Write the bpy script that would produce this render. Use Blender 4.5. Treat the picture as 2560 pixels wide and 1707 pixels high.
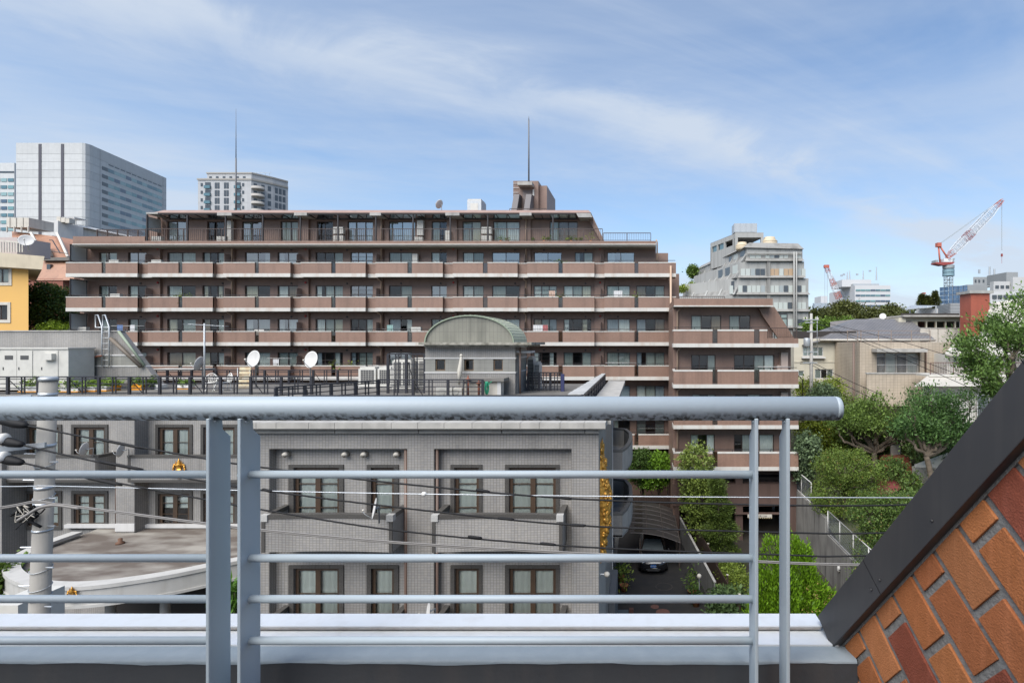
import bpy, bmesh, math, random
import numpy as np
from mathutils import Vector, Matrix, Euler
R = math.radians
rnd = random.Random(7)
nrs = np.random.RandomState(11)
SC = bpy.context.scene
COL = SC.collection
for o_ in list(bpy.data.objects):
    bpy.data.objects.remove(o_)

# ------------------------------------------------------------------ camera
F, PX, PY, H = 1350.0, 1600.0, 853.0, 14.0      # focal length in photo pixels, principal point, eye height
cam = bpy.data.cameras.new('camera')
cam.sensor_fit = 'HORIZONTAL'; cam.sensor_width = 36.0
cam.lens = F / 2560.0 * 36.0
cam.shift_x = (1280.0 - PX) / 2560.0
cam.shift_y = 0.0
cam.clip_start = 0.05; cam.clip_end = 5000
cam_o = bpy.data.objects.new('camera', cam); COL.objects.link(cam_o)
cam_o.location = (0, 0, H); cam_o.rotation_euler = (R(90), 0, 0)
SC.camera = cam_o

# ------------------------------------------------------------------ sky, sun, exposure
SUN_EL, SUN_AZ = 51.0, 206.0                    # azimuth clockwise from +Y
w = bpy.data.worlds.new('World'); SC.world = w; w.use_nodes = True
nt = w.node_tree; nt.nodes.clear()
def wn(t, **k):
    n = nt.nodes.new(t)
    for a, b in k.items(): setattr(n, a, b)
    return n
wo = wn('ShaderNodeOutputWorld'); bg = wn('ShaderNodeBackground'); bg.inputs[1].default_value = 0.108
sky = wn('ShaderNodeTexSky', sky_type='NISHITA'); sky.sun_disc = False
sky.sun_elevation = R(SUN_EL); sky.sun_rotation = R(SUN_AZ); sky.air_density = 1.0; sky.dust_density = 0.2; sky.ozone_density = 2.5
tc = wn('ShaderNodeTexCoord'); sp = wn('ShaderNodeSeparateXYZ'); nt.links.new(tc.outputs['Generated'], sp.inputs[0])
def wm(op, a, b=None):
    n = wn('ShaderNodeMath', operation=op)
    for i, x in enumerate((a, b)):
        if x is None: continue
        if isinstance(x, (int, float)): n.inputs[i].default_value = x
        else: nt.links.new(x, n.inputs[i])
    return n.outputs[0]
zz = wm('ADD', wm('MAXIMUM', sp.outputs[2], 0.0), 0.22)
cx = wm('DIVIDE', sp.outputs[0], zz); cy = wm('DIVIDE', sp.outputs[1], zz)
cb = wn('ShaderNodeCombineXYZ'); nt.links.new(cx, cb.inputs[0]); nt.links.new(cy, cb.inputs[1])
def cloud(rot, scl, nscale, det, lo, hi, loc=(0, 0, 0), dist=0.6):
    mp = wn('ShaderNodeMapping', vector_type='TEXTURE'); nt.links.new(cb.outputs[0], mp.inputs[0])
    mp.inputs['Rotation'].default_value = (0, 0, R(rot)); mp.inputs['Scale'].default_value = scl; mp.inputs['Location'].default_value = loc
    nz = wn('ShaderNodeTexNoise'); nz.inputs['Scale'].default_value = nscale; nz.inputs['Detail'].default_value = det
    nz.inputs['Roughness'].default_value = 0.6; nz.inputs['Distortion'].default_value = dist
    nt.links.new(mp.outputs[0], nz.inputs['Vector'])
    mr = wn('ShaderNodeMapRange', interpolation_type='SMOOTHSTEP')
    mr.inputs[1].default_value = lo; mr.inputs[2].default_value = hi
    nt.links.new(nz.outputs[0], mr.inputs[0])
    return mr.outputs[0], mp.outputs[0]
c1, _ = cloud(27, (2.4, 0.55, 1), 1.5, 10, 0.42, 0.78, (0.4, 0.3, 0), 0.7)      # combed cirrus
c2, _ = cloud(16, (2.2, 1.0, 1), 1.0, 7, 0.36, 0.72, (3.1, 1.5, 0), 0.4)        # broad thin veil
c3, cv3 = cloud(27, (1.0, 1.0, 1), 2.2, 8, 0.30, 0.70, (0, 0, 0), 0.8)          # texture of the long cirrus band
s3 = wn('ShaderNodeSeparateXYZ'); nt.links.new(cv3, s3.inputs[0])
wob = wm('MULTIPLY', wm('SUBTRACT', c3, 0.5), 0.16)
bx = wm('DIVIDE', wm('ADD', wm('SUBTRACT', s3.outputs[1], 1.42), wob), 0.11)
band = wm('POWER', 2.718, wm('MULTIPLY', wm('MULTIPLY', bx, bx), -1.0))
cl = wm('MINIMUM', wm('ADD', wm('ADD', wm('MULTIPLY', c1, 0.26), wm('MULTIPLY', c2, 0.52)), wm('MULTIPLY', wm('MULTIPLY', band, wm('ADD', wm('MULTIPLY', c3, 0.6), 0.5)), 0.40)), 0.85)
# thin haze gathering towards the horizon, all round
hz = wm('POWER', wm('SUBTRACT', 1.0, wm('MINIMUM', wm('MAXIMUM', sp.outputs[2], 0.0), 1.0)), 4.0)
cl2 = wm('MINIMUM', wm('ADD', cl, wm('MULTIPLY', hz, 0.80)), 0.93)
hs_ = wn('ShaderNodeHueSaturation'); hs_.inputs['Saturation'].default_value = 1.2; hs_.inputs['Value'].default_value = 1.0; nt.links.new(sky.outputs[0], hs_.inputs['Color'])
mx = wn('ShaderNodeMix', data_type='RGBA'); nt.links.new(cl2, mx.inputs[0]); nt.links.new(hs_.outputs[0], mx.inputs[6])
mx.inputs[7].default_value = (3.5, 3.95, 4.6, 1)
nt.links.new(mx.outputs[2], bg.inputs[0]); nt.links.new(bg.outputs[0], wo.inputs[0])
sl = bpy.data.lights.new('sun', 'SUN'); sl.energy = 3.8; sl.angle = R(58); sl.color = (1.0, 0.96, 0.9)
so = bpy.data.objects.new('sun', sl); COL.objects.link(so)
sd = Vector((math.sin(R(SUN_AZ)) * math.cos(R(SUN_EL)), math.cos(R(SUN_AZ)) * math.cos(R(SUN_EL)), math.sin(R(SUN_EL))))
so.rotation_euler = sd.to_track_quat('Z', 'Y').to_euler(); so.location = (0, -20, 60)
vs = SC.view_settings; vs.view_transform = 'Standard'; vs.look = 'None'; vs.exposure = 0.78; vs.gamma = 1.0; vs.use_curve_mapping = False
SC.cycles.max_bounces = 6; SC.cycles.transparent_max_bounces = 12; SC.cycles.caustics_reflective = False; SC.cycles.caustics_refractive = False

# ------------------------------------------------------------------ helpers
def U(u, Y): return (u - PX) * Y / F
def V(v, Y): return H - (v - PY) * Y / F
def P(u, v, Y): return (U(u, Y), Y, V(v, Y))
W = {}
def link(o, parent=None, world=(0, 0, 0)):
    COL.objects.link(o); wv = Vector(world); W[o.name] = wv
    if parent is not None:
        o.parent = parent; o.location = wv - W[parent.name]
    else: o.location = wv
    return o
def thing(name, label, cat, loc=(0, 0, 0), group=None):
    o = bpy.data.objects.new(name, None); link(o, None, loc); o.empty_display_size = 0.2
    o['label'] = label; o['category'] = cat
    if group: o['group'] = group
    return o
def tag(o, label, cat, group=None, kind=None):
    if label: o['label'] = label
    if cat: o['category'] = cat
    if group: o['group'] = group
    if kind: o['kind'] = kind
    return o
class MB:
    def __init__(s): s.v = []; s.f = []
    def add(s, vs, fs):
        n = len(s.v); s.v += [tuple(p) for p in vs]; s.f += [tuple(i + n for i in f) for f in fs]; return s
    def box(s, x0, x1, y0, y1, z0, z1):
        return s.add([(x0, y0, z0), (x1, y0, z0), (x1, y1, z0), (x0, y1, z0), (x0, y0, z1), (x1, y0, z1), (x1, y1, z1), (x0, y1, z1)],
                     [(0, 3, 2, 1), (4, 5, 6, 7), (0, 1, 5, 4), (1, 2, 6, 5), (2, 3, 7, 6), (3, 0, 4, 7)])
    def quad(s, a, b, c, d): return s.add([a, b, c, d], [(0, 1, 2, 3)])
    def prism(s, poly, d, axis='y', a=0.0):
        # poly: 2-D outline; extruded along axis from a to a+d. axis y: (x,z); z: (x,y); x: (y,z)
        n = len(poly)
        def at(p, t): return (p[0], t, p[1]) if axis == 'y' else ((p[0], p[1], t) if axis == 'z' else (t, p[0], p[1]))
        vs_ = [at(p, a) for p in poly] + [at(p, a + d) for p in poly]
        fs = [tuple(range(n)), tuple(range(2 * n - 1, n - 1, -1))] + [(i, i + n, (i + 1) % n + n, (i + 1) % n) for i in range(n)]
        return s.add(vs_, fs)
    def tube(s, pts, r, n=8, r1=None, cap=True):
        pts = [Vector(p) for p in pts]; m = len(pts); rings = []
        up = None
        for i, p in enumerate(pts):
            d = (pts[min(i + 1, m - 1)] - pts[max(i - 1, 0)])
            if d.length < 1e-9: d = Vector((0, 0, 1))
            d.normalize()
            if up is None:
                up = Vector((0, 0, 1)) if abs(d.z) < 0.9 else Vector((1, 0, 0))
            a = d.cross(up)
            if a.length < 1e-6: a = d.cross(Vector((1, 0, 0)))
            a.normalize(); b = a.cross(d); up = b
            rr = r if r1 is None else r + (r1 - r) * i / max(1, m - 1)
            if callable(r): rr = r(i / max(1, m - 1))
            rings.append([p + (a * math.cos(2 * math.pi * k / n) + b * math.sin(2 * math.pi * k / n)) * rr for k in range(n)])
        vs_ = [q for g in rings for q in g]
        fs = [(i * n + k, i * n + (k + 1) % n, (i + 1) * n + (k + 1) % n, (i + 1) * n + k) for i in range(m - 1) for k in range(n)]
        if cap: fs += [tuple(range(n - 1, -1, -1)), tuple(range((m - 1) * n, m * n))]
        return s.add(vs_, fs)
    def lathe(s, prof, c=(0, 0, 0), n=16, M=None):
        vs_ = []; m = len(prof)
        for r_, z_ in prof:
            for k in range(n):
                p = Vector((r_ * math.cos(2 * math.pi * k / n), r_ * math.sin(2 * math.pi * k / n), z_))
                if M is not None: p = M @ p
                vs_.append(p + Vector(c))
        fs = [(i * n + k, i * n + (k + 1) % n, (i + 1) * n + (k + 1) % n, (i + 1) * n + k) for i in range(m - 1) for k in range(n)]
        if prof[0][0] > 1e-6: fs.append(tuple(range(n - 1, -1, -1)))
        if prof[-1][0] > 1e-6: fs.append(tuple(range((m - 1) * n, m * n)))
        return s.add(vs_, fs)
    def ball(s, c, rx, ry=None, rz=None, n=10, m=7):
        ry = rx if ry is None else ry; rz = rx if rz is None else rz
        prof = [(math.sin(math.pi * i / (m - 1)), -math.cos(math.pi * i / (m - 1))) for i in range(m)]
        b = len(s.v); s.lathe(prof, (0, 0, 0), n)
        for i in range(b, len(s.v)):
            x, y, z = s.v[i]; s.v[i] = (c[0] + x * rx, c[1] + y * ry, c[2] + z * rz)
        return s
    def build(s, name, mat, parent=None, smooth=False, origin=None):
        V_ = np.array(s.v, dtype=float)
        if origin is None:
            lo, hi = V_.min(0), V_.max(0); origin = ((lo[0] + hi[0]) / 2, (lo[1] + hi[1]) / 2, lo[2])
        me = bpy.data.meshes.new(name)
        me.from_pydata([tuple(p) for p in (V_ - np.array(origin))], [], s.f); me.update()
        if smooth:
            me.polygons.foreach_set('use_smooth', [True] * len(me.polygons))
        if mat is not None: me.materials.append(mat)
        o = bpy.data.objects.new(name, me); link(o, parent, origin)
        return o
def B(name, mat, parent, x0, x1, y0, y1, z0, z1):
    return MB().box(min(x0, x1), max(x0, x1), min(y0, y1), max(y0, y1), min(z0, z1), max(z0, z1)).build(name, mat, parent)
def place(mesh, name, parent, loc, rot=None, scale=None):
    o = bpy.data.objects.new(name, mesh); link(o, parent, loc)
    if rot: o.rotation_euler = rot
    if scale: o.scale = scale
    return o
def bevel(o, wd, seg=1):
    bm = bmesh.new(); bm.from_mesh(o.data)
    bmesh.ops.bevel(bm, geom=list(bm.edges), offset=wd, segments=seg, affect='EDGES', profile=0.6)
    bm.to_mesh(o.data); bm.free(); return o
def text_mesh(txt, size, mat, name, parent, loc, rot, extrude=0.002, align='CENTER'):
    cu = bpy.data.curves.new('txt', 'FONT'); cu.body = txt; cu.size = size; cu.align_x = align; cu.extrude = extrude; cu.resolution_u = 2
    to = bpy.data.objects.new('txt', cu); COL.objects.link(to)
    bpy.context.view_layer.update()
    me = bpy.data.meshes.new_from_object(to.evaluated_get(bpy.context.evaluated_depsgraph_get()))
    bpy.data.objects.remove(to); me.materials.clear(); me.materials.append(mat)
    return place(me, name, parent, loc, rot)

# ------------------------------------------------------------------ materials
MAT = {}
def nodes(name):
    m = bpy.data.materials.new(name); m.use_nodes = True; t = m.node_tree
    return m, t, t.nodes['Principled BSDF']
def lk(t, a, b): t.links.new(a, b)
def mat(name, col, rough=0.6, metal=0.0, noise=None, bump=None, spec=None, island=0.0, objrnd=0.0, streak=None):
    """noise=(scale, amount[, darkcolour]) mottles the colour; streak=(scale, amount) runs of dirt down the face."""
    m, t, p = nodes(name)
    p.inputs['Roughness'].default_value = rough; p.inputs['Metallic'].default_value = metal
    if spec is not None: p.inputs['Specular IOR Level'].default_value = spec
    base = None
    def rgb(c): 
        n = t.nodes.new('ShaderNodeRGB'); n.outputs[0].default_value = (*c, 1); return n.outputs[0]
    base = rgb(col)
    geo = t.nodes.new('ShaderNodeNewGeometry')
    def mixc(fac, a, b, typ='MIX'):
        n = t.nodes.new('ShaderNodeMix'); n.data_type = 'RGBA'; n.blend_type = typ
        if isinstance(fac, float): n.inputs[0].default_value = fac
        else: lk(t, fac, n.inputs[0])
        lk(t, a, n.inputs[6]); lk(t, b, n.inputs[7]); return n.outputs[2]
    def mr(src, a, b, c, d):
        n = t.nodes.new('ShaderNodeMapRange'); n.inputs[1].default_value = a; n.inputs[2].default_value = b
        n.inputs[3].default_value = c; n.inputs[4].default_value = d; lk(t, src, n.inputs[0]); return n.outputs[0]
    def noisetex(scale, detail=5, vscale=None):
        n = t.nodes.new('ShaderNodeTexNoise'); n.inputs['Scale'].default_value = scale; n.inputs['Detail'].default_value = detail
        if vscale:
            mp = t.nodes.new('ShaderNodeMapping'); mp.inputs['Scale'].default_value = vscale
            lk(t, geo.outputs['Position'], mp.inputs[0]); lk(t, mp.outputs[0], n.inputs['Vector'])
        else: lk(t, geo.outputs['Position'], n.inputs['Vector'])
        return n.outputs[0]
    if island:
        n = t.nodes.new('ShaderNodeHueSaturation')
        lk(t, mr(geo.outputs['Random Per Island'], 0, 1, 1 - island, 1 + island), n.inputs['Value'])
        lk(t, mr(geo.outputs['Random Per Island'], 0, 1, 0.5 + island * 0.05, 0.5 - island * 0.05), n.inputs['Hue'])
        lk(t, base, n.inputs['Color']); base = n.outputs[0]
    if objrnd:
        oi = t.nodes.new('ShaderNodeObjectInfo'); n = t.nodes.new('ShaderNodeHueSaturation')
        lk(t, mr(oi.outputs['Random'], 0, 1, 1 - objrnd, 1 + objrnd), n.inputs['Value']); lk(t, base, n.inputs['Color']); base = n.outputs[0]
    if noise:
        dk = rgb(noise[2] if len(noise) > 2 else tuple(c * 0.55 for c in col))
        base = mixc(mr(noisetex(noise[0]), 0.42, 0.68, 0.0, noise[1]), base, dk)
    if streak:
        dk = rgb(streak[2] if len(streak) > 2 else tuple(c * 0.4 for c in col))
        base = mixc(mr(noisetex(streak[0], 4, (1, 1, 0.08)), 0.5, 0.75, 0.0, streak[1]), base, dk)
    lk(t, base, p.inputs['Base Color'])
    if bump:
        b_ = t.nodes.new('ShaderNodeBump'); b_.inputs['Strength'].default_value = bump[1]; b_.inputs['Distance'].default_value = bump[2] if len(bump) > 2 else 0.02
        lk(t, noisetex(bump[0], 6), b_.inputs['Height']); lk(t, b_.outputs[0], p.inputs['Normal'])
    MAT[name] = m; return m
def tile(name, col, col2, mortar, tw, th, ms=0.006, off=0.0, rough=0.5, dirt=0.25, streak=0.25, bump=0.3, offx=0.0):
    """Small wall tiles laid by the wall's own direction (x or y along, z up)."""
    m, t, p = nodes(name); p.inputs['Roughness'].default_value = rough
    g = t.nodes.new('ShaderNodeNewGeometry'); s1 = t.nodes.new('ShaderNodeSeparateXYZ'); s2 = t.nodes.new('ShaderNodeSeparateXYZ')
    lk(t, g.outputs['Position'], s1.inputs[0]); lk(t, g.outputs['True Normal'], s2.inputs[0])
    def m2(op, a, b=None, c=None):
        n = t.nodes.new('ShaderNodeMath'); n.operation = op
        for i, x in enumerate((a, b, c)):
            if x is None: continue
            if isinstance(x, (int, float)): n.inputs[i].default_value = x
            else: lk(t, x, n.inputs[i])
        return n.outputs[0]
    def sel(c, a, b):   # c ? a : b
        return m2('ADD', m2('MULTIPLY', c, a), m2('MULTIPLY', m2('SUBTRACT', 1.0, c), b))
    nx = m2('GREATER_THAN', m2('ABSOLUTE', s2.outputs[0]), 0.6); nz = m2('GREATER_THAN', m2('ABSOLUTE', s2.outputs[2]), 0.8)
    uu = sel(nx, s1.outputs[1], s1.outputs[0]); vv = sel(nz, s1.outputs[1], s1.outputs[2])
    cbx = t.nodes.new('ShaderNodeCombineXYZ'); lk(t, m2('ADD', uu, offx), cbx.inputs[0]); lk(t, vv, cbx.inputs[1])
    br = t.nodes.new('ShaderNodeTexBrick'); br.offset = off; br.squash = 1.0
    br.inputs['Scale'].default_value = 1.0; br.inputs['Mortar Size'].default_value = ms; br.inputs['Mortar Smooth'].default_value = 0.1
    br.inputs['Brick Width'].default_value = tw; br.inputs['Row Height'].default_value = th; br.inputs['Bias'].default_value = 0.0
    br.inputs['Color1'].default_value = (*col, 1); br.inputs['Color2'].default_value = (*col2, 1); br.inputs['Mortar'].default_value = (*mortar, 1)
    lk(t, cbx.outputs[0], br.inputs['Vector'])
    nz1 = t.nodes.new('ShaderNodeTexNoise'); nz1.inputs['Scale'].default_value = 0.6; nz1.inputs['Detail'].default_value = 6; lk(t, g.outputs['Position'], nz1.inputs['Vector'])
    mp = t.nodes.new('ShaderNodeMapping'); mp.inputs['Scale'].default_value = (2.2, 2.2, 0.12); lk(t, g.outputs['Position'], mp.inputs[0])
    nz2 = t.nodes.new('ShaderNodeTexNoise'); nz2.inputs['Scale'].default_value = 1.0; nz2.inputs['Detail'].default_value = 5; lk(t, mp.outputs[0], nz2.inputs['Vector'])
    def mrange(src, a, b, c, d):
        n = t.nodes.new('ShaderNodeMapRange'); n.inputs[1].default_value = a; n.inputs[2].default_value = b; n.inputs[3].default_value = c; n.inputs[4].default_value = d
        lk(t, src, n.inputs[0]); return n.outputs[0]
    k = m2('MULTIPLY', mrange(nz1.outputs[0], 0.35, 0.7, 1.0, 1.0 - dirt), mrange(nz2.outputs[0], 0.5, 0.75, 1.0, 1.0 - streak))
    mul = t.nodes.new('ShaderNodeMix'); mul.data_type = 'RGBA'; mul.blend_type = 'MULTIPLY'; mul.inputs[0].default_value = 1.0
    oi = t.nodes.new('ShaderNodeObjectInfo'); k = m2('MULTIPLY', k, mrange(oi.outputs['Random'], 0.0, 1.0, 0.93, 1.06))
    lk(t, br.outputs['Color'], mul.inputs[6]); cc = t.nodes.new('ShaderNodeCombineColor')
    for i in range(3): lk(t, k, cc.inputs[i])
    lk(t, cc.outputs[0], mul.inputs[7]); lk(t, mul.outputs[2], p.inputs['Base Color'])
    if bump:
        b_ = t.nodes.new('ShaderNodeBump'); b_.inputs['Strength'].default_value = bump; b_.inputs['Distance'].default_value = 0.004; b_.invert = True
        lk(t, br.outputs['Fac'], b_.inputs['Height']); lk(t, b_.outputs[0], p.inputs['Normal'])
    MAT[name] = m; return m
def glass(name, tint=(0.92, 0.96, 0.94), refl=0.03, rough=0.03):
    m = bpy.data.materials.new(name); m.use_nodes = True; t = m.node_tree; t.nodes.clear()
    o = t.nodes.new('ShaderNodeOutputMaterial'); mx_ = t.nodes.new('ShaderNodeMixShader')
    tr = t.nodes.new('ShaderNodeBsdfTransparent'); tr.inputs[0].default_value = (*tint, 1)
    gl = t.nodes.new('ShaderNodeBsdfGlossy'); gl.inputs['Roughness'].default_value = rough; gl.inputs['Color'].default_value = (0.95, 0.97, 1, 1)
    fr = t.nodes.new('ShaderNodeFresnel'); fr.inputs[0].default_value = 1.5
    ad = t.nodes.new('ShaderNodeMath'); ad.operation = 'ADD'; ad.use_clamp = True; ad.inputs[1].default_value = refl; lk(t, fr.outputs[0], ad.inputs[0])
    lk(t, ad.outputs[0], mx_.inputs[0]); lk(t, tr.outputs[0], mx_.inputs[1]); lk(t, gl.outputs[0], mx_.inputs[2]); lk(t, mx_.outputs[0], o.inputs[0])
    MAT[name] = m; return m
def leafmat(name, col, var=0.35, trans=0.25, rough=0.55, dry=None):
    m, t, p = nodes(name); p.inputs['Roughness'].default_value = rough; p.inputs['Specular IOR Level'].default_value = 0.3
    g = t.nodes.new('ShaderNodeNewGeometry'); r_ = t.nodes.new('ShaderNodeValToRGB')
    e = r_.color_ramp.elements
    e[0].position = 0.0; e[0].color = (*(c * (1 - var) for c in col), 1)
    e[1].position = 1.0; e[1].color = (min(1, col[0] * (1 + var * 1.3)), min(1, col[1] * (1 + var)), col[2] * (1 + var * 0.4), 1)
    if dry:
        x = r_.color_ramp.elements.new(0.94); x.color = e[-1].color if False else (min(1, col[0] * (1 + var * 1.2)), min(1, col[1] * (1 + var)), col[2], 1)
        e[len(e) - 1].color = (*dry, 1)
    lk(t, g.outputs['Random Per Island'], r_.inputs[0]); lk(t, r_.outputs[0], p.inputs['Base Color'])
    o = t.nodes['Material Output']; mx_ = t.nodes.new('ShaderNodeMixShader'); mx_.inputs[0].default_value = trans
    tl = t.nodes.new('ShaderNodeBsdfTranslucent'); lk(t, r_.outputs[0], tl.inputs[0])
    lk(t, p.outputs[0], mx_.inputs[1]); lk(t, tl.outputs[0], mx_.inputs[2]); lk(t, mx_.outputs[0], o.inputs[0])
    MAT[name] = m; return m

browntile = tile('brown_tile', (0.285, 0.174, 0.125), (0.25, 0.15, 0.108), (0.175, 0.11, 0.083), 0.1, 0.05, 0.007, dirt=0.15, streak=0.22)
browntile2 = tile('brown_wall_tile', (0.24, 0.153, 0.115), (0.214, 0.135, 0.102), (0.158, 0.103, 0.082), 0.1, 0.05, 0.007, dirt=0.15, streak=0.15)
greytile = tile('grey_tile', (0.34, 0.325, 0.30), (0.285, 0.278, 0.27), (0.165, 0.148, 0.13), 0.10, 0.05, 0.0065, dirt=0.2, streak=0.2)
greystone = tile('grey_stone', (0.27, 0.265, 0.235), (0.25, 0.245, 0.22), (0.17, 0.165, 0.15), 0.62, 0.30, 0.006, dirt=0.25, streak=0.2)
domestone = tile('dome_stone', (0.235, 0.228, 0.185), (0.215, 0.21, 0.17), (0.15, 0.145, 0.12), 0.2, 0.5, 0.008, dirt=0.3, streak=0.35)
concrete = mat('concrete', (0.36, 0.35, 0.33), 0.85, noise=(1.3, 0.5), streak=(2.0, 0.55), bump=(12, 0.25, 0.02))
concrete_lt = mat('concrete_light', (0.37, 0.355, 0.325), 0.85, noise=(2.0, 0.45), streak=(3.0, 0.35), bump=(18, 0.2, 0.01))
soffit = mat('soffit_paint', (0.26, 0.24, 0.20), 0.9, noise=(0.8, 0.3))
whiteband = mat('white_band', (0.52, 0.505, 0.465), 0.7, noise=(1.6, 0.22), streak=(2.6, 0.45, (0.36, 0.25, 0.18)))
whitepaint = mat('white_paint', (0.53, 0.52, 0.50), 0.5, noise=(2, 0.15), streak=(3.0, 0.2))
offwhite = mat('off_white', (0.52, 0.485, 0.42), 0.6, noise=(2, 0.25), streak=(3, 0.3))
darkmetal = mat('dark_metal', (0.028, 0.025, 0.027), 0.45, spec=0.4)
brownmetal = mat('brown_metal', (0.055, 0.035, 0.028), 0.45)
beigepipe = mat('beige_pipe', (0.42, 0.30, 0.215), 0.6, streak=(2, 0.3))
brownpipe = mat('brown_pipe', (0.13, 0.085, 0.065), 0.5)
steel = mat('galvanised', (0.42, 0.44, 0.45), 0.45, 0.4, noise=(6, 0.3))
wood = mat('brown_window_wood', (0.06, 0.036, 0.021), 0.5, noise=(5, 0.4))
blackstone = mat('dark_granite', (0.045, 0.042, 0.038), 0.45, noise=(60, 0.6, (0.13, 0.12, 0.11)))
speckle = mat('speckled_granite', (0.42, 0.41, 0.39), 0.6, noise=(70, 0.7, (0.2, 0.2, 0.19)))
curtain_m = mat('curtain', (0.86, 0.88, 0.82), 0.9, noise=(1.2, 0.2), objrnd=0.10); curtain_c = mat('cream_curtain', (0.72, 0.66, 0.50), 0.9, noise=(1.2, 0.25), objrnd=0.15); curtain_b = mat('blue_grey_curtain', (0.42, 0.48, 0.52), 0.9, noise=(1.2, 0.25), objrnd=0.2); curtain_t = mat('tan_curtain', (0.36, 0.27, 0.19), 0.9, noise=(1.2, 0.25), objrnd=0.2)
curtain_g = mat('sheer_curtain', (0.52, 0.56, 0.51), 0.9, noise=(1.2, 0.25), objrnd=0.3)
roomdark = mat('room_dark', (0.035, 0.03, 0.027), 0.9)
pane_m = glass('window_glass'); pane_r = glass('window_glass_mirror', (0.75, 0.8, 0.8), 0.22)
frost = mat('frosted_panel', (0.40, 0.42, 0.42), 0.35, noise=(1.5, 0.15))
brownglass = glass('brown_screen_glass', (0.30, 0.25, 0.20), 0.06)
partm = mat('partition_board', (0.24, 0.175, 0.15), 0.6)
acwhite = mat('appliance_white', (0.52, 0.505, 0.46), 0.5, noise=(3, 0.2))
acgrille = mat('grille_dark', (0.06, 0.06, 0.06), 0.6)
copper = mat('green_copper', (0.42, 0.44, 0.33), 0.75, noise=(2.5, 0.4, (0.33, 0.36, 0.27)), streak=(2.5, 0.35))
copperdk = mat('green_copper_edge', (0.22, 0.26, 0.19), 0.6)
roofgrey = mat('roof_membrane', (0.155, 0.145, 0.13), 0.9, noise=(1.6, 0.65), bump=(9, 0.2))
gold = mat('gilded', (0.74, 0.38, 0.07), 0.36, 0.65, noise=(9, 0.75, (0.20, 0.09, 0.015)), bump=(16, 0.6, 0.03))
leadred = mat('red_oxide', (0.34, 0.05, 0.035), 0.6, noise=(4, 0.3))
black = mat('black_rubber', (0.010, 0.010, 0.011), 0.65, spec=0.25)
terracotta = mat('terracotta_pot', (0.42, 0.16, 0.07), 0.8, noise=(4, 0.3))
redlamp = mat('red_lamp', (0.35, 0.03, 0.03), 0.35)
# ------------------------------------------------------------------ ground
asphalt = mat('asphalt', (0.052, 0.05, 0.048), 0.9, noise=(1.4, 0.5, (0.032, 0.03, 0.03)), bump=(60, 0.3, 0.01))
g = MB(); g.quad((-1500, -200, 0), (1500, -200, 0), (1500, 3000, 0), (-1500, 3000, 0)); g.build('ground', mat('far_ground', (0.12, 0.12, 0.11), 0.95, noise=(0.05, 0.5)), None)['kind'] = 'structure'
g = MB(); g.quad((-60, 1.7, 0.004), (11, 1.7, 0.004), (11, 25.5, 0.004), (-60, 25.5, 0.004)); g.build('road', asphalt, None)['kind'] = 'structure'
pave = mat('dark_driveway', (0.016, 0.0155, 0.0155), 0.85, noise=(2.2, 0.5, (0.03, 0.026, 0.022)), bump=(70, 0.3, 0.01))
g = MB(); g.add([(-1.5, 25.5, 0.008), (4.6, 25.5, 0.008), (3.2, 44, 0.008), (-1.5, 44, 0.008)], [(0, 1, 2, 3)]); g.build('driveway', pave, None)['kind'] = 'structure'
stonepave = tile('ramp_stone', (0.085, 0.075, 0.06), (0.065, 0.058, 0.048), (0.035, 0.03, 0.026), 0.16, 0.09, 0.02, 0.5)
g = MB(); g.add([(4.7, 25.5, 0.010), (11, 25.5, 0.010), (11, 45, 0.010), (3.3, 45, 0.010)], [(0, 1, 2, 3)]); g.build('garage_ramp', stonepave, None)['kind'] = 'structure'
# raised ground on the right behind the retaining wall
def hill_z(x, y):
    a = 2.5 + 0.9 * min(1, max(0, (y - 32) / 1.0)); a += max(0, min(1, (y - 36) / 14)) * 2.4 + max(0, min(1, (y - 55) / 60)) * 4.5
    return a + 0.15 * math.sin(x * 0.7) * math.sin(y * 0.5)
g = MB(); nx_, ny_ = 30, 40; xs = [11.25 + (i / nx_) ** 2 * 150 for i in range(nx_ + 1)]; ys = [16 + (j / ny_) ** 1.7 * 150 for j in range(ny_ + 1)]
g.add([(x, y, hill_z(x, y)) for y in ys for x in xs], [(j * (nx_ + 1) + i, j * (nx_ + 1) + i + 1, (j + 1) * (nx_ + 1) + i + 1, (j + 1) * (nx_ + 1) + i) for j in range(ny_) for i in range(nx_)])
g.build('hillside', mat('garden_soil', (0.055, 0.06, 0.03), 0.95, noise=(0.8, 0.6, (0.03, 0.04, 0.015)), bump=(5, 0.6, 0.1)), None, True)['kind'] = 'structure'
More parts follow.
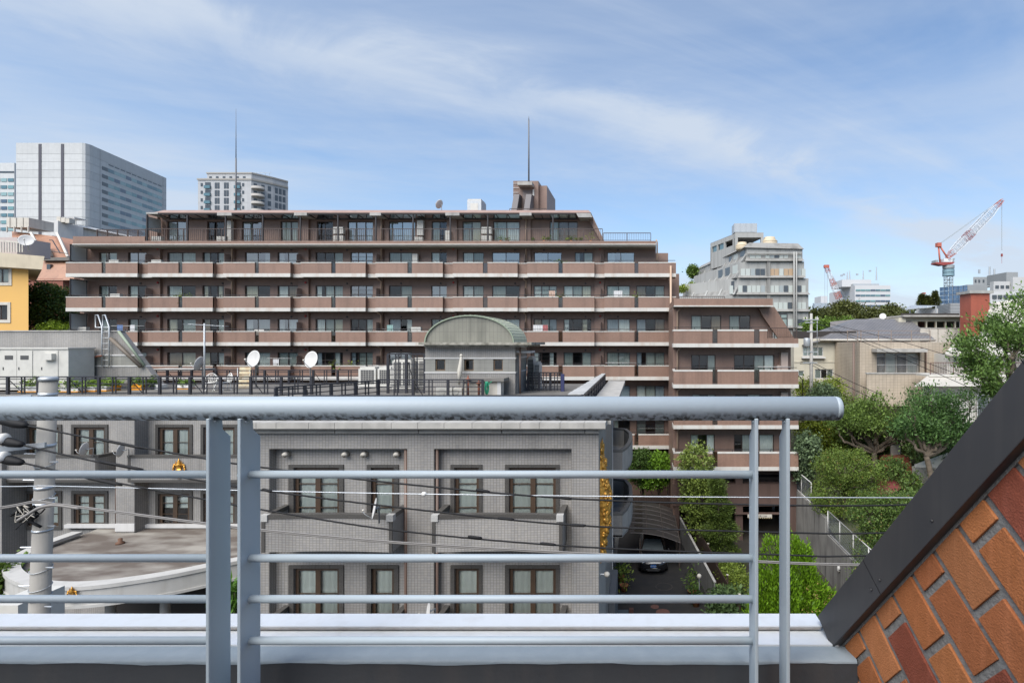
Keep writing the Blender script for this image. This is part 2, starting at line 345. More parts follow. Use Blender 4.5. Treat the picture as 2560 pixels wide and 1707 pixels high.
# retaining wall with two steps in its top
rw = thing('retaining_wall', 'stained concrete retaining wall running back beside the ramp', 'wall', (11.1, 30, 0))
rwm = mat('stained_concrete', (0.215, 0.21, 0.195), 0.9, noise=(0.7, 0.6, (0.11, 0.105, 0.10)), streak=(3.5, 0.95, (0.045, 0.043, 0.04)), bump=(14, 0.3, 0.02))
def rwb(y0, y1, zt): 
    n = max(2, int((y1 - y0) / 0.9))
    for i in range(n):
        a, b = y0 + (y1 - y0) * i / n, y0 + (y1 - y0) * (i + 1) / n
        B('wall_panel', rwm, rw, 11.0, 11.25, a + 0.008, b - 0.008, -0.2, zt)
rwb(32.1, 44, 3.5); rwb(20, 32.1, 2.66)
B('wall_footing', rwm, rw, 11.03, 11.22, 20, 44, -0.3, 2.6)
for uu_, vv_ in ((1988, 1304), (2099, 1420)):
    y = 11 * F / (uu_ - PX); z = V(vv_, y); m = MB(); m.ball((10.95, y, z), 0.09, 0.12, 0.2); l_ = m.build('bulkhead_lamp', whitepaint, rw, True)
    m = MB(); m.box(10.9, 11.0, y - 0.13, y + 0.13, z - 0.03, z + 0.0); m.build('lamp_guard', black, l_)
# chain-link fences on its top
link_m = glass('chain_link_mesh', (0.70, 0.70, 0.69), 0.02, 0.6)
def linkfence(y0, y1, z0, h, lab, n):
    t = thing('chain_link_fence', lab, 'fence', (11.1, (y0 + y1) / 2, z0))
    for i in range(n + 1):
        y = y0 + (y1 - y0) * i / n; MB().tube([(11.1, y, z0), (11.1, y, z0 + h)], 0.035, 8).build('post', whitepaint, t, True)
    for z in (z0 + 0.06, z0 + h): MB().tube([(11.1, y0, z), (11.1, y1, z)], 0.028, 6).build('rail', whitepaint, t, True)
    m = MB(); zz_ = h - 0.1; k = int((y1 - y0) / 0.16)
    for i in range(-int(zz_ / 0.16), k):
        for s_ in (1, -1):
            a = y0 + i * 0.16; b = a + zz_
            pa = (a, z0 + 0.08) if s_ > 0 else (a, z0 + 0.08 + zz_); pb = (b, z0 + 0.08 + zz_) if s_ > 0 else (b, z0 + 0.08)
            def cut(p, q):
                (ya, za_), (yb, zb_) = p, q
                if ya < y0: za_ += (y0 - ya) * (zb_ - za_) / (yb - ya); ya = y0
                if yb > y1: zb_ += (y1 - yb) * (zb_ - za_) / (yb - ya); yb = y1
                return (ya, za_), (yb, zb_)
            (ya, za_), (yb, zb_) = cut(pa, pb)
            if yb - ya < 0.05: continue
            m.tube([(11.1, ya, za_), (11.1, yb, zb_)], 0.0045, 3, cap=False)
    o = m.build('wire_mesh', steel, t); o['kind'] = 'stuff'
linkfence(35.0, 43.5, 3.5, 1.35, 'white posted chain link fence on the far, higher part of the retaining wall', 4)
linkfence(20.5, 31.9, 2.66, 1.35, 'white posted chain link fence on the near, lower part of the retaining wall', 6)
# ------------------------------------------------------------------ wall with openings, windows
def wall_open(x0, x1, z0, z1, y, ops, depth=0.14, top=None):
    """Front face at y facing -Y, with rectangular openings (ox0, ox1, oz0, oz1) and their reveals."""
    m = MB(); xs = sorted({x0, x1, *[min(max(a, x0), x1) for o in ops for a in o[:2]]}); zs = sorted({z0, z1, *[min(max(a, z0), z1) for o in ops for a in o[2:4]]})
    for i in range(len(xs) - 1):
        for j in range(len(zs) - 1):
            cx_, cz_ = (xs[i] + xs[i + 1]) / 2, (zs[j] + zs[j + 1]) / 2
            if any(o[0] < cx_ < o[1] and o[2] < cz_ < o[3] for o in ops): continue
            m.quad((xs[i], y, zs[j]), (xs[i + 1], y, zs[j]), (xs[i + 1], y, zs[j + 1]), (xs[i], y, zs[j + 1]))
    for a, b, c, d in [o[:4] for o in ops]:
        m.quad((a, y, c), (a, y + depth, c), (a, y + depth, d), (a, y, d)); m.quad((b, y, c), (b, y, d), (b, y + depth, d), (b, y + depth, c))
        m.quad((a, y, d), (a, y + depth, d), (b, y + depth, d), (b, y, d)); m.quad((a, y, c), (b, y, c), (b, y + depth, c), (a, y + depth, c))
    return m
def drape(x0, x1, z0, z1, y, n=None, amp=0.025, ph=0.0):
    m = MB(); n = n or max(6, int((x1 - x0) / 0.055)); vs_ = []
    for i in range(n + 1):
        x = x0 + (x1 - x0) * i / n; yy = y + amp * math.sin(i * 1.9 + ph) + amp * 0.5 * math.sin(i * 0.7 + ph * 2)
        vs_ += [(x, yy, z0), (x, yy * 1.0 + 0.0, z1)]
    m.add(vs_, [(2 * i, 2 * i + 2, 2 * i + 3, 2 * i + 1) for i in range(n)]); return m
def window(parent, x0, x1, z0, z1, y, n=2, fm=None, dep=0.08, fw=0.05, cur=None, pm=None, rail=(), mid=None, splits=None):
    """A sliding window set back `dep` behind the wall face at y: frame, one pane per light, curtains behind.
    cur: per pane 'f' drawn white, 's' sheer, 'h' half, '-' none."""
    fm = fm or brownmetal; pm = pm or pane_m
    yy = y + dep; m = MB()
    xs = splits or [x0 + (x1 - x0) * i / n for i in range(n + 1)]; n = len(xs) - 1
    m.box(x0, x1, yy, yy + 0.07, z1 - fw, z1); m.box(x0, x1, yy - 0.01, yy + 0.07, z0, z0 + fw)
    for i, x in enumerate(xs):
        a = x0 if i == 0 else (x1 - fw if i == n else x - (mid or fw) / 2)
        m.box(a, a + (fw if i in (0, n) else (mid or fw)), yy + 0.001, yy + 0.069, z0 + fw, z1 - fw)
    for r_ in rail:
        zr = z0 + (z1 - z0) * r_; m.box(x0 + fw, x1 - fw, yy + 0.01, yy + 0.05, zr - 0.012, zr + 0.012)
    wdw = m.build('window', fm, parent)
    for i in range(n):
        pa, pb = xs[i] + fw * 0.45, xs[i + 1] - fw * 0.45
        yo = yy + (0.02 if i % 2 else 0.042)
        MB().quad((pa, yo, z0 + fw * 0.6), (pb, yo, z0 + fw * 0.6), (pb, yo, z1 - fw * 0.6), (pa, yo, z1 - fw * 0.6)).build('pane', pm, wdw)
        c = (cur[i % len(cur)] if cur else '-')
        ca, cb_ = pa, pb
        if c == 'h': ca, cb_ = (pa, pa + (pb - pa) * 0.55) if i % 2 == 0 else (pb - (pb - pa) * 0.5, pb)
        if c in 'fsh':
            drape(ca, cb_, z0 + 0.04, z1 - fw * 0.5, yy + 0.115, ph=rnd.uniform(0, 6)).build('curtain', curtain_g if c == 's' else (curtain_m if fm is wood else rnd.choice((curtain_m, curtain_m, curtain_m, curtain_c, curtain_b, curtain_t))), wdw, True)
    return wdw
# ------------------------------------------------------------------ the brown tiled apartment block
Yb, Yw, ST = 44.0, 45.4, 2.8
apt = thing('brown_apartment_building', 'long brown tiled apartment block with white-edged balconies on every floor', 'building', (-22, Yw, 0))
XL, XR = U(165, Yb), U(1690, Yb)
slits = [(254, 264), (446, 456), (637, 647), (828, 839), (1018.5, 1030), (1207, 1219), (1396, 1407), (1586, 1596)]
recs = [(344, 370), (532, 558), (726, 752), (914, 939), (1107, 1132), (1294, 1318), (1486, 1511)]
brk = sorted([(a, b, 's') for a, b in slits] + [(a, b, 'r') for a, b in recs])
segs = []; cu_ = 165
for a, b, t in brk:
    segs.append((cu_, a, 'p')); segs.append((a, b, t)); cu_ = b
segs.append((cu_, 1690, 'p'))
ra_ = random.Random(3)
winA = [(247, 292, 2), (320, 366, 2), (418, 489, 2), (506, 560, 3), (612, 675, 2), (694, 745, 2), (789, 857, 3), (876, 933, 3), (972, 1030, 2), (1078, 1119, 2), (1157, 1209, 2), (1230, 1299, 2), (1335, 1404, 2), (1437, 1482, 2), (1518, 1586, 2)]
winB = winA[:12] + [(1334, 1392, 3), (1409, 1478, 3), (1517, 1575, 2), (1591, 1661, 3)]
pil = [(377, 409), (565, 593), (749, 778), (935, 963), (1119, 1147), (1303, 1331), (1487, 1513)]
CURS = ['fs', 'ss', 'hs', 'fh', 'sf', 'ff', 's-', '-s', 'hf', 'f-']
reflm = [pane_m, pane_m, pane_m, pane_r]
for k in range(6):
    zc = 20.45 - ST * k; z0b, z1b = zc - 1.2, zc - 0.91
    umin = 165 if k < 4 else 1380
    sl_ = MB()
    sl_.box(U(umin, Yb), XR, Yb + 0.42, Yw, z0b + 0.02, z1b)
    for a, b, t in segs:
        if b <= umin: continue
        xa, xb = U(max(a, umin), Yb), U(b, Yb)
        y0 = Yb + 0.4 if t == 'r' else Yb
        if t != 'r': sl_.box(xa, xb, Yb + 0.06, Yb + 0.425, z0b + 0.02, z1b - 0.004)
        B('band', whiteband, apt, xa, xb, y0 - 0.03, y0 + 0.08, z0b, z1b)
        if t == 'p':
            B('balcony_panel', browntile, apt, xa, xb, y0, y0 + 0.13, z1b, zc - 0.07)
            B('panel_cap', whiteband, apt, xa - 0.01, xb + 0.01, y0 - 0.02, y0 + 0.16, zc - 0.07, zc)
        elif t == 'r':
            B('balcony_panel', browntile, apt, xa, xb, y0, y0 + 0.12, z1b, zc - 0.07)
            B('panel_cap', whiteband, apt, xa - 0.002, xb + 0.002, y0 - 0.02, y0 + 0.15, zc - 0.071, zc - 0.001)
            for xx in (xa - 0.1, xb):
                B('balcony_return', browntile, apt, xx, xx + 0.1, Yb + 0.005, y0, z1b, zc - 0.072)
        else:
            sf = MB(); sf.box(xa, xa + 0.04, y0 + 0.03, y0 + 0.09, z1b, zc - 0.05); sf.box(xb - 0.04, xb, y0 + 0.03, y0 + 0.09, z1b, zc - 0.05); sf.box(xa + 0.04, xb - 0.04, y0 + 0.03, y0 + 0.09, z1b, z1b + 0.05)
            sf = sf.build('slit_frame', brownmetal, apt)
            MB().quad((xa + 0.03, y0 + 0.06, z1b + 0.03), (xb - 0.03, y0 + 0.06, z1b + 0.03), (xb - 0.03, y0 + 0.06, zc - 0.06), (xa + 0.03, y0 + 0.06, zc - 0.06)).build('pane', brownglass, sf)
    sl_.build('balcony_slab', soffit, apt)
    hr = MB(); xa, xb = U(max(umin, 168), Yb), XR - 0.05
    hr.box(xa, xb, Yb + 0.05, Yb + 0.09, zc + 0.13, zc + 0.17)
    x = xa
    while x < xb: hr.box(x, x + 0.035, Yb + 0.055, Yb + 0.085, zc - 0.02, zc + 0.13); x += 1.55
    hr.build('handrail', darkmetal, apt)
    # wall of this floor
    wins = winA if k == 0 else winB
    wx0 = U(206, Yw) if k == 0 else U(200, Yw); wx1 = U(1640, Yw) if k == 0 else U(1672, Yw)
    zt = zc - 0.91 + 1.95; ops = []
    for a, b, n in wins:
        if b < umin: continue
        ops.append((U(a, Yw), U(b, Yw), z1b + 0.08, zt, n))
    wall_open(wx0, wx1, z1b, z0b + ST, Yw, ops).build('wall', browntile2, apt)
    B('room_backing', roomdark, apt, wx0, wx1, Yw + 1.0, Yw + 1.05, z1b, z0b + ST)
    for a, b, c, d, n in ops:
        q = ra_.random()
        window(apt, a, b, c, d, Yw, n, cur=ra_.choice(CURS) if n == 2 else ra_.choice(['f-f', 'hss', 'f-s', 's-s', 'fsf', 'h-h', '--s']), rail=(0.62, 0.8) if (n == 3 and q < 0.35) else (), pm=ra_.choice(reflm))
    for a, b in pil:
        if b < umin: continue
        B('pilaster', browntile2, apt, U(a, Yw), U(b, Yw) - 0.1, Yw - 0.22, Yw + 0.01, z1b, z0b + ST)
    # privacy boards between flats, square to the wall
    for up in (363, 561, 741, 939, 1309, 1500):
        if up < umin: continue
        x = U(up + 2, Yb + 0.6); m = MB(); m.prism([(Yb + 0.55, z1b + 0.1), (Yw - 0.02, z1b + 0.1), (Yw - 0.02, zc + 0.62), (Yb + 0.85, zc + 0.72), (Yb + 0.55, zc + 0.72)], 0.03, 'x', x)
        pb_ = m.build('privacy_board', partm, apt)
        e = MB(); e.box(x - 0.01, x + 0.04, Yb + 0.52, Yb + 0.55, z1b + 0.05, zc + 0.75); e.box(x - 0.01, x + 0.04, Yb + 0.55, Yw - 0.02, zc + 0.72, zc + 0.75); e.build('board_frame', brownmetal, pb_)
    for up in (580, 953, 1315):
        if up < umin: continue
        x = U(up, Yw - 0.3); m = MB(); m.tube([(x, Yw - 0.32, z1b), (x, Yw - 0.32, zc + 1.35), (x - 0.1, Yw - 0.6, zc + 1.5), (x - 0.14, Yw - 0.75, z0b + ST)], 0.055, 8)
        m.build('downpipe', beigepipe, apt, True)
    for up in (393, 763, 1133, 1500):
        if up < umin: continue
        x = U(up, Yw - 0.3); m = MB(); m.ball((x, Yw - 0.27, zc + 1.27), 0.085, 0.07, 0.085); m.build('alarm_lamp', redlamp, apt, True)
    vt = MB()
    for up in (352, 557, 729, 868, 1003, 1102, 1288, 1360, 1464, 1545):
        if up < umin: continue
        x = U(up, Yw); vt.tube([(x, Yw, zc + 1.22), (x, Yw - 0.06, zc + 1.22)], 0.07, 10)
    vt.build('vent_caps', darkmetal, apt)['kind'] = 'stuff'
    if k < 3:   # framed end screen on the left
        x = U(174, Yb); zt_ = z0b + ST - 0.12; z_ = zc + 0.05
        m = MB(); m.box(x, x + 0.06, Yb + 0.0, Yb + 0.06, z_, zt_); m.box(x, x + 0.06, Yw - 0.1, Yw - 0.04, z_, zt_); m.box(x + 0.005, x + 0.055, Yb + 0.06, Yw - 0.1, zt_ - 0.06, zt_); m.box(x + 0.005, x + 0.055, Yb + 0.06, Yw - 0.1, z_, z_ + 0.06)
        es = m.build('end_screen', darkmetal, apt); B('screen_panel', frost, es, x + 0.02, x + 0.04, Yb + 0.061, Yw - 0.101, z_ + 0.061, zt_ - 0.061)
# building body behind, stair core, left flank
body = MB(); body.box(U(206, Yw), U(1672, Yw), Yw + 1.06, Yw + 9, 0, 21.6); body.build('core_wall', browntile2, apt)
fl_ = MB(); fl_.box(U(200, Yw), U(200, Yw) + 0.2, Yw + 0.002, Yw + 1.06, 0, 21.7); fl_.box(U(1640, Yw) - 0.2, U(1640, Yw), Yw + 0.002, Yw + 1.06, 19.4, 21.7); fl_.box(U(1672, Yw) - 0.2, U(1672, Yw), Yw + 0.002, Yw + 1.06, 0, 19.3); fl_.build('flank_wall', browntile2, apt)
B('stair_wall', browntile2, apt, U(1672, Yw) + 0.01, U(1698, 46), 46.0, 52, 0, V(684, 46))
B('base_wall', browntile2, apt, U(200, Yw), U(1672, Yw), Yw + 0.3, Yw + 0.5, 0, 20.45 - ST * 5 - 1.2)
zlo = 20.45 - ST * 5 - 1.2
m = MB(); x = U(1677, 43.8); m.tube([(x, 43.82, 2.0), (x, 43.82, V(664, 43.8))], 0.085, 10); m.build('downpipe', beigepipe, apt, True)
m = MB(); x = U(1640, 44.6); m.tube([(x + 0.1, 44.7, 20.4), (x + 0.1, 44.7, 22.2), (x + 0.02, 44.6, 22.4)], 0.06, 8); m.build('downpipe', beigepipe, apt, True)
# top floor, set behind a terrace rail
zs8 = 21.72
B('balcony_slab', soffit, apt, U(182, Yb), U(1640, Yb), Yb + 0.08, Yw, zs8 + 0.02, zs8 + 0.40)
B('terrace_edge', browntile, apt, U(182, Yb), U(1640, Yb), Yb, Yb + 0.081, V(609.5, Yb), V(602, Yb))
B('band', whiteband, apt, U(181, Yb), U(1641, Yb), Yb - 0.03, Yb + 0.07, V(611.5, Yb), V(609.4, Yb))
B('terrace_parapet', browntile, apt, U(182, Yb), U(362, Yb), Yb + 0.001, Yb + 0.15, V(602.1, Yb), V(590.5, Yb))
def rails(parent, name, xa, xb, y, z0, z1, dx, mt, t=0.028, bal=0.018, posts=None):
    m = MB(); m.box(xa, xb, y, y + 0.05, z1 - 0.05, z1); m.box(xa, xb, y + 0.01, y + 0.04, z0 + 0.06, z0 + 0.09)
    n = max(1, int((xb - xa) / dx)); b = MB()
    for i in range(n + 1):
        x = xa + (xb - xa) * i / n; b.box(x - bal / 2, x + bal / 2, y + 0.012, y + 0.038, z0 + 0.09, z1 - 0.05)
    px_ = max(1, int((xb - xa) / 1.5))
    for i in range(px_ + 1):
        x = xa + (xb - xa) * i / px_; m.box(x - 0.025, x + 0.025, y + 0.001, y + 0.049, z0, z1 - 0.05)
    r_ = m.build(name, mt, parent); b_ = b.build('balusters', mt, r_); b_['kind'] = 'stuff'; return r_
rails(apt, 'terrace_rail', U(362, Yb), U(1506, Yb), Yb + 0.05, V(602, Yb), V(570.5, Yb), 0.16, brownmetal)
rails(apt, 'terrace_rail', U(1508, Yb), U(1627, Yb), Yb + 0.05, V(602, Yb), V(581, Yb), 0.14, brownmetal)
# lattice fence on the left corner
lt = MB(); xa, xb, za, zb = U(233, Yb), U(361, Yb), V(591, Yb), V(571, Yb)
lt.box(xa, xb, Yb + 0.3, Yb + 0.35, zb - 0.05, zb); lt.box(xa, xb, Yb + 0.3, Yb + 0.35, za, za + 0.05)
for i in range(6):
    x = xa + (xb - xa) * i / 5; lt.box(x - 0.035, x + 0.035, Yb + 0.295, Yb + 0.355, za, zb)
lt = lt.build('lattice_fence', brownmetal, apt); lm = MB(); hh = zb - za - 0.1
n = int((xb - xa) / 0.14)
for i in range(-4, n):
    x = xa + i * 0.14
    for s_ in (1, -1):
        p0 = (x if s_ > 0 else x + hh, za + 0.05); p1 = (x + hh if s_ > 0 else x, zb - 0.05)
        if min(p0[0], p1[0]) < xa or max(p0[0], p1[0]) > xb: continue
        yl = Yb + 0.315 + (0.012 if s_ > 0 else 0)
        lm.add([(p0[0] - 0.02, yl, p0[1]), (p0[0] + 0.02, yl, p0[1]), (p1[0] + 0.02, yl, p1[1]), (p1[0] - 0.02, yl, p1[1])], [(0, 1, 2, 3)])
lm.build('laths', brownmetal, lt)['kind'] = 'stuff'
z8 = zs8 + 0.40; zr8 = V(534, Yb)
w8 = [(418, 465, 2), (518, 562, 2), (605, 654, 2), (701, 751, 2), (792, 832, 2), (869, 935, 3), (972, 1038, 2), (1079, 1119, 2), (1156, 1202, 2), (1233, 1299, 2), (1374, 1444, 3)]
ops = [(U(a, Yw), U(b, Yw), z8 + 0.06, V(553, Yw), n) for a, b, n in w8]
wall_open(U(376, Yw), U(1466, Yw), z8, zr8 + 0.35, Yw, ops).build('wall', browntile2, apt)
m = MB(); m.prism([(U(1466, Yw), z8), (U(1508, Yw), z8), (U(1470, Yw), zr8 + 0.35), (U(1466, Yw), zr8 + 0.35)], 0.25, 'y', Yw + 0.001); m.build('sloped_wall', browntile2, apt)
m = MB(); m.prism([(U(1440, Yb), zr8 - 0.05), (U(1478, Yb), V(531, Yb)), (U(1512, Yb), z8), (U(1503, Yb), z8), (U(1470, Yb), zr8 - 0.3)], 0.2, 'y', Yb + 0.9); m.build('sloped_fin', browntile2, apt)
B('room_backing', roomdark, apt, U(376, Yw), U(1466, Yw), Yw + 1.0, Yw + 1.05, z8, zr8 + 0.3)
for i, (a, b, c, d, n) in enumerate(ops):
    window(apt, a, b, c, d, Yw, n, cur=['fs', '--', 's-', 'ss', '--', 'sfs', 'sf', 's-', 'sf', 'sf', 'sff'][i], pm=pane_r if i in (0, 2, 5, 6) else pane_m)
for a, b in pil[1:-1]: B('pilaster', browntile2, apt, U(a, Yw), U(b, Yw) - 0.1, Yw - 0.22, Yw + 0.01, z8, zr8 + 0.3)
B('pilaster', browntile2, apt, U(374, Yw), U(400, Yw), Yw - 0.25, Yw + 0.01, z8, zr8 + 0.3)
B('flank_wall', browntile2, apt, U(376, Yw), U(376, Yw) + 0.2, Yw + 0.01, Yw + 8, z8, zr8 + 0.3)
# roof with eaves
m = MB(); x0, x1 = U(392, Yb), U(1470, Yb); zt_ = V(522.5, Yb)
m.add([(x0 - 0.4, Yb, zr8 + 0.08), (x1 + 0.25, Yb, zr8 + 0.08), (x1, Yb + 0.35, zt_), (x0 + 0.25, Yb + 0.35, zt_), (x0 - 0.4, Yw + 9, zr8 + 0.08), (x1 + 0.25, Yw + 9, zr8 + 0.08), (x1, Yw + 8.6, zt_), (x0 + 0.25, Yw + 8.6, zt_)],
      [(0, 1, 2, 3), (1, 5, 6, 2), (4, 0, 3, 7), (5, 4, 7, 6), (3, 2, 6, 7), (0, 4, 5, 1)]); m.build('roof', mat('roof_brown', (0.27, 0.185, 0.155), 0.7, noise=(1.5, 0.25), streak=(2, 0.2)), apt)
m = MB(); m.prism([(U(1440, Yb), zr8 + 0.06), (x1 + 0.2, zr8 + 0.06), (x1 + 0.35, zr8 - 0.28), (U(1446, Yb), zr8 - 0.28)], 1.4, 'y', Yb + 0.02); m.build('eave_block', concrete, apt)
B('eave_slab', concrete, apt, U(366, Yb), U(396, Yb), Yb - 0.05, Yw, zr8 - 0.02, zr8 + 0.10)
for a, b in ((544, 580), (736, 768), (925, 953), (1114, 1149), (1299, 1329)): B('eave_bracket', concrete, apt, U(a, Yb), U(b, Yb), Yb - 0.06, Yb + 1.3, zr8 - 0.16, zr8 + 0.075)
pg = MB(); pgx = []
for a, b in ((396, 543), (582, 735), (770, 924), (955, 1113), (1151, 1298), (1331, 1438)):
    xa, xb = U(a, Yb), U(b, Yb)
    pg = MB(); pg.box(xa, xb, Yb - 0.02, Yb + 0.05, zr8 - 0.06, zr8 + 0.0); pg.box(xa, xb, Yw - 0.35, Yw - 0.28, zr8 - 0.22, zr8 - 0.14)
    n = 5
    for i in range(n + 1):
        x = xa + (xb - xa) * i / n; pg.add([(x - 0.02, Yb + 0.05, zr8 - 0.07), (x + 0.02, Yb + 0.05, zr8 - 0.07), (x + 0.02, Yw - 0.35, zr8 - 0.19), (x - 0.02, Yw - 0.35, zr8 - 0.19), (x - 0.02, Yb + 0.05, zr8 - 0.03), (x + 0.02, Yb + 0.05, zr8 - 0.03), (x + 0.02, Yw - 0.35, zr8 - 0.15), (x - 0.02, Yw - 0.35, zr8 - 0.15)],
                [(0, 3, 2, 1), (4, 5, 6, 7), (0, 1, 5, 4), (1, 2, 6, 5), (2, 3, 7, 6), (3, 0, 4, 7)])
    aw = pg.build('awning_frame', darkmetal, apt)
    for i in range(n):
        xa2, xb2 = xa + (xb - xa) * i / n + 0.035, xa + (xb - xa) * (i + 1) / n - 0.035
        MB().quad((xa2, Yb + 0.06, zr8 - 0.04), (xb2, Yb + 0.06, zr8 - 0.04), (xb2, Yw - 0.34, zr8 - 0.16), (xa2, Yw - 0.34, zr8 - 0.16)).build('awning_pane', pane_m, aw)
for up in (366, 467, 563, 656, 750, 844, 939, 1032, 1125, 1219, 1382):
    x = U(up, Yb); B('awning_post', darkmetal, apt, x - 0.05, x + 0.05, Yb + 0.02, Yb + 0.12, V(602, Yb), zr8 - 0.061)
x = U(366, Yb); B('screen_panel', frost, apt, x + 0.01, x + 0.03, Yb + 0.13, Yw - 0.1, V(602, Yb) + 0.9, zr8 - 0.2)
for up in (580, 953, 1315):
    x = U(up, Yw - 0.3); m = MB(); m.tube([(x, Yw - 0.3, z8), (x, Yw - 0.3, zr8 - 0.1)], 0.055, 8); m.build('downpipe', beigepipe, apt, True)
# roof-top stair house
Yp = 50.0; z0 = zt_ - 0.05
B('stair_house', browntile2, apt, U(1283, Yp), U(1346, Yp), Yp, Yp + 5, z0, V(452, Yp))
B('stair_house', browntile2, apt, U(1346, Yp) + 0.001, U(1365, Yp), Yp + 0.5, Yp + 5.5, z0, V(460, Yp))
B('door', mat('door_brown', (0.17, 0.13, 0.115), 0.5), apt, U(1307, Yp), U(1329, Yp), Yp - 0.04, Yp + 0.02, z0 + 0.1, V(475, Yp))
B('door_canopy', concrete_lt, apt, U(1299, Yp), U(1335, Yp), Yp - 0.9, Yp - 0.001, V(469, Yp), V(461, Yp))
B('wall_lamp', acwhite, apt, U(1332, Yp), U(1336, Yp), Yp - 0.1, Yp - 0.002, V(490, Yp), V(474, Yp))
for a in (1283, 1313):
    m = MB(); x = U(a + 8, Yp); m.prism([(Yp - 2.6, z0), (Yp - 0.001, z0), (Yp - 0.001, V(490, Yp)), (Yp - 1.0, V(490, Yp) - 0.1)], 0.5, 'x', x); m.build('stair_fin', mat('fin_grey', (0.11, 0.10, 0.10), 0.6), apt)
ld = MB(); x = U(1290, Yp)
for i in range(9): ld.box(x - 0.25, x + 0.25, Yp - 0.1, Yp - 0.06, z0 + 0.5 + i * 0.42, z0 + 0.53 + i * 0.42)
ld.build('rung_ladder', steel, apt)
rails(apt, 'terrace_rail', U(1274, Yp - 3), U(1366, Yp - 3), Yp - 3, z0, z0 + 0.85, 0.18, brownmetal)
# lightning rods
rodm = mat('dull_rod', (0.12, 0.12, 0.125), 0.7)
for up, v0_, v1_, vm in ((590, 525, 272, 395), (1322, 452, 290, 300)):
    r_ = thing('lightning_rod', 'tall thin lightning rod on the roof %s of the brown block' % ('near the left end' if up < 900 else 'stair house'), 'lightning rod', P(up, v0_, 50))
    a = P(up, v0_ + 4, 50); b = P(up, vm, 50); c = P(up, v1_, 50)
    MB().tube([a, b], 0.075, 8, 0.06).build('mast', rodm, r_, True); MB().tube([b, c], 0.04, 8, 0.012).build('tip', rodm, r_, True)
# water tank box and dish on roof
t_ = thing('roof_tank', 'small grey panel tank on the brown roof left of the stair house', 'water tank', P(1190, 522, 50))
B('shell', steel, t_, U(1168, 50), U(1203, 50), 50, 51.6, z0, V(500, 50)); B('lid', acwhite, t_, U(1169, 50), U(1202, 50), 50.05, 51.5, V(500, 50), V(497, 50))
m = MB(); m.box(U(1176, 50), U(1195, 50), 49.97, 49.999, z0 + 0.1, V(508, 50)); m.build('hatch', acwhite, t_)
# ------------------------------------------------------------------ right wing, nearer to us
Y2, Y2w = 36.9, 38.2
V2 = lambda v: V(v, Y2)
def band2(u0, u1, va, vb): B('band', whiteband, apt, U(u0, Y2), U(u1, Y2), Y2 - 0.03, Y2 + 0.1, V2(va), V2(vb))
XWL, XWR = U(1684, Y2), U(1996, Y2)
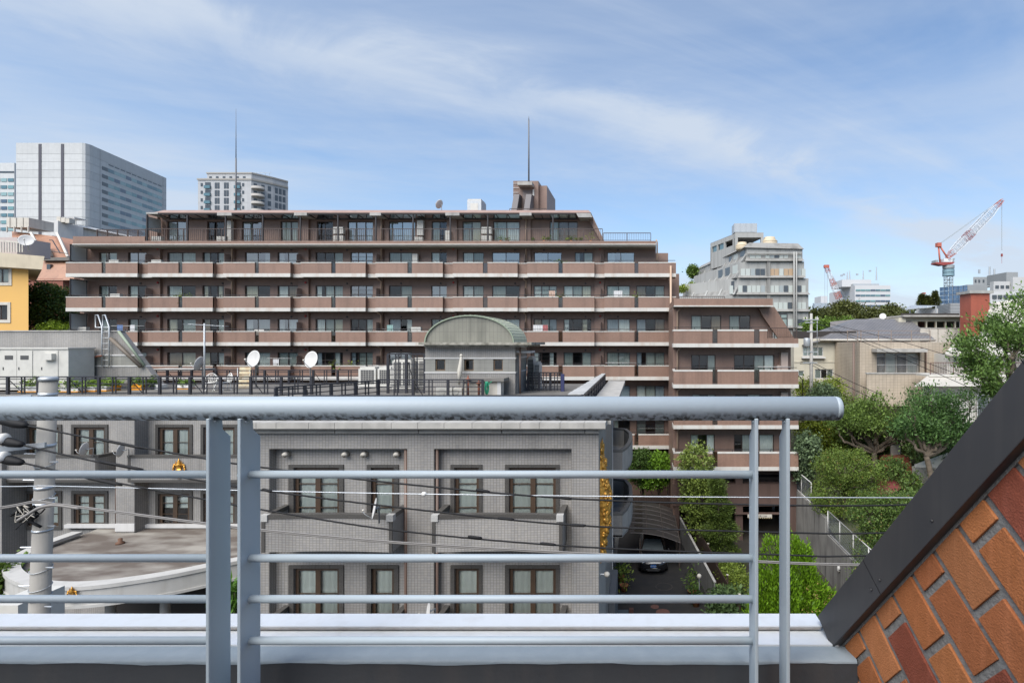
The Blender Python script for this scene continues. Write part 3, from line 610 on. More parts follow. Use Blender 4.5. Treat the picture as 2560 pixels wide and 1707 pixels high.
# top parapet
B('terrace_parapet', browntile, apt, U(1685, Y2), U(1932, Y2), Y2, Y2 + 0.2, V2(763), V2(746)); band2(1684.5, 1933, 766, 762.9)
B('balcony_slab', soffit, apt, U(1685, Y2), U(1932, Y2), Y2 + 0.11, Y2w + 0.3, V2(765.5), V2(757))
B('terrace_parapet', browntile, apt, U(1685, Y2), U(1685, Y2) + 0.15, Y2 + 0.21, Y2w + 5, V2(763), V2(746))
rails(apt, 'terrace_rail', U(1698, 40), U(1812, 40), 40, V(752, 40), V(740, 40) , 0.15, brownmetal)
lv = [(823, 827, 858, 867.5), (924, 928, 960, 969.5), (1026, 1030, 1062, 1071.5), (1129, 1133, 1166, 1175.5)]
wsl = [(1781, 1794), (1885, 1899)]
for k, (vc, vp, vb0, vb1) in enumerate(lv):
    rg = [(1684, 1781), (1794, 1885), (1899, 1918 if k == 0 else 1996)]
    for a, b in rg:
        B('balcony_panel', browntile, apt, U(a, Y2), U(b, Y2), Y2, Y2 + 0.13, V2(vb0), V2(vp)); B('panel_cap', whiteband, apt, U(a, Y2) - 0.01, U(b, Y2) + 0.01, Y2 - 0.02, Y2 + 0.15, V2(vp), V2(vc))
    if k == 0:
        B('balcony_panel', browntile, apt, U(1918, Y2) + 0.002, U(1996, Y2), Y2 + 0.001, Y2 + 0.13, V2(vb0), V2(845)); rails(apt, 'balcony_rail', U(1919, Y2), U(1992, Y2), Y2 + 0.03, V2(845), V2(818.5), 0.13, brownmetal)
    for a, b in wsl:
        xa, xb = U(a, Y2), U(b, Y2); sf = MB(); sf.box(xa, xa + 0.04, Y2 + 0.03, Y2 + 0.09, V2(vb0), V2(vc)); sf.box(xb - 0.04, xb, Y2 + 0.03, Y2 + 0.09, V2(vb0), V2(vc)); sf.box(xa + 0.04, xb - 0.04, Y2 + 0.03, Y2 + 0.09, V2(vb0), V2(vb0) + 0.07)
        sf = sf.build('slit_frame', brownmetal, apt); MB().quad((xa + 0.03, Y2 + 0.06, V2(vb0)), (xb - 0.03, Y2 + 0.06, V2(vb0)), (xb - 0.03, Y2 + 0.06, V2(vc)), (xa + 0.03, Y2 + 0.06, V2(vc))).build('pane', brownglass, sf)
    band2(1683.5, 1996.5, vb1, vb0)
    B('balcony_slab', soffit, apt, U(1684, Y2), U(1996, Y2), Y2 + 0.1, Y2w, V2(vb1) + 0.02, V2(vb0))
    # left return with cap
    B('balcony_return', browntile, apt, XWL, XWL + 0.13, Y2 + 0.131, Y2w, V2(vb0), V2(vp)); B('panel_cap', whiteband, apt, XWL - 0.02, XWL + 0.15, Y2 + 0.151, Y2w, V2(vp), V2(vc)); B('band', whiteband, apt, XWL - 0.03, XWL + 0.1, Y2 + 0.101, Y2w, V2(vb1), V2(vb0))
    hr = MB(); hr.box(XWL, XWR - 0.1 if k else U(1918, Y2), Y2 + 0.05, Y2 + 0.09, V2(vc) + 0.13, V2(vc) + 0.17)
    for i in range(7): hr.box(XWL + 0.1 + i * 1.3, XWL + 0.14 + i * 1.3, Y2 + 0.055, Y2 + 0.085, V2(vc) - 0.02, V2(vc) + 0.13) if not (k == 0 and i > 4) else None
    hr.build('handrail', darkmetal, apt)
    # wall
    zf_ = V2(vb0); ztop = V2(765.5) if k == 0 else V2(lv[k - 1][3])
    ws = [[(1728, 1803, 3), (1823, 1876, 2)], [(1728, 1789, 3), (1835, 1936, 4)], [(1730, 1789, 3), (1838, 1932, 3)], [(1726, 1787, 3), (1835, 1876, 2), (1898, 1935, 1)]][k]
    ops = [(U(a, Y2w), U(b, Y2w), zf_ + 0.05, zf_ + 1.98, n) for a, b, n in ws]
    xr = U(1932, Y2w) if k == 0 else U(1977, Y2w)
    wall_open(XWL + 0.05, xr, zf_, ztop, Y2w, ops).build('wing_wall', browntile2, apt)
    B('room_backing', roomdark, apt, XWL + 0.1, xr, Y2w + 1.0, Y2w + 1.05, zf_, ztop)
    for i, (a, b, c, d, n) in enumerate(ops): window(apt, a, b, c, d, Y2w, n, cur=[['s-f', 's-'], ['--s', '--sf'], ['s-s', '-s-'], ['s-f', '-s', 'f']][k][i])
    m = MB(); x = U(1694, Y2w - 0.2); m.tube([(x, Y2w - 0.15, zf_), (x, Y2w - 0.15, ztop - 0.3), (x + 0.15, Y2w - 0.35, ztop - 0.12)], 0.06, 8); m.build('downpipe', beigepipe, apt, True)
    if k in (1, 2):
        B('meter_cupboard', mat('cupboard_beige%d' % k, (0.42, 0.33, 0.28), 0.6), apt, U(1953, Y2w - 0.4), U(1970, Y2w - 0.4), Y2w - 0.42, Y2w - 0.01, zf_, zf_ + 2.15)
        B('meter_cupboard', MAT['cupboard_beige%d' % k], apt, U(1943, Y2w - 0.4), U(1952, Y2w - 0.4), Y2w - 0.41, Y2w - 0.01, zf_, zf_ + 1.25)
# slanted gable on the wing's top floor
za, zb = V2(766), V2(858)
m = MB(); m.prism([(U(1903, Y2w), V(790, Y2w)), (U(1893, Y2w), V(770, Y2w)), (U(1932, Y2w), V(768, Y2w)), (U(1988, Y2w), zb), (U(1950, Y2w), zb)], 0.25, 'y', Y2w - 0.5); m.build('sloped_fin', browntile, apt)
cs_ = MB(); xa, xb = U(1935, 41), U(1969, 41); cs_.box(xa, xa + 0.06, 41, 41.06, V(858, 41), V(783, 41)); cs_.box(xb - 0.06, xb, 41, 41.06, V(858, 41), V(783, 41)); cs_.box(xa + 0.5, xa + 0.55, 41, 41.06, V(858, 41), V(783, 41)); cs_.box(xa + 0.061, xb - 0.061, 41.002, 41.058, V(786, 41), V(783, 41)); cs_.box(xa + 0.061, xb - 0.061, 41.002, 41.058, V(797, 41), V(794, 41))
cs_ = cs_.build('conservatory_frame', darkmetal, apt); MB().quad((xa, 41.03, V(858, 41)), (xb, 41.03, V(858, 41)), (xb, 41.03, V(783, 41)), (xa, 41.03, V(783, 41))).build('pane', glass('green_glass', (0.45, 0.62, 0.56), 0.2), cs_)
wb = MB(); wb.box(XWL + 0.05, XWL + 0.25, Y2w + 0.001, Y2w + 10, 0, V2(757)); wb.box(U(1977, Y2w) - 0.2, U(1977, Y2w), Y2w + 0.001, Y2w + 10, 3, V2(860)); wb.box(XWL + 0.3, U(1977, Y2w) - 0.3, Y2w + 1.06, Y2w + 10, 3, V2(860)); wb.box(XWL + 0.3, U(1925, Y2w), Y2w + 1.06, Y2w + 10, V2(859), V2(757))
wb.build('core_wall', browntile2, apt)
# undercroft and garage mouth below the wing
ga = mat('garage_paint', (0.10, 0.062, 0.05), 0.8, streak=(2, 0.4))
B('garage_beam', ga, apt, XWL, U(1990, Y2w), Y2w - 0.2, Y2w + 0.1, V(1262, Y2w), V(1207, Y2w)); B('garage_beam', ga, apt, U(1835, Y2w), U(1960, Y2w), Y2w - 0.35, Y2w - 0.21, V(1281, Y2w), V(1277, Y2w))
for a, b in ((1686, 1698), (1838, 1856), (1960, 1990)): B('garage_column', ga, apt, U(a, Y2w), U(b, Y2w), Y2w - 0.15, Y2w + 0.35, -0.5, V(1176, Y2w))
B('garage_back', roomdark, apt, XWL, U(1990, Y2w), Y2w + 7, Y2w + 7.1, -0.5, V2(1176)); B('garage_ceiling', roomdark, apt, XWL, U(1990, Y2w), Y2w + 0.36, Y2w + 7, V(1200, Y2w), V(1195, Y2w))
sg = thing('height_limit_sign', 'white height limit sign hanging over the garage mouth', 'sign', P(1900, 1296, 37.5))
B('board', offwhite, sg, U(1869, 37.5), U(1930, 37.5), 37.5, 37.54, V(1292.5, 37.5), V(1285, 37.5))
st_ = MB()
for i in range(11):
    x = U(1869 + i * 5.55, 37.5); st_.box(x, x + 0.077, 37.505, 37.535, V(1295, 37.5), V(1292.6, 37.5))
st_.build('hazard_stripes', black, sg)
B('stripe_ground', mat('hazard_yellow', (0.6, 0.5, 0.3), 0.6), sg, U(1869, 37.5), U(1930, 37.5), 37.512, 37.53, V(1294.9, 37.5), V(1292.65, 37.5))
text_mesh('\u9ad8\u3055\u5236\u9650 2.3M', 0.165, black, 'lettering', sg, (U(1899, 37.5), 37.497, V(1291.4, 37.5)), (R(90), 0, 0))
# ------------------------------------------------------------------ the grey tiled building across the street
Yg, Yr, Ya = 17.0, 17.32, 16.25
grey = thing('grey_tiled_building', 'grey tiled low building with dark-framed windows and a roof terrace', 'building', (-12, 22, 0))
XGL, XGR = U(620, Yg), -1.3; ZR = 11.26
bays = [(U(673, Yg), U(1018, Yg)), (U(1085, Yg), U(1429, Yg))]
zt_bay = V(1121, Yg)
ROW = [(V(1160, Yr), 7.72), (V(1411, Yr), 4.50), (V(1411, Yr) - 3.22, 1.3)]
wall_open(XGL, XGR, 0, V(1082, Yg) + 0.02, Yg, [(a, b, -0.01, zt_bay) for a, b in bays], Yr - Yg).build('wall', greytile, grey)
wu = [[(723, 860, 736, 849), (918, 997, 929, 986)], [(1127, 1206, 1137, 1198), (1263, 1399, 1273, 1390)]]
def surround(par, xa, xb, ia, ib, za, zb, zi, y):
    """Dark granite blocks round an opening: a row across the head and blocks down both sides."""
    n = max(2, round((xb - xa) / 0.4))
    for i in range(n):
        B('surround_stone', blackstone, par, xa + (xb - xa) * i / n + 0.004, xa + (xb - xa) * (i + 1) / n - 0.004, y - 0.05, y + 0.1, zi + 0.004, zb)
    n = max(2, round((zi - za) / 0.42))
    for i in range(n):
        c, d = za + (zi - za) * i / n + 0.003, za + (zi - za) * (i + 1) / n - 0.003
        B('surround_stone', blackstone, par, xa, ia, y - 0.048, y + 0.1, c, d); B('surround_stone', blackstone, par, ib, xb, y - 0.048, y + 0.1, c, d)
for bi, (ba, bb) in enumerate(bays):
    ops = []
    for zt_, zb_ in ROW:
        for (a, b, c, d) in wu[bi]: ops.append((U(c, Yr), U(d, Yr), zb_, zt_ - 0.1))
    wall_open(ba, bb, 0, zt_bay, Yr, ops, 0.2).build('recess_wall', greytile, grey)
    B('room_backing', roomdark, grey, ba, bb, Yr + 0.9, Yr + 0.95, 0, zt_bay)
    for ri, (zt_, zb_) in enumerate(ROW[:2]):
        for wi, (a, b, c, d) in enumerate(wu[bi]):
            big = (b - a) > 100
            surround(grey, U(a, Yr), U(b, Yr), U(c, Yr), U(d, Yr), zb_, zt_, zt_ - 0.1, Yr)
            x0, x1 = U(c, Yr), U(d, Yr); fw = 0.10
            wd_ = window(grey, x0, x1, zb_, zt_ - 0.1, Yr, 2 if big else 1, fm=wood, dep=0.05, fw=fw, mid=0.16, cur='f', rail=(0.42, 0.76) if ri == 0 else (0.33, 0.62))
        # balcony
    for ri in range(2):
        dz = 3.22 * ri; xa = U(655 if bi == 0 else 1081, Ya); xb = U(980 if bi == 0 else 1405, Ya); zc = 8.78 - dz; zb_ = 7.66 - dz
        n = 14; topv = []; 
        def bow(t): return Ya + 0.10 * math.sin(math.pi * t)       # slightly bowed front
        m = MB(); c = MB()
        for i in range(n):
            t0, t1 = i / n, (i + 1) / n; p, q = xa + (xb - xa) * t0, xa + (xb - xa) * t1; y0, y1 = bow(t0), bow(t1)
            m.add([(p, y0, zb_), (q, y1, zb_), (q, y1, zc - 0.13), (p, y0, zc - 0.13), (p, y0 + .14, zb_), (q, y1 + .14, zb_), (q, y1 + .14, zc - 0.13), (p, y0 + .14, zc - 0.13)], [(0, 1, 2, 3), (5, 4, 7, 6), (0, 4, 5, 1)])
            c.add([(p, y0 - .015, zc - 0.13), (q, y1 - .015, zc - 0.13), (q, y1 - .015, zc), (p, y0 - .015, zc), (p, y0 + .17, zc - 0.13), (q, y1 + .17, zc - 0.13), (q, y1 + .17, zc), (p, y0 + .17, zc)], [(0, 1, 2, 3), (3, 2, 6, 7), (5, 4, 7, 6), (0, 4, 5, 1)])
        m.build('balcony_front', greytile, grey); c.build('balcony_cap', blackstone, grey)
        for x, s_ in ((xa, 1), (xb, -1)):
            B('balcony_side', greytile, grey, x if s_ > 0 else x - 0.12, x + 0.12 if s_ > 0 else x, Ya + 0.02, Yr, zb_, zc - 0.131); B('balcony_cap', blackstone, grey, x - 0.02 if s_ > 0 else x - 0.15, x + 0.15 if s_ > 0 else x + 0.02, Ya + 0.18, Yr, zc - 0.13, zc - 0.001)
            B('corner_stone', speckle, grey, x - 0.04 if s_ > 0 else x - 0.17, x + 0.17 if s_ > 0 else x + 0.04, Ya - 0.03, Ya + 0.16, zc - 0.19, zc + 0.004); B('edge_trim', blackstone, grey, x - 0.012 if s_ > 0 else x - 0.09, x + 0.09 if s_ > 0 else x + 0.012, Ya - 0.018, Ya + 0.02, zb_, zc - 0.19)
        B('balcony_floor', soffit, grey, xa + 0.05, xb - 0.05, Ya + 0.12, Yr, zb_ + 0.01, zb_ + 0.12)
for x, r_ in ((U(1011, Yg), .05), (U(1093, Yg + .1), .045)):
    m = MB(); m.tube([(x, Yg + 0.1, 0.2), (x, Yg + 0.1, zt_bay - 0.02)], r_, 10); m.build('downpipe', brownpipe, grey, True)
for uu_ in (721, 868, 915, 996):
    x = U(uu_, Yr); z = V(1133, Yr); m = MB(); m.tube([(x, Yr, z), (x, Yr - 0.16, z), (x, Yr - 0.2, z - 0.02)], 0.085, 12); m.build('hood_vent', offwhite, grey, True)
# coping stones round the roof of the front block
cb_ = [600, 640, 690, 771, 836, 905, 978, 1044, 1110, 1180, 1253, 1300, 1348, 1400, 1460, 1514]
for a, b in zip(cb_[:-1], cb_[1:]):
    B('coping_stone', concrete_lt, grey, U(a, 16.62) + 0.006, U(b, 16.62) - 0.006, 16.62, 17.55, V(1071, 16.62), 11.5)
B('coping_bed', concrete_lt, grey, U(600, 16.62), U(1513, 16.62), 16.66, 17.5, V(1071, 16.62) - 0.03, 11.46)
for a, b in ((600, 836), (838, 1045), (1047, 1253), (1255, 1461), (1463, 1497)): B('cornice_stone', concrete_lt, grey, U(a, 16.85), U(b, 16.85), 16.85, Yg + 0.05, V(1082, 16.85), V(1072.5, 16.85))
y = 17.56
while y < 34.3: B('coping_stone', concrete_lt, grey, -2.0, -0.95, y + 0.006, y + 1.19, 11.31, 11.5); y += 1.2
# right flank
plaster = mat('plain_plaster', (0.33, 0.315, 0.29), 0.8, noise=(1.5, 0.3), streak=(3, 0.3))
B('flank_wall', plaster, grey, -1.6, XGR, Yg + 0.002, 20.4, 0, 11.31); B('flank_wall', greytile, grey, -1.6, XGR - 0.03, 20.4, 25.8, 0, 11.31); B('edge_trim', whitepaint, grey, -1.4, XGR + 0.01, 25.75, 25.83, 0, 11.3); B('flank_wall', greytile, grey, -1.9, -1.65, 25.83, 35, 0, 11.3)
plinth = mat('dark_plinth', (0.11, 0.115, 0.12), 0.7, noise=(2, 0.3)); B('plinth', plinth, grey, XGR - 0.02, XGR + 0.25, 22.5, 25.6, 0, 3.2)
for zc in (11.95, 8.82, 5.80):
    out = [(-1.65, 25.8), (-0.84, 25.8), (-0.62, 26.6), (-0.46, 27.8), (-0.40, 29.2), (-0.46, 30.8), (-0.8, 32.2), (-1.65, 32.6)]
    inn = [(-1.65, 26.0), (-0.98, 26.0), (-0.80, 26.7), (-0.65, 27.85), (-0.59, 29.2), (-0.65, 30.7), (-0.95, 32.0), (-1.65, 32.4)]
    def ring(o1, i1, z0, z1):
        n = len(o1); vs_ = [(x, y, z0) for x, y in o1] + [(x, y, z1) for x, y in o1] + [(x, y, z0) for x, y in i1] + [(x, y, z1) for x, y in i1]; fs = []
        for i in range(n - 1): fs += [(i, i + 1, n + i + 1, n + i), (n + i, n + i + 1, 3 * n + i + 1, 3 * n + i), (3 * n + i, 3 * n + i + 1, 2 * n + i + 1, 2 * n + i)]
        return MB().add(vs_, fs)
    if zc < 11:
        m = ring(out[1:], inn[1:], zc - 1.12, zc - 0.12); m.build('curved_balcony', plaster, grey); B('balcony_front', greytile, grey, -1.64, -0.842, 25.8, 25.99, zc - 1.12, zc - 0.12)
        ring(out, inn, zc - 0.12, zc).build('balcony_cap', mat('cap_grey_%d' % int(zc), (0.12, 0.115, 0.105), 0.7), grey)
        m = MB(); m.prism(out, 0.1, 'z', zc - 1.14); m.build('balcony_floor', concrete, grey)
# roofs and bodies
B('roof', roofgrey, grey, XGL, -2.0, 17.56, 35, ZR - 0.2, ZR); m = MB(); m.box(-40, XGL - 0.001, 25.45, 36, ZR - 0.2, ZR - 0.003); m.build('roof', roofgrey, grey)
B('core_wall', greytile, grey, XGL + 0.01, -1.66, 18.4, 34.9, 0, ZR - 0.21); B('core_wall', greytile, grey, -40, XGL, 26.5, 35.8, 0, ZR - 0.21); B('flank_wall', greytile, grey, XGL - 0.0, XGL + 0.2, 17.35, 26, 0, ZR - 0.21)
# ---- set-back left part
Yl = 25.2
wl = [(64, 156), (180, 271), (390, 482), (503, 595)]
rowl = [(V(1060, Yl), 7.6), (V(1226, Yl), V(1322, Yl))]
ops = []
for (zt_, zb_) in rowl:
    for a, b in wl: ops.append((U(a + 7, Yl), U(b - 7, Yl), zb_ + (0.0 if zb_ > 7 else 0.15), zt_ - 0.13))
wall_open(-40, XGL, 0, ZR + 0.25, Yl, ops, 0.22).build('wall', greytile, grey); B('room_backing', roomdark, grey, -40, XGL, Yl + 1.0, Yl + 1.05, 0, ZR - 0.3)
lowroom = MB(); lowroom.box(U(410, Yl), U(470, Yl), Yl + 0.8, Yl + 0.95, V(1322, Yl), V(1290, Yl)); 
for (zt_, zb_) in rowl:
    for i, (a, b) in enumerate(wl):
        surround(grey, U(a, Yl), U(b, Yl), U(a + 7, Yl), U(b - 7, Yl), zb_, zt_, zt_ - 0.13, Yl)
        if zb_ < 7: B('surround_stone', blackstone, grey, U(a, Yl), U(b, Yl), Yl - 0.052, Yl + 0.1, zb_ - 0.002, zb_ + 0.148)
        wd_ = window(grey, U(a + 7, Yl), U(b - 7, Yl), zb_ + (0.0 if zb_ > 7 else 0.15), zt_ - 0.13, Yl, 2, fm=wood, dep=0.04, fw=0.13, mid=0.2, cur='f' if not (i == 2 and zb_ < 7) else '-', rail=(0.36, 0.7))
        if i == 2 and zb_ < 7:
            xa, xb = U(a + 7, Yl), U(b - 7, Yl); B('roller_blind', curtain_m, wd_, xa + 0.1, xb - 0.1, Yl + 0.2, Yl + 0.215, zt_ - 0.85, zt_ - 0.15)
B('pier', greytile, grey, U(290, 24.5), U(336, 24.5), 24.5, Yl, 5.2, ZR + 0.2); B('pier_foot', whitepaint, grey, U(289, 24.5), U(337, 24.5), 24.47, 24.52, 5.4, 5.75); B('pier', greytile, grey, -40, U(4, 24.2), 24.2, Yl, 0, ZR)
for x, y_ in ((U(286, 25.0), 25.0), (U(345, 25.0), 25.0)): 
    m = MB(); m.tube([(x, y_ + 0.1, 5.5), (x, y_ + 0.1, V(1200, 25))], 0.05, 8); m.build('downpipe', brownpipe, grey, True)
for u0, u1 in ((-80, 246), (320, 600)):
    yb_ = 24.38; xa, xb = U(u0, yb_), U(u1, yb_); zc, zb_ = V(1137, yb_), V(1205, yb_)
    B('balcony_front', greytile, grey, xa, xb, yb_, yb_ + 0.15, zb_ + 0.12, zc - 0.12); B('balcony_cap', blackstone, grey, xa - 0.02, xb + 0.02, yb_ - 0.02, yb_ + 0.18, zc - 0.12, zc); B('balcony_sill', blackstone, grey, xa - 0.01, xb + 0.01, yb_ - 0.012, yb_ + 0.16, zb_, zb_ + 0.12)
    for x in (xa, xb - 0.12): B('balcony_side', greytile, grey, x, x + 0.12, yb_ + 0.151, Yl, zb_ + 0.12, zc - 0.12); B('balcony_cap', blackstone, grey, x - 0.03, x + 0.15, yb_ + 0.181, Yl, zc - 0.121, zc - 0.001); B('edge_trim', blackstone, grey, x - 0.01, x + 0.11, yb_ - 0.012, yb_ + 0.03, zb_ + 0.12, zc - 0.12)
    B('balcony_floor', soffit, grey, xa + 0.02, xb - 0.02, yb_ + 0.16, Yl, zb_ + 0.02, zb_ + 0.16)
B('kerb', whitepaint, grey, U(170, Yl), U(620, Yl), Yl - 0.18, Yl - 0.02, 5.36, 5.52)
# ---- entrance canopy with a leaf-shaped roof
outl = [(-25.2, 24.0), (-25.15, 22.6), (-24.75, 21.4), (-24.0, 20.4), (-23.0, 19.6), (-21.6, 18.9), (-20.3, 18.62), (-19.0, 18.72), (-17.8, 19.2), (-16.8, 19.8), (-15.6, 20.8), (-14.2, 21.9), (-12.35, 23.1)]
def smooth_path(ps, n):
    out_ = []
    for i in range(len(ps) - 1):
        p0, p1, p2, p3 = ps[max(0, i - 1)], ps[i], ps[i + 1], ps[min(len(ps) - 1, i + 2)]
        for k in range(n):
            t = k / n; out_.append(tuple(0.5 * ((2 * p1[d]) + (-p0[d] + p2[d]) * t + (2 * p0[d] - 5 * p1[d] + 4 * p2[d] - p3[d]) * t * t + (-p0[d] + 3 * p1[d] - 3 * p2[d] + p3[d]) * t ** 3) for d in range(len(p1))))
    return out_ + [ps[-1]]
oc = smooth_path(outl, 5)
def offs(path, d):
    r_ = []
    for i, p in enumerate(path):
        a, b = path[max(0, i - 1)], path[min(len(path) - 1, i + 1)]; tx, ty = b[0] - a[0], b[1] - a[1]; l = math.hypot(tx, ty); r_.append((p[0] - ty / l * d, p[1] + tx / l * d))
    return r_
canopyw = mat('canopy_white', (0.42, 0.41, 0.385), 0.7, noise=(1.5, 0.3), streak=(3.5, 0.5, (0.28, 0.26, 0.22)))
def ribbon(o1, i1, z0, z1, name, mt):
    n = len(o1); vs_ = [(x, y, z0) for x, y in o1] + [(x, y, z1) for x, y in o1] + [(x, y, z0) for x, y in i1] + [(x, y, z1) for x, y in i1]; fs = []
    for i in range(n - 1): fs += [(i, i + 1, n + i + 1, n + i), (n + i, n + i + 1, 3 * n + i + 1, 3 * n + i), (3 * n + i, 3 * n + i + 1, 2 * n + i + 1, 2 * n + i), (2 * n + i, 2 * n + i + 1, i + 1, i)]
    return MB().add(vs_, fs).build(name, mt, grey)
step = 7
for i in range(0, len(oc) - 1, step):
    seg = oc[i:i + step + 1]
    if len(seg) < 2: continue
    ribbon(seg, offs(seg, 0.3), 4.9, 5.43, 'canopy_fascia', canopyw)
ribbon(offs(oc, -0.05), offs(oc, 0.42), 5.43, 5.56, 'canopy_coping', mat('canopy_cap', (0.43, 0.42, 0.395), 0.65, noise=(3, 0.25))); ribbon(offs(oc, -0.04), offs(oc, 0.35), 4.80, 4.9, 'canopy_lip', canopyw)
wetroof = mat('stained_roof', (0.105, 0.085, 0.07), 0.7, noise=(0.75, 0.9, (0.30, 0.28, 0.245)), bump=(20, 0.2))
_t = wetroof.node_tree
for n_ in _t.nodes:
    if n_.type == 'TEX_NOISE' and abs(n_.inputs['Scale'].default_value - 0.75) < 1e-4:
        mp_ = _t.nodes.new('ShaderNodeMapping'); mp_.inputs['Scale'].default_value = (0.7, 1.7, 1); mp_.inputs['Rotation'].default_value = (0, 0, R(-25)); lk(_t, _t.nodes['Geometry'].outputs['Position'], mp_.inputs[0]); lk(_t, mp_.outputs[0], n_.inputs['Vector']); n_.inputs['Detail'].default_value = 9
m = MB(); pl = offs(oc, 0.2) + [(-12.35, Yl), (-25.2, Yl)]; m.prism(pl, 0.12, 'z', 5.2); m.build('canopy_roof', wetroof, grey)
m = MB(); pl2 = offs(oc, 0.3) + [(-12.4, Yl), (-25.1, Yl)]; m.prism(pl2, 0.05, 'z', 4.9); m.build('canopy_soffit', soffit, grey)
for x, y in ((-22.0, 20.2), (-20.0, 20.4), (-18.2, 20.7), (-16.6, 21.4), (-15.0, 22.4)):
    m = MB(); m.lathe([(0.24, 0), (0.24, 0.2), (0.17, 0.3), (0.16, 4.6), (0.24, 4.75), (0.24, 4.9)], (x, y, 0), 14); m.build('canopy_column', concrete_lt, grey, True)
B('entrance_wall', roomdark, grey, -24, -12.5, 24.4, 24.5, 0, 4.89)
m = MB(); m.lathe([(0.16, 0), (0.16, 0.06), (0.08, 0.1), (0.08, 0.22), (0.0, 0.26)], (U(266, 22.6), 23.2, 5.32), 12); m.build('roof_vent', mat('rusty', (0.12, 0.06, 0.035), 0.8), grey, True)
# ---- penthouse with a barrel roof
Yh = 28.0; xa, xb = U(1063, Yh), U(1288, Yh); Yhb = 30.8
zt_ = V(865, Yh)
zs = [ZR - 0.01, V(932, Yh), V(929, Yh), V(896.5, Yh), V(893, Yh), zt_]
po = [(U(a, Yh), U(b, Yh), V(926, Yh), V(897.5, Yh)) for a, b in ((1088, 1113), (1160, 1184), (1233, 1257))]
wall_open(xa, xb, zs[0], zs[1], Yh, []).build('penthouse_wall', greytile, grey); wall_open(xa, xb, zs[2], zs[3], Yh, po, 0.25).build('penthouse_wall', greystone, grey); wall_open(xa, xb, zs[4], zs[5], Yh, []).build('penthouse_wall', greytile, grey)
for k in (1, 3): B('string_course', whitepaint, grey, xa - 0.03, xb + 0.03, Yh - 0.03, Yhb, zs[k], zs[k + 1])
B('penthouse_side', greytile, grey, xb - 0.25, xb, Yh + 0.002, Yhb - 0.01, zs[0], zs[1] - 0.002); B('penthouse_side', greystone, grey, xb - 0.25, xb, Yh + 0.002, Yhb - 0.01, zs[2] + 0.002, zs[3] - 0.002); B('penthouse_side', greytile, grey, xb - 0.25, xb, Yh + 0.002, Yhb - 0.01, zs[4] + 0.002, zs[5]); B('penthouse_side', greytile, grey, xa, xa + 0.25, Yh + 0.002, Yhb - 0.01, zs[0], zs[5])
B('room_backing', roomdark, grey, xa + 0.26, xb - 0.26, Yh + 1.2, Yh + 1.25, zs[0], zs[5])
for a, b, c, d in po: window(grey, a, b, c, d, Yh, 1, fm=mat('window_bronze', (0.15, 0.10, 0.06), 0.4) if 'window_bronze' not in MAT else MAT['window_bronze'], dep=0.08, fw=0.06)
m = MB(); zc0, zc1 = V(866.5, 27.6), V(855, 27.6); m.box(U(1060, 27.6), U(1318, 27.6), 27.6, Yhb + 0.4, zc0, zc0 + 0.1); m.box(U(1049, 27.6), U(1330, 27.6), 27.45, Yhb + 0.6, zc0 + 0.1, zc1); m.build('cornice', mat('mossy_concrete', (0.30, 0.285, 0.24), 0.9, noise=(3.5, 0.8, (0.09, 0.085, 0.065)), bump=(20, 0.4)), grey)
n = 28; cx_ = (U(1065, Yh) + U(1283, Yh)) / 2; rx = (U(1283, Yh) - U(1065, Yh)) / 2; rz = V(790, Yh) - zc1
arc = [(cx_ - rx * math.cos(math.pi * i / n), zc1 + rz * math.sin(math.pi * i / n)) for i in range(n + 1)]
m = MB(); m.prism(arc, 0.3, 'y', Yh); m.build('barrel_gable', domestone, grey)
arc2 = [(cx_ - (rx + 0.06) * math.cos(math.pi * i / n), zc1 + (rz + 0.06) * math.sin(math.pi * i / n)) for i in range(n + 1)]
m = MB(); m.prism(arc2 + arc[::-1], 0.12, 'y', Yh - 0.1); m.build('barrel_edge', copperdk, grey)
for i in range(n):   # copper trays, one per strip with a standing seam
    m = MB(); a, b = arc2[i], arc2[i + 1]; m.add([(a[0], Yh + 0.02, a[1]), (b[0], Yh + 0.02, b[1]), (b[0], Yhb + 0.3, b[1]), (a[0], Yhb + 0.3, a[1])], [(0, 1, 2, 3)])
    s_ = 1.012; m.tube([(a[0], Yh + 0.02, a[1] + 0.012), (a[0], Yhb + 0.3, a[1] + 0.006)], 0.013, 5)
    m.build('copper_tray', copper, grey)
m = MB(); m.prism(arc, 0.1, 'y', Yhb + 0.1); m.build('barrel_gable', domestone, grey)
# side door, its hood and pipe
B('door', mat('grey_door', (0.16, 0.165, 0.165), 0.5), grey, xb + 0.002, xb + 0.05, Yh + 0.35, Yh + 1.15, zs[0], zs[0] + 2.05); B('door_hood', whitepaint, grey, xb + 0.001, xb + 0.75, Yh + 0.2, Yh + 1.4, V(882, Yh), V(877, Yh)); m = MB(); m.tube([(xb + 0.25, Yh + 0.02, zs[0] + 0.05), (xb + 0.25, Yh + 0.02, zt_)], 0.045, 8); m.build('downpipe', brownpipe, grey, True)
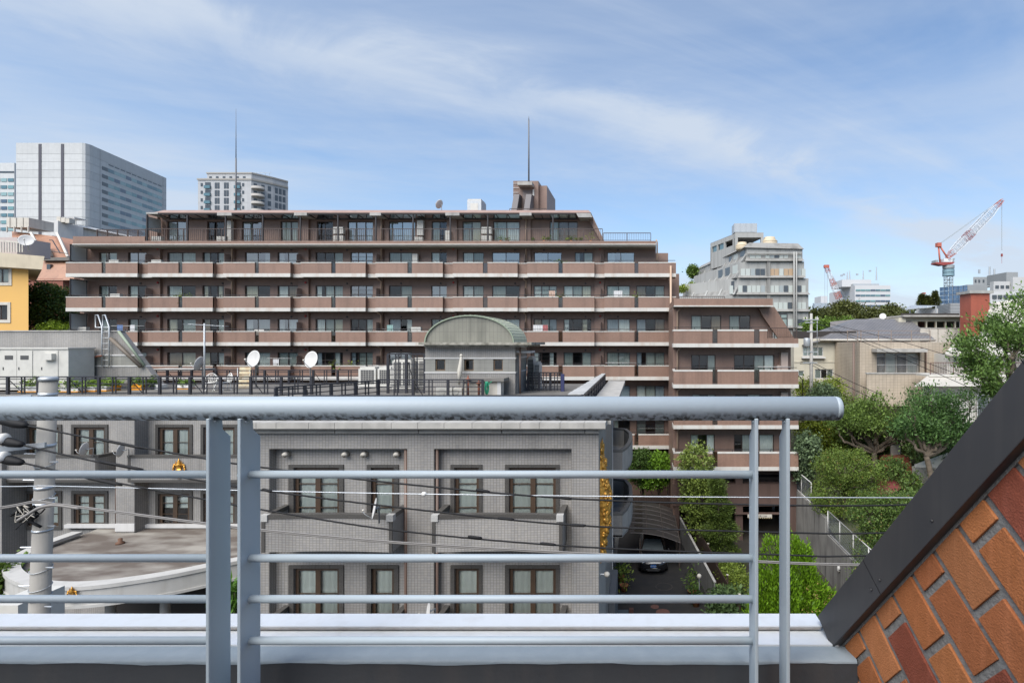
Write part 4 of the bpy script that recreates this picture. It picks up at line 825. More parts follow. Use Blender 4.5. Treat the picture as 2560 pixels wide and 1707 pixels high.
# ---- stair tower at the left with one slanted edge
Yt = 31.0; TW = lambda u, v: (U(u, Yt), V(v, Yt)); twm = greytile
def slanted(vt, vb):
    def xr(v): return U(298 + (v - 828) / (912 - 828) * 64, Yt)
    return [(-44, V(vb, Yt)), (xr(vb), V(vb, Yt)), (xr(vt), V(vt, Yt)), (-44, V(vt, Yt))]
for vt, vb, mt in ((828, 885.5, greytile), (889, 913, greystone), (916, 960, greytile)):
    MB().prism(slanted(vt, vb), 0.35, 'y', Yt).build('tower_wall', mt, grey)
for vt, vb in ((885.5, 889), (913, 916)): MB().prism([(p[0] + (0.02 if i in (1, 2) else 0), p[1]) for i, p in enumerate(slanted(vt, vb))], 0.36, 'y', Yt - 0.03).build('string_course', whitepaint, grey)
B('tower_coping', concrete, grey, -44, U(300, Yt), Yt - 0.06, Yt + 0.5, V(828, Yt), V(825.5, Yt)); m = MB(); m.tube([(U(299, Yt), Yt - 0.05, V(828, Yt)), (U(363, Yt), Yt - 0.05, V(913, Yt))], 0.07, 8); m.build('copper_edge', copperdk, grey, True)
m = MB(); m.tube([P(276, 845, Yt - 0.15), P(352, 916, Yt - 0.15)], 0.095, 8); m.build('gutter', mat('gutter_brown', (0.13, 0.105, 0.08), 0.6), grey, True)
window(grey, U(178, Yt), U(196, Yt), V(912, Yt), V(890, Yt), Yt - 0.14, 1, fm=wood, dep=0.1, fw=0.06); m = MB(); m.tube([P(236, 893, Yt - 0.1), P(243, 890, Yt - 0.15), P(256, 889, Yt - 0.12)], 0.05, 8); m.build('vent_pipe', mat('rust_red', (0.2, 0.07, 0.04), 0.8), grey, True)
ld = MB()
for uu_ in (255, 273):
    ld.tube([P(uu_, 914, Yt - 0.12), P(uu_, 817, Yt - 0.12), P(uu_ - 10, 787, Yt + 0.3), P(uu_ - 16, 787, Yt + 0.5), P(uu_ - 16, 818, Yt + 0.5), P(uu_, 818, Yt - 0.12)], 0.035, 6)
for i in range(7): ld.tube([P(255, 830 + i * 14, Yt - 0.12), P(273, 830 + i * 14, Yt - 0.12)], 0.018, 5)
tag(ld.build('wall_ladder', steel, None, True), 'steel ladder hooked over the top of the grey stair tower', 'ladder')
# ---- gilded crests
def crest(name, label, c, s, side=False):
    """A small gilt crest: tiered crown, garlands and a scroll below, facing the street."""
    m = MB(); x, y, z = c
    m.ball((x, y, z + 0.05 * s), 0.16 * s, 0.07 * s, 0.16 * s); m.ball((x, y, z + 0.24 * s), 0.11 * s, 0.06 * s, 0.1 * s); m.lathe([(0.12 * s, 0), (0.13 * s, 0.05 * s), (0.07 * s, 0.12 * s), (0.08 * s, 0.15 * s), (0.03 * s, 0.26 * s), (0.0, 0.36 * s)], (x, y, z + 0.3 * s), 10)
    for k in (-1, 1):
        for i in range(6):
            a = R(20 + i * 26); m.ball((x + k * (0.17 + 0.09 * math.sin(a)) * s, y, z + (0.34 - 0.09 * i) * s), 0.05 * s, 0.04 * s, 0.045 * s, 8, 5)
        m.lathe([(0.028 * s, 0), (0.03 * s, 0.2 * s), (0.015 * s, 0.3 * s), (0, 0.36 * s)], (x + k * 0.24 * s, y, z + 0.05 * s), 8); m.lathe([(0.022 * s, 0), (0.022 * s, 0.22 * s), (0, 0.36 * s)], (x + k * 0.14 * s, y, z + 0.2 * s), 8)
        m.tube([(x + k * 0.05 * s, y, z - 0.22 * s), (x + k * 0.2 * s, y, z - 0.17 * s), (x + k * 0.36 * s, y, z - 0.2 * s)], 0.035 * s, 6)
    m.box(x - 0.3 * s, x + 0.3 * s, y - 0.03 * s, y + 0.05 * s, z - 0.12 * s, z - 0.06 * s); m.ball((x, y, z - 0.22 * s), 0.12 * s, 0.04 * s, 0.07 * s, 8, 5)
    return tag(m.build(name, gold, None, True), label, 'crest')
crest('gilt_crest', 'small gilt crest on the grey tiled balcony of the set-back wing', P(447, 1180, 24.33), 1.0)
crest('gilt_crest', 'small gilt crest on the white entrance canopy fascia', (U(179, 18.55), 18.56, V(1493, 18.55)), 0.62)
# ---- tall gilded relief on the right flank, seen edge-on
gr = thing('gilded_relief', 'tall gilded carved relief on the right side wall of the grey building', 'relief', (-1.2, 18.3, 6.7))
sil = [(1098, 1501.5), (1108, 1507), (1120, 1508.5), (1128, 1505), (1140, 1510), (1152, 1514), (1178, 1516), (1200, 1521), (1222, 1526), (1245, 1529.5), (1262, 1529), (1274, 1525), (1284, 1524), (1298, 1528.5), (1308, 1528), (1316, 1523), (1335, 1518), (1360, 1515), (1390, 1511)]
yc = 18.2; prof = []
m = MB(); n = 14; rows = []
import bisect
def silu(v):
    i = max(0, min(len(sil) - 2, bisect.bisect([s_[0] for s_ in sil], v) - 1)); a, b = sil[i], sil[i + 1]; t = (v - a[0]) / (b[0] - a[0]); return a[1] + (b[1] - a[1]) * t
vs_ = []; NV = 110
for j in range(NV):
    v = 1098 + (1390 - 1098) * j / (NV - 1); X = U(silu(v), yc); d = max(0.02, X + 1.30); z = V(v, yc); wd = 0.55 + 0.25 * math.sin(math.pi * j / NV)
    for i in range(n + 1):
        a = math.pi * i / n
        rip = 1 + 0.06 * math.sin(j * 1.35 + i * 0.9) + 0.05 * math.sin(j * 0.55 - i * 1.7)
        vs_.append((-1.30 + d * rip * math.sin(a) ** 0.8 * 0.94, yc - wd * math.cos(a), z))
m.add(vs_, [(j * (n + 1) + i, j * (n + 1) + i + 1, (j + 1) * (n + 1) + i + 1, (j + 1) * (n + 1) + i) for j in range(NV - 1) for i in range(n)]); m.build('carved_body', gold, gr, True)
m = MB(); rg_ = random.Random(9)
for j in range(230):
    v = rg_.uniform(1105, 1380); d = U(silu(v), yc) + 1.30; a = rg_.uniform(0.12, 0.62) * math.pi; wd = 0.55 + 0.25 * math.sin(math.pi * (v - 1098) / 292); s_ = rg_.choice((0.03, 0.04, 0.05, 0.07))
    m.ball((-1.30 + d * math.sin(a) ** 0.8 * 0.93, yc - wd * math.cos(a), V(v, yc)), s_, s_, s_ * rg_.choice((1, 1.6)), 7, 5)
for k in range(4):
    pts = [(-1.30 + (U(silu(v), yc) + 1.30) * math.sin(a * math.pi) ** 0.8 * 0.97, yc - 0.75 * math.cos(a * math.pi), V(v, yc)) for v, a in ((1215 + k * 9, 0.58), (1232 + k * 9, 0.45), (1252 + k * 9, 0.3), (1275 + k * 9, 0.18))]
    m.tube(smooth_path(pts, 3), 0.03, 6)
m.build('carved_ornament', gold, gr, True)
# ------------------------------------------------------------------ far buildings
_unit = {}
def unit_box(mt):
    if mt.name not in _unit:
        o = MB().box(-0.5, 0.5, 0, 1, 0, 1); me = bpy.data.meshes.new('unit_' + mt.name); me.from_pydata(o.v, [], o.f); me.materials.append(mt); _unit[mt.name] = me
    return _unit[mt.name]
def ub(name, mt, parent, x0, x1, y0, y1, z0, z1, rz=0.0):
    return place(unit_box(mt), name, parent, ((x0 + x1) / 2, y0, z0), (0, 0, rz) if rz else None, (x1 - x0, y1 - y0, z1 - z0))
farglass = [mat('far_glass_%d' % i, c, 0.15, 0.0, spec=0.8) for i, c in enumerate(((0.13, 0.25, 0.26), (0.08, 0.16, 0.19), (0.06, 0.095, 0.14), (0.22, 0.33, 0.33)))]
fardark = mat('far_window_dark', (0.055, 0.065, 0.075), 0.2, spec=0.7); farcurt = mat('far_window_curtain', (0.42, 0.45, 0.42), 0.5); farpale = mat('far_window_pale', (0.30, 0.33, 0.33), 0.3)
rf = random.Random(21)
# -- big pale panelled hotel, upper left
Yk = 225.0
hp = tile('hotel_panel', (0.50, 0.505, 0.495), (0.48, 0.485, 0.475), (0.43, 0.435, 0.43), 2.2, 30, 0.06, dirt=0.08, streak=0.08, bump=0)
hgap = mat('hotel_joint', (0.26, 0.265, 0.265), 0.8); hdark = mat('hotel_dark_strip', (0.07, 0.065, 0.075), 0.4)
ht = thing('hotel_tower', 'large pale grey panelled tower with curved corner and ribbon windows at upper left', 'building', (U(200, Yk), Yk, 0))
def obox(name, mt, par, p, d, n_, a0, a1, b0, b1, z0, z1, top=None):
    """Box along direction d (plan) from point p; n_ points outward; top insets the upper edge."""
    q_ = lambda a, b, z: (p[0] + d[0] * a + n_[0] * b, p[1] + d[1] * a + n_[1] * b, z); t_ = b1 if top is None else top
    return MB().add([q_(a0, b0, z0), q_(a1, b0, z0), q_(a1, b1, z0), q_(a0, b1, z0), q_(a0, b0, z1), q_(a1, b0, z1), q_(a1, t_, z1), q_(a0, t_, z1)], [(0, 3, 2, 1), (4, 5, 6, 7), (0, 1, 5, 4), (1, 2, 6, 5), (2, 3, 7, 6), (3, 0, 4, 7)]).build(name, mt, par)
zt_ = V(357, Yk); xa = U(40, Yk)
A0, A1 = (-231.6, 229.5), (-240.0, 273.6)      # the window front, running back and slightly left
cor = [(-232.6, Yk), (-231.6, Yk + 0.5), (-231.15, Yk + 1.8), (-231.2, Yk + 3.2), A0]
plan = [(xa, Yk)] + cor + [A1, (xa, A1[1])]
lev = [zt_, V(385, Yk)]
while lev[-1] > 12: lev.append(lev[-1] - 3.28)
for i in range(len(lev) - 1):
    MB().prism(plan, lev[i] - lev[i + 1] - 0.09, 'z', lev[i + 1] + 0.09).build('facade_storey', hp, ht)
    MB().prism([(x + (0.12 if x < xa + 1 else -0.12), y + 0.12) for x, y in plan], 0.1, 'z', lev[i + 1] - 0.005).build('storey_joint', hgap, ht)
for u0, u1 in ((97, 104), (153, 160)): B('dark_strip', hdark, ht, U(u0, Yk), U(u1, Yk), Yk - 0.15, Yk - 0.02, 12, V(360, Yk))
L = math.hypot(A1[0] - A0[0], A1[1] - A0[1]); d_ = ((A1[0] - A0[0]) / L, (A1[1] - A0[1]) / L); n_ = (d_[1], -d_[0])
nw = 11; w0_, w1_ = 3.6, L - 3.2
for r_ in range(9):
    zc = V(422 + r_ * 19.4, 234.4)
    for j in range(nw):
        obox('window', fardark if j == 0 else rf.choice(farglass), ht, A0, d_, n_, w0_ + (w1_ - w0_) * j / nw + 0.12, w0_ + (w1_ - w0_) * (j + 1) / nw - 0.12, 0.0, 0.05, zc - 0.75, zc + 0.85)
for j in range(1, nw): obox('vent_slot', fardark, ht, A0, d_, n_, w0_ + (w1_ - w0_) * j / nw + 0.3, w0_ + (w1_ - w0_) * (j + 1) / nw - 0.3, 0.0, 0.05, V(407, 234.4) - 0.3, V(407, 234.4) + 0.25)
obox('facade_joint', hgap, ht, A0, d_, n_, 2.6, 2.75, 0.0, 0.04, 12, zt_ - 0.2); obox('facade_joint', hgap, ht, A0, d_, n_, L - 2.6, L - 2.45, 0.0, 0.04, 12, zt_ - 0.2)
h2 = thing('hotel_wing', 'second pale hotel block with ribbon windows at the left edge', 'building', (U(-20, 262), 262, 0))
B('facade', hp, h2, U(-300, 262), U(36, 262), 262, 300, 0, V(407, 262))
for r_ in range(8):
    for j in range(3):
        x0 = U(-14 + j * 17, 261.9); zc = V(450 + r_ * 17.5, 262); ub('window', rf.choice(farglass), h2, x0, x0 + 2.7, 261.8, 261.98, zc - 0.8, zc + 0.8)
ub('vent_slot', fardark, h2, U(-30, 262), U(35, 262), 261.85, 261.97, V(432, 262), V(428, 262))
# -- stone apartment tower behind the brown roof
Ys = 190.0
ap = tile('tower_stone', (0.40, 0.405, 0.405), (0.38, 0.385, 0.39), (0.33, 0.335, 0.34), 3.0, 3.3, 0.06, dirt=0.1, streak=0.1, bump=0); trim = mat('tower_trim', (0.30, 0.285, 0.26), 0.8)
at_ = thing('stone_apartment_tower', 'pale stone apartment tower with corner balconies behind the brown roof', 'building', (U(600, Ys), Ys, 0))
XA, XB, XC, XD = U(495, Ys), U(628, Ys), U(682, Ys + 5.5), U(720, Ys + 10.4)
plan = [(XA, Ys), (XB, Ys), (XC, Ys + 5.5), (XD, Ys + 10.4), (U(716, Ys + 26), Ys + 26), (XA, Ys + 26)]
MB().prism(plan, V(449, Ys), 'z', 0).build('facade', ap, at_); MB().prism([(x + (2 if x < XA + 1 else -1), y + 1.5) for x, y in plan], 2.5, 'z', V(449, Ys) + 0.01).build('attic', ap, at_)
def grow(pl, d):
    cx_, cy_ = sum(p[0] for p in pl) / len(pl), sum(p[1] for p in pl) / len(pl); return [(x + d * (1 if x > cx_ else -1), y + d * (1 if y > cy_ else -1)) for x, y in pl]
MB().prism(grow(plan, 0.25), 0.6, 'z', V(450, Ys) - 0.02).build('cornice', trim, at_); MB().prism(grow([(x + (2 if x < XA + 1 else -1), y + 1.5) for x, y in plan], 0.2), 0.5, 'z', V(449, Ys) + 2.53).build('cornice', trim, at_)
sty = 2.83
for r_ in range(4):
    zc = V(462 + r_ * 19.0, Ys)
    for uu_, wd in ((504.5, 5), (543, 12), (566, 12), (608, 5)):
        if wd > 6:
            for s_ in (-0.26, 0.26): ub('window', fardark, at_, U(uu_, Ys) + s_ * 1.75 - 0.36, U(uu_, Ys) + s_ * 1.75 + 0.36, Ys - 0.1, Ys - 0.01, zc - 1.3, zc + 0.8)
        else: ub('window', fardark, at_, U(uu_ - wd / 2, Ys), U(uu_ + wd / 2, Ys), Ys - 0.1, Ys - 0.01, zc - 0.5, zc + 0.6)
    for uu_ in (520, 595):
        ub('loggia', fardark, at_, U(uu_ - 7, Ys), U(uu_ + 7, Ys), Ys - 0.06, Ys - 0.01, zc - 1.2, zc + 0.9); ub('balcony', farglass[1], at_, U(uu_ - 7.5, Ys), U(uu_ + 7.5, Ys), Ys - 0.6, Ys - 0.08, zc - 1.3, zc - 0.3)
    dx, dy = XC - XB, 5.5; a_ = math.atan2(dy, dx)
    for f_ in (0.2, 0.55, 0.85):
        px_, py_ = XB + dx * f_, Ys + dy * f_; ub('window', fardark, at_, px_ - 0.5, px_ + 0.5, py_ - 0.12, py_ - 0.02, zc - 0.9, zc + 0.8, a_)
    px_, py_ = XB + dx * 0.38, Ys + dy * 0.38 - 0.8; m = MB(); m.lathe([(1.9, 0), (2.1, 0.25), (2.05, 0.3), (2.0, 1.0)], (px_, py_, zc - 1.4), 14); m.build('round_balcony', trim, at_, True)
    a_ = math.atan2(4.9, XD - XC)
    for f_ in (0.25, 0.5, 0.75): px_, py_ = XC + (XD - XC) * f_, Ys + 5.5 + 4.9 * f_; ub('window', fardark, at_, px_ - 0.5, px_ + 0.5, py_ - 0.12, py_ - 0.02, zc - 1.2, zc + 0.8, a_)
for i in range(6): ub('attic_window', fardark, at_, U(515 + i * 17, Ys), U(521 + i * 17, Ys), Ys + 1.38, Ys + 1.48, V(449, Ys) + 0.6, V(449, Ys) + 1.6)
m = MB()
for i in range(10): m.tube([(XB - 12 + i * 1.6, Ys + 6, V(449, Ys) + 3), (XB - 12 + i * 1.6, Ys + 6, V(449, Ys) + 4.4)], 0.06, 4)
m.box(XB - 12, XB + 3, Ys + 5.95, Ys + 6.05, V(449, Ys) + 4.3, V(449, Ys) + 4.4); m.build('roof_rail', steel, at_)
# -- yellow house at the left edge
Yy = 52.0
ym = mat('yellow_render', (0.62, 0.37, 0.11), 0.85, noise=(0.6, 0.25, (0.55, 0.33, 0.12)), bump=(30, 0.15)); cr = mat('cream_concrete', (0.53, 0.46, 0.34), 0.85, noise=(1, 0.25), streak=(2, 0.25))
yh = thing('yellow_house', 'yellow rendered house with cream flat roof at the left edge', 'building', (U(20, Yy), Yy, 0))
yo = [(U(-60, Yy), U(23, Yy), V(706, Yy), V(671, Yy)), (U(-60, Yy), U(20, Yy), V(799, Yy), V(762, Yy))]
wall_open(U(-200, Yy), U(71, Yy), 0, V(672, Yy) + 0.5, Yy, yo, 0.2).build('wall', ym, yh); MB().prism([(U(71, Yy), Yy + 0.001), (U(71, Yy) - 0.2, Yy + 0.001), (U(40, Yy + 9), Yy + 9), (U(50, Yy + 9), Yy + 9)], V(672, Yy) + 0.4, 'z', 0).build('wall', ym, yh)
B('room_backing', roomdark, yh, U(-60, Yy), U(24, Yy), Yy + 1, Yy + 1.05, 5, 22)
for i, (a, b, c, d) in enumerate(yo):
    window(yh, a, b, c, d, Yy, 4, cur='s' if i == 0 else '-', fw=0.07); B('window_surround', offwhite, yh, b, b + 0.28, Yy - 0.06, Yy, c - 0.28, d + 0.28); B('window_surround', offwhite, yh, a, b - 0.001, Yy - 0.06, Yy, c - 0.28, c); B('window_surround', offwhite, yh, a, b - 0.001, Yy - 0.06, Yy, d, d + 0.28)
m = MB(); zA, zB = V(672, Yy), V(635, Yy); zR_ = V(677, Yy + 1)
m.add([(U(-200, Yy), Yy - 0.8, V(655, Yy)), (U(128, Yy), Yy - 0.8, V(676, Yy)), (U(137, Yy), Yy - 0.9, V(644, Yy)), (U(-200, Yy), Yy - 0.9, V(616, Yy)), (U(-200, Yy), Yy + 9, V(655, Yy)), (U(90, Yy + 9), Yy + 9, V(676, Yy)), (U(95, Yy + 9), Yy + 9, V(644, Yy)), (U(-200, Yy), Yy + 9, V(616, Yy))], [(0, 1, 2, 3), (5, 4, 7, 6), (3, 2, 6, 7), (0, 4, 5, 1), (1, 5, 6, 2)]); m.build('roof_slab', cr, yh)
rl = MB()
for i in range(16): rl.box(U(-30 + i * 6.6, Yy), U(-30 + i * 6.6, Yy) + 0.09, Yy - 0.5, Yy - 0.44, V(632, Yy), V(607, Yy))
rl.add([(U(-40, Yy), Yy - 0.52, V(600, Yy)), (U(72, Yy), Yy - 0.52, V(611, Yy)), (U(72, Yy), Yy - 0.52, V(607, Yy)), (U(-40, Yy), Yy - 0.52, V(596, Yy))], [(0, 1, 2, 3)]); rl.build('roof_rail', offwhite, yh)
ubx = B('roof_cabin', mat('pink_grey', (0.42, 0.36, 0.34), 0.8), yh, U(-60, Yy + 1), U(43, Yy + 1), Yy + 1, Yy + 4, V(632, Yy), V(588, Yy))
# -- terracotta-tiled stepped house behind it
Yo = 66.0
tcm = tile('terracotta_cladding', (0.37, 0.185, 0.105), (0.335, 0.165, 0.095), (0.28, 0.15, 0.095), 0.25, 0.08, 0.012, 0.5, dirt=0.2, streak=0.2); tcd = mat('terracotta_dark', (0.22, 0.08, 0.055), 0.8)
tb = thing('terracotta_house', 'terracotta clad house with sloping upper walls behind the yellow house', 'building', (U(100, Yo), Yo, 0))
m = MB(); q = lambda u, v, y=Yo: P(u, v, y)
m.add([q(30, 578, Yo + 5), q(135, 590, Yo + 5), q(172, 640, Yo), q(170, 655, Yo), q(30, 655, Yo), (U(30, Yo), Yo + 9, V(578, Yo)), (U(150, Yo), Yo + 9, V(590, Yo))], [(0, 1, 2, 3, 4), (0, 5, 6, 1), (1, 6, 2)]); m.build('sloped_wall', tcm, tb)
m = MB(); m.add([q(30, 655, Yo), q(180, 655, Yo), q(186, 700, Yo - 1.5), q(30, 700, Yo - 1.5), (U(180, Yo), Yo + 9, V(655, Yo)), (U(186, Yo), Yo + 9, V(700, Yo))], [(0, 1, 2, 3), (1, 4, 5, 2)]); m.build('sloped_wall', tcm, tb)
B('wall', tcd, tb, U(20, Yo), U(188, Yo), Yo - 1.4, Yo + 9, 0, V(699, Yo)); B('ledge', roofgrey, tb, U(110, Yo), U(182, Yo), Yo - 0.4, Yo + 0.5, V(652, Yo), V(644, Yo))
B('roof_box', whitepaint, tb, U(20, Yo + 5), U(130, Yo + 5), Yo + 5, Yo + 10, V(580, Yo), V(568, Yo))
for a, b in ((78, 110), (143, 170)):
    m = MB(); m.tube([q(a, 582, Yo + 3.6), q(b, 642, Yo - 0.05)], 0.16, 4); m.build('verge', offwhite, tb)
m = MB(); m.add([q(104, 610, Yo + 2), q(122, 612, Yo + 2), q(134, 640, Yo + 0.2), q(116, 640, Yo + 0.2)], [(0, 1, 2, 3)]); m.build('dormer_void', roomdark, tb)
ub('window', fardark, tb, U(130, Yo), U(139, Yo), Yo - 0.6, Yo - 0.3, V(677, Yo - .6), V(660, Yo - .6))
m = MB(); m.tube([q(124, 600, Yo + 2), q(131, 600, Yo + 2), q(150, 632, Yo + 0.2)], 0.06, 5); m.tube([q(116, 626, Yo - 0.3), q(170, 634, Yo - 0.3)], 0.05, 5); m.build('stair_rail', darkmetal, tb)
# -- white block with roof plant
Yq = 84.0
wb_ = thing('white_roof_block', 'plain white building with cream condensers on its roof behind the terracotta house', 'building', (U(150, Yq), Yq, 0))
B('wall', whitepaint, wb_, U(109, Yq), U(145, Yq), Yq, Yq + 12, 0, V(551, Yq)); m = MB(); m.add([P(145, 551, Yq), P(208, 568, Yq + 3), P(208, 700, Yq + 3), P(145, 700, Yq), (U(208, Yq + 3), Yq + 12, V(568, Yq + 3)), (U(145, Yq), Yq + 12, V(551, Yq))], [(0, 1, 2, 3), (0, 5, 4, 1)]); m.build('wall', whitepaint, wb_)
for i in range(3): B('condenser', offwhite, wb_, U(136 + i * 11, Yq), U(146 + i * 11, Yq), Yq + 0.3, Yq + 1.2, V(552 + i * 2, Yq), V(540 + i * 2.5, Yq))
m = MB(); x0, x1 = U(157, Yq + 2), U(186, Yq + 2)
for x in (x0, x1): 
    for y in (Yq + 2, Yq + 4): m.tube([(x, y, V(556, Yq)), (x, y, V(534, Yq))], 0.07, 5)
m.box(x0, x1, Yq + 2, Yq + 4, V(537, Yq), V(535, Yq)); m.tube([(x0, Yq + 2, V(556, Yq)), (x1, Yq + 2, V(537, Yq))], 0.05, 5); m.tube([(x1, Yq + 2, V(556, Yq)), (x0, Yq + 2, V(537, Yq))], 0.05, 5); m.build('steel_frame', whitepaint, wb_)
wt = thing('rooftop_water_tank', 'beige rooftop water tank on a steel stand at far left', 'water tank', P(45, 575, 70))
B('tank', offwhite, wt, U(16, 70), U(72, 70), 70, 73, V(568, 70), V(544, 70)); m = MB()
for a in (18, 36, 54, 71): m.tube([P(a, 580, 70), P(a, 566, 70)], 0.09, 5)
for a in (24, 40, 57): m.box(U(a, 70), U(a, 70) + 0.08, 69.93, 69.99, V(568, 70), V(544, 70))
m.build('stand', offwhite, wt)
# -- raw concrete terraced block, right
Yc = 95.0
rawc = mat('raw_concrete', (0.235, 0.23, 0.215), 0.9, noise=(0.35, 0.45, (0.20, 0.195, 0.18)), streak=(0.9, 0.8, (0.10, 0.097, 0.09)), bump=(4, 0.3, 0.05)); rawl = mat('raw_concrete_pale', (0.32, 0.32, 0.305), 0.9, noise=(0.5, 0.4, (0.3, 0.3, 0.28)), streak=(1.2, 0.7, (0.17, 0.165, 0.155)))
cbk = thing('concrete_terraced_block', 'raw concrete apartment block stepped in terraces right of the brown block', 'building', (U(1930, Yc), Yc, 0))
CX = lambda u: U(u, Yc); CZ = lambda v: V(v, Yc)
# storeys, top to bottom: front left/right edges, head, sill and apron lines; then the far end of the slanting left flank
st = [(1868, 2008, 616, 640, 652, 13.2, 125), (1850, 2012, 652, 684, 694, 11.7, 117), (1846, 2023, 694, 726, 736, 8.4, 106), (1816, 2023, 736, 768, 778, 6.4, 99), (1800, 2023, 778, 810, 820, 6.0, 98), (1790, 2023, 820, 850, 862, 6.0, 98)]
def obox(name, mt, par, p, d, n_, a0, a1, b0, b1, z0, z1, top=None):
    """Box along direction d (plan) from point p; n_ points outward; top insets the upper edge."""
    q_ = lambda a, b, z: (p[0] + d[0] * a + n_[0] * b, p[1] + d[1] * a + n_[1] * b, z); t_ = b1 if top is None else top
    return MB().add([q_(a0, b0, z0), q_(a1, b0, z0), q_(a1, b1, z0), q_(a0, b1, z0), q_(a0, b0, z1), q_(a1, b0, z1), q_(a1, t_, z1), q_(a0, t_, z1)], [(0, 3, 2, 1), (4, 5, 6, 7), (0, 1, 5, 4), (1, 2, 6, 5), (2, 3, 7, 6), (3, 0, 4, 7)]).build(name, mt, par)
for i, (ua, ub_, va, vb, vc, xb_, yb_) in enumerate(st):
    xf = CX(ua); L = math.hypot(xb_ - xf, yb_ - Yc); d_ = ((xb_ - xf) / L, (yb_ - Yc) / L); n_ = (-d_[1], d_[0]); n_ = n_ if n_[0] < 0 else (-n_[0], -n_[1])
    MB().prism([(xf, Yc + 0.4), (CX(ub_), Yc + 0.4), (CX(ub_) - 2, Yc + 14), (xb_ + 6, 150), (xb_, yb_)], CZ(va) - 0.05 - CZ(vc), 'z', CZ(vc)).build('storey', rawl, cbk)
    m = MB(); m.add([(xf - 0.4, Yc - 0.1, CZ(vc)), (CX(ub_) + 0.2, Yc - 0.1, CZ(vc)), (CX(ub_) - 0.2, Yc + 0.5, CZ(vb)), (xf, Yc + 0.5, CZ(vb))], [(0, 1, 2, 3)]); m.build('sill_apron', rawc, cbk)
    obox('flank_apron', rawc, cbk, (xf, Yc + 0.45), d_, n_, 0, L - 0.3, 0.0, 0.9, CZ(vc), CZ(vb) + 0.25, 0.12)
    k = max(4, int(L / 3.2))
    for j in range(k):
        a0 = L * (j + 0.22) / k; a1 = L * (j + 0.86) / k
        obox('side_window', (fardark, farcurt, fardark)[(i + j) % 3], cbk, (xf, Yc + 0.45), d_, n_, a0, a1, 0.0, 0.06, CZ(vb) + 0.3, CZ(va) - 0.45)
        obox('side_buttress', rawl, cbk, (xf, Yc + 0.45), d_, n_, L * j / k, L * j / k + 0.4, 0.0, 1.0, CZ(vc), CZ(vb) + 0.6, 0.15)
    for uu_ in (1922, 1988):
        if ua < uu_ < ub_ and i > 0: B('pier', rawc, cbk, CX(uu_) - 0.3, CX(uu_) + 0.3, Yc + 0.1, Yc + 0.41, CZ(vc), CZ(va))
wn_ = {0: [(1875, 1904), (1914, 1972), (1985, 2005)], 1: [(1852, 1914), (1925, 1984), (1994, 2016)], 2: [(1824, 1834), (1846, 1914), (1925, 1984), (1994, 2016)], 3: [(1935, 1982), (1994, 2017)], 4: [(1970, 1984), (1995, 2016)]}
for i, l in wn_.items():
    va, vb = st[i][2] + 19 if i == 0 else st[i][2] + 20, st[i][3]
    va = st[i][2] + (20 if i else 21)
    if i == 0: va, vb = 637, 649
    else: va, vb = st[i][2] + 20 - 1, st[i][3] + 8
    for a, b in l:
        n = max(1, int((b - a) / 11)); fr_ = MB()
        for j in range(n):
            x0, x1 = CX(a) + (CX(b) - CX(a)) * j / n + 0.05, CX(a) + (CX(b) - CX(a)) * (j + 1) / n - 0.05
            mt = rf.choice((farcurt, farcurt, farcurt, fardark, farpale)); mt = MAT.setdefault('warm_blind', mat('warm_blind', (0.38, 0.27, 0.17), 0.6)) if (i == 1 and a == 1925 and j % 3 != 2) else mt
            ub('window', mt, cbk, x0, x1, Yc + 0.28, Yc + 0.38, CZ(vb), CZ(va))
MB().add([(CX(1868) - 0.5, Yc, CZ(618)), (CX(2010), Yc, CZ(622)), (CX(2000), Yc + 1.2, CZ(605)), (CX(1878), Yc + 1.2, CZ(603)), (13.0, 125.5, CZ(618)), (14.2, 125.5, CZ(603)), (CX(2000) - 1, Yc + 14, CZ(605)), (CX(2010) - 1, Yc + 14, CZ(622))], [(0, 1, 2, 3), (4, 0, 3, 5), (3, 2, 6, 5), (1, 7, 6, 2)]).build('roof_parapet', rawc, cbk)
B('pipe_beam', rawl, cbk, CX(1868), CX(2005), Yc - 0.15, Yc + 0.1, CZ(634), CZ(631))
for uu_ in (1984, 1990): m = MB(); m.tube([(CX(uu_), Yc - 0.3, 8), (CX(uu_), Yc - 0.3, CZ(630))], 0.13, 6); m.build('downpipe', rawl, cbk, True)
# plant house on its roof
pz0, pz1 = CZ(610), CZ(580)
y0p, y1p = 101.0, 112.0; xp0, xp1, xb_ = U(1838, y0p), U(1909, y0p), U(1776, y1p); zt0 = V(581, y0p); zb0 = CZ(612)
B('plant_roof', rawl, cbk, xp0, xp1, y0p, y0p + 1.2, zt0 - 0.9, zt0)
MB().prism([(xp0, y0p + 1.21), (xp1 - 0.1, y0p + 1.21), (xp1 - 2, y1p), (xb_, y1p)], 0.9, 'z', zt0 - 0.9).build('plant_roof', rawc, cbk)
for x in (xp0, xp1 - 0.5): B('plant_post', rawl, cbk, x, x + 0.5, y0p + 0.01, y0p + 0.6, zb0, zt0 - 0.91)
L = math.hypot(xb_ - xp0, y1p - y0p - 1.2); d_ = ((xb_ - xp0) / L, (y1p - y0p - 1.2) / L); n_ = (-d_[1], d_[0])
obox('plant_wall', rawl, cbk, (xp0, y0p + 1.2), d_, n_, 0, L, -0.3, 0.0, zb0 - 2, zb0 + 1.3); obox('plant_wall', rawl, cbk, (xp0, y0p + 1.2), d_, n_, 0, L, -0.3, 0.0, zb0 + 3.3, zt0 - 0.91)
for f_ in (0.0, 0.36, 0.66, 0.93): obox('plant_post', rawl, cbk, (xp0, y0p + 1.2), d_, n_, L * f_, L * f_ + 0.6, -0.3, -0.001, zb0 + 1.3, zb0 + 3.3)
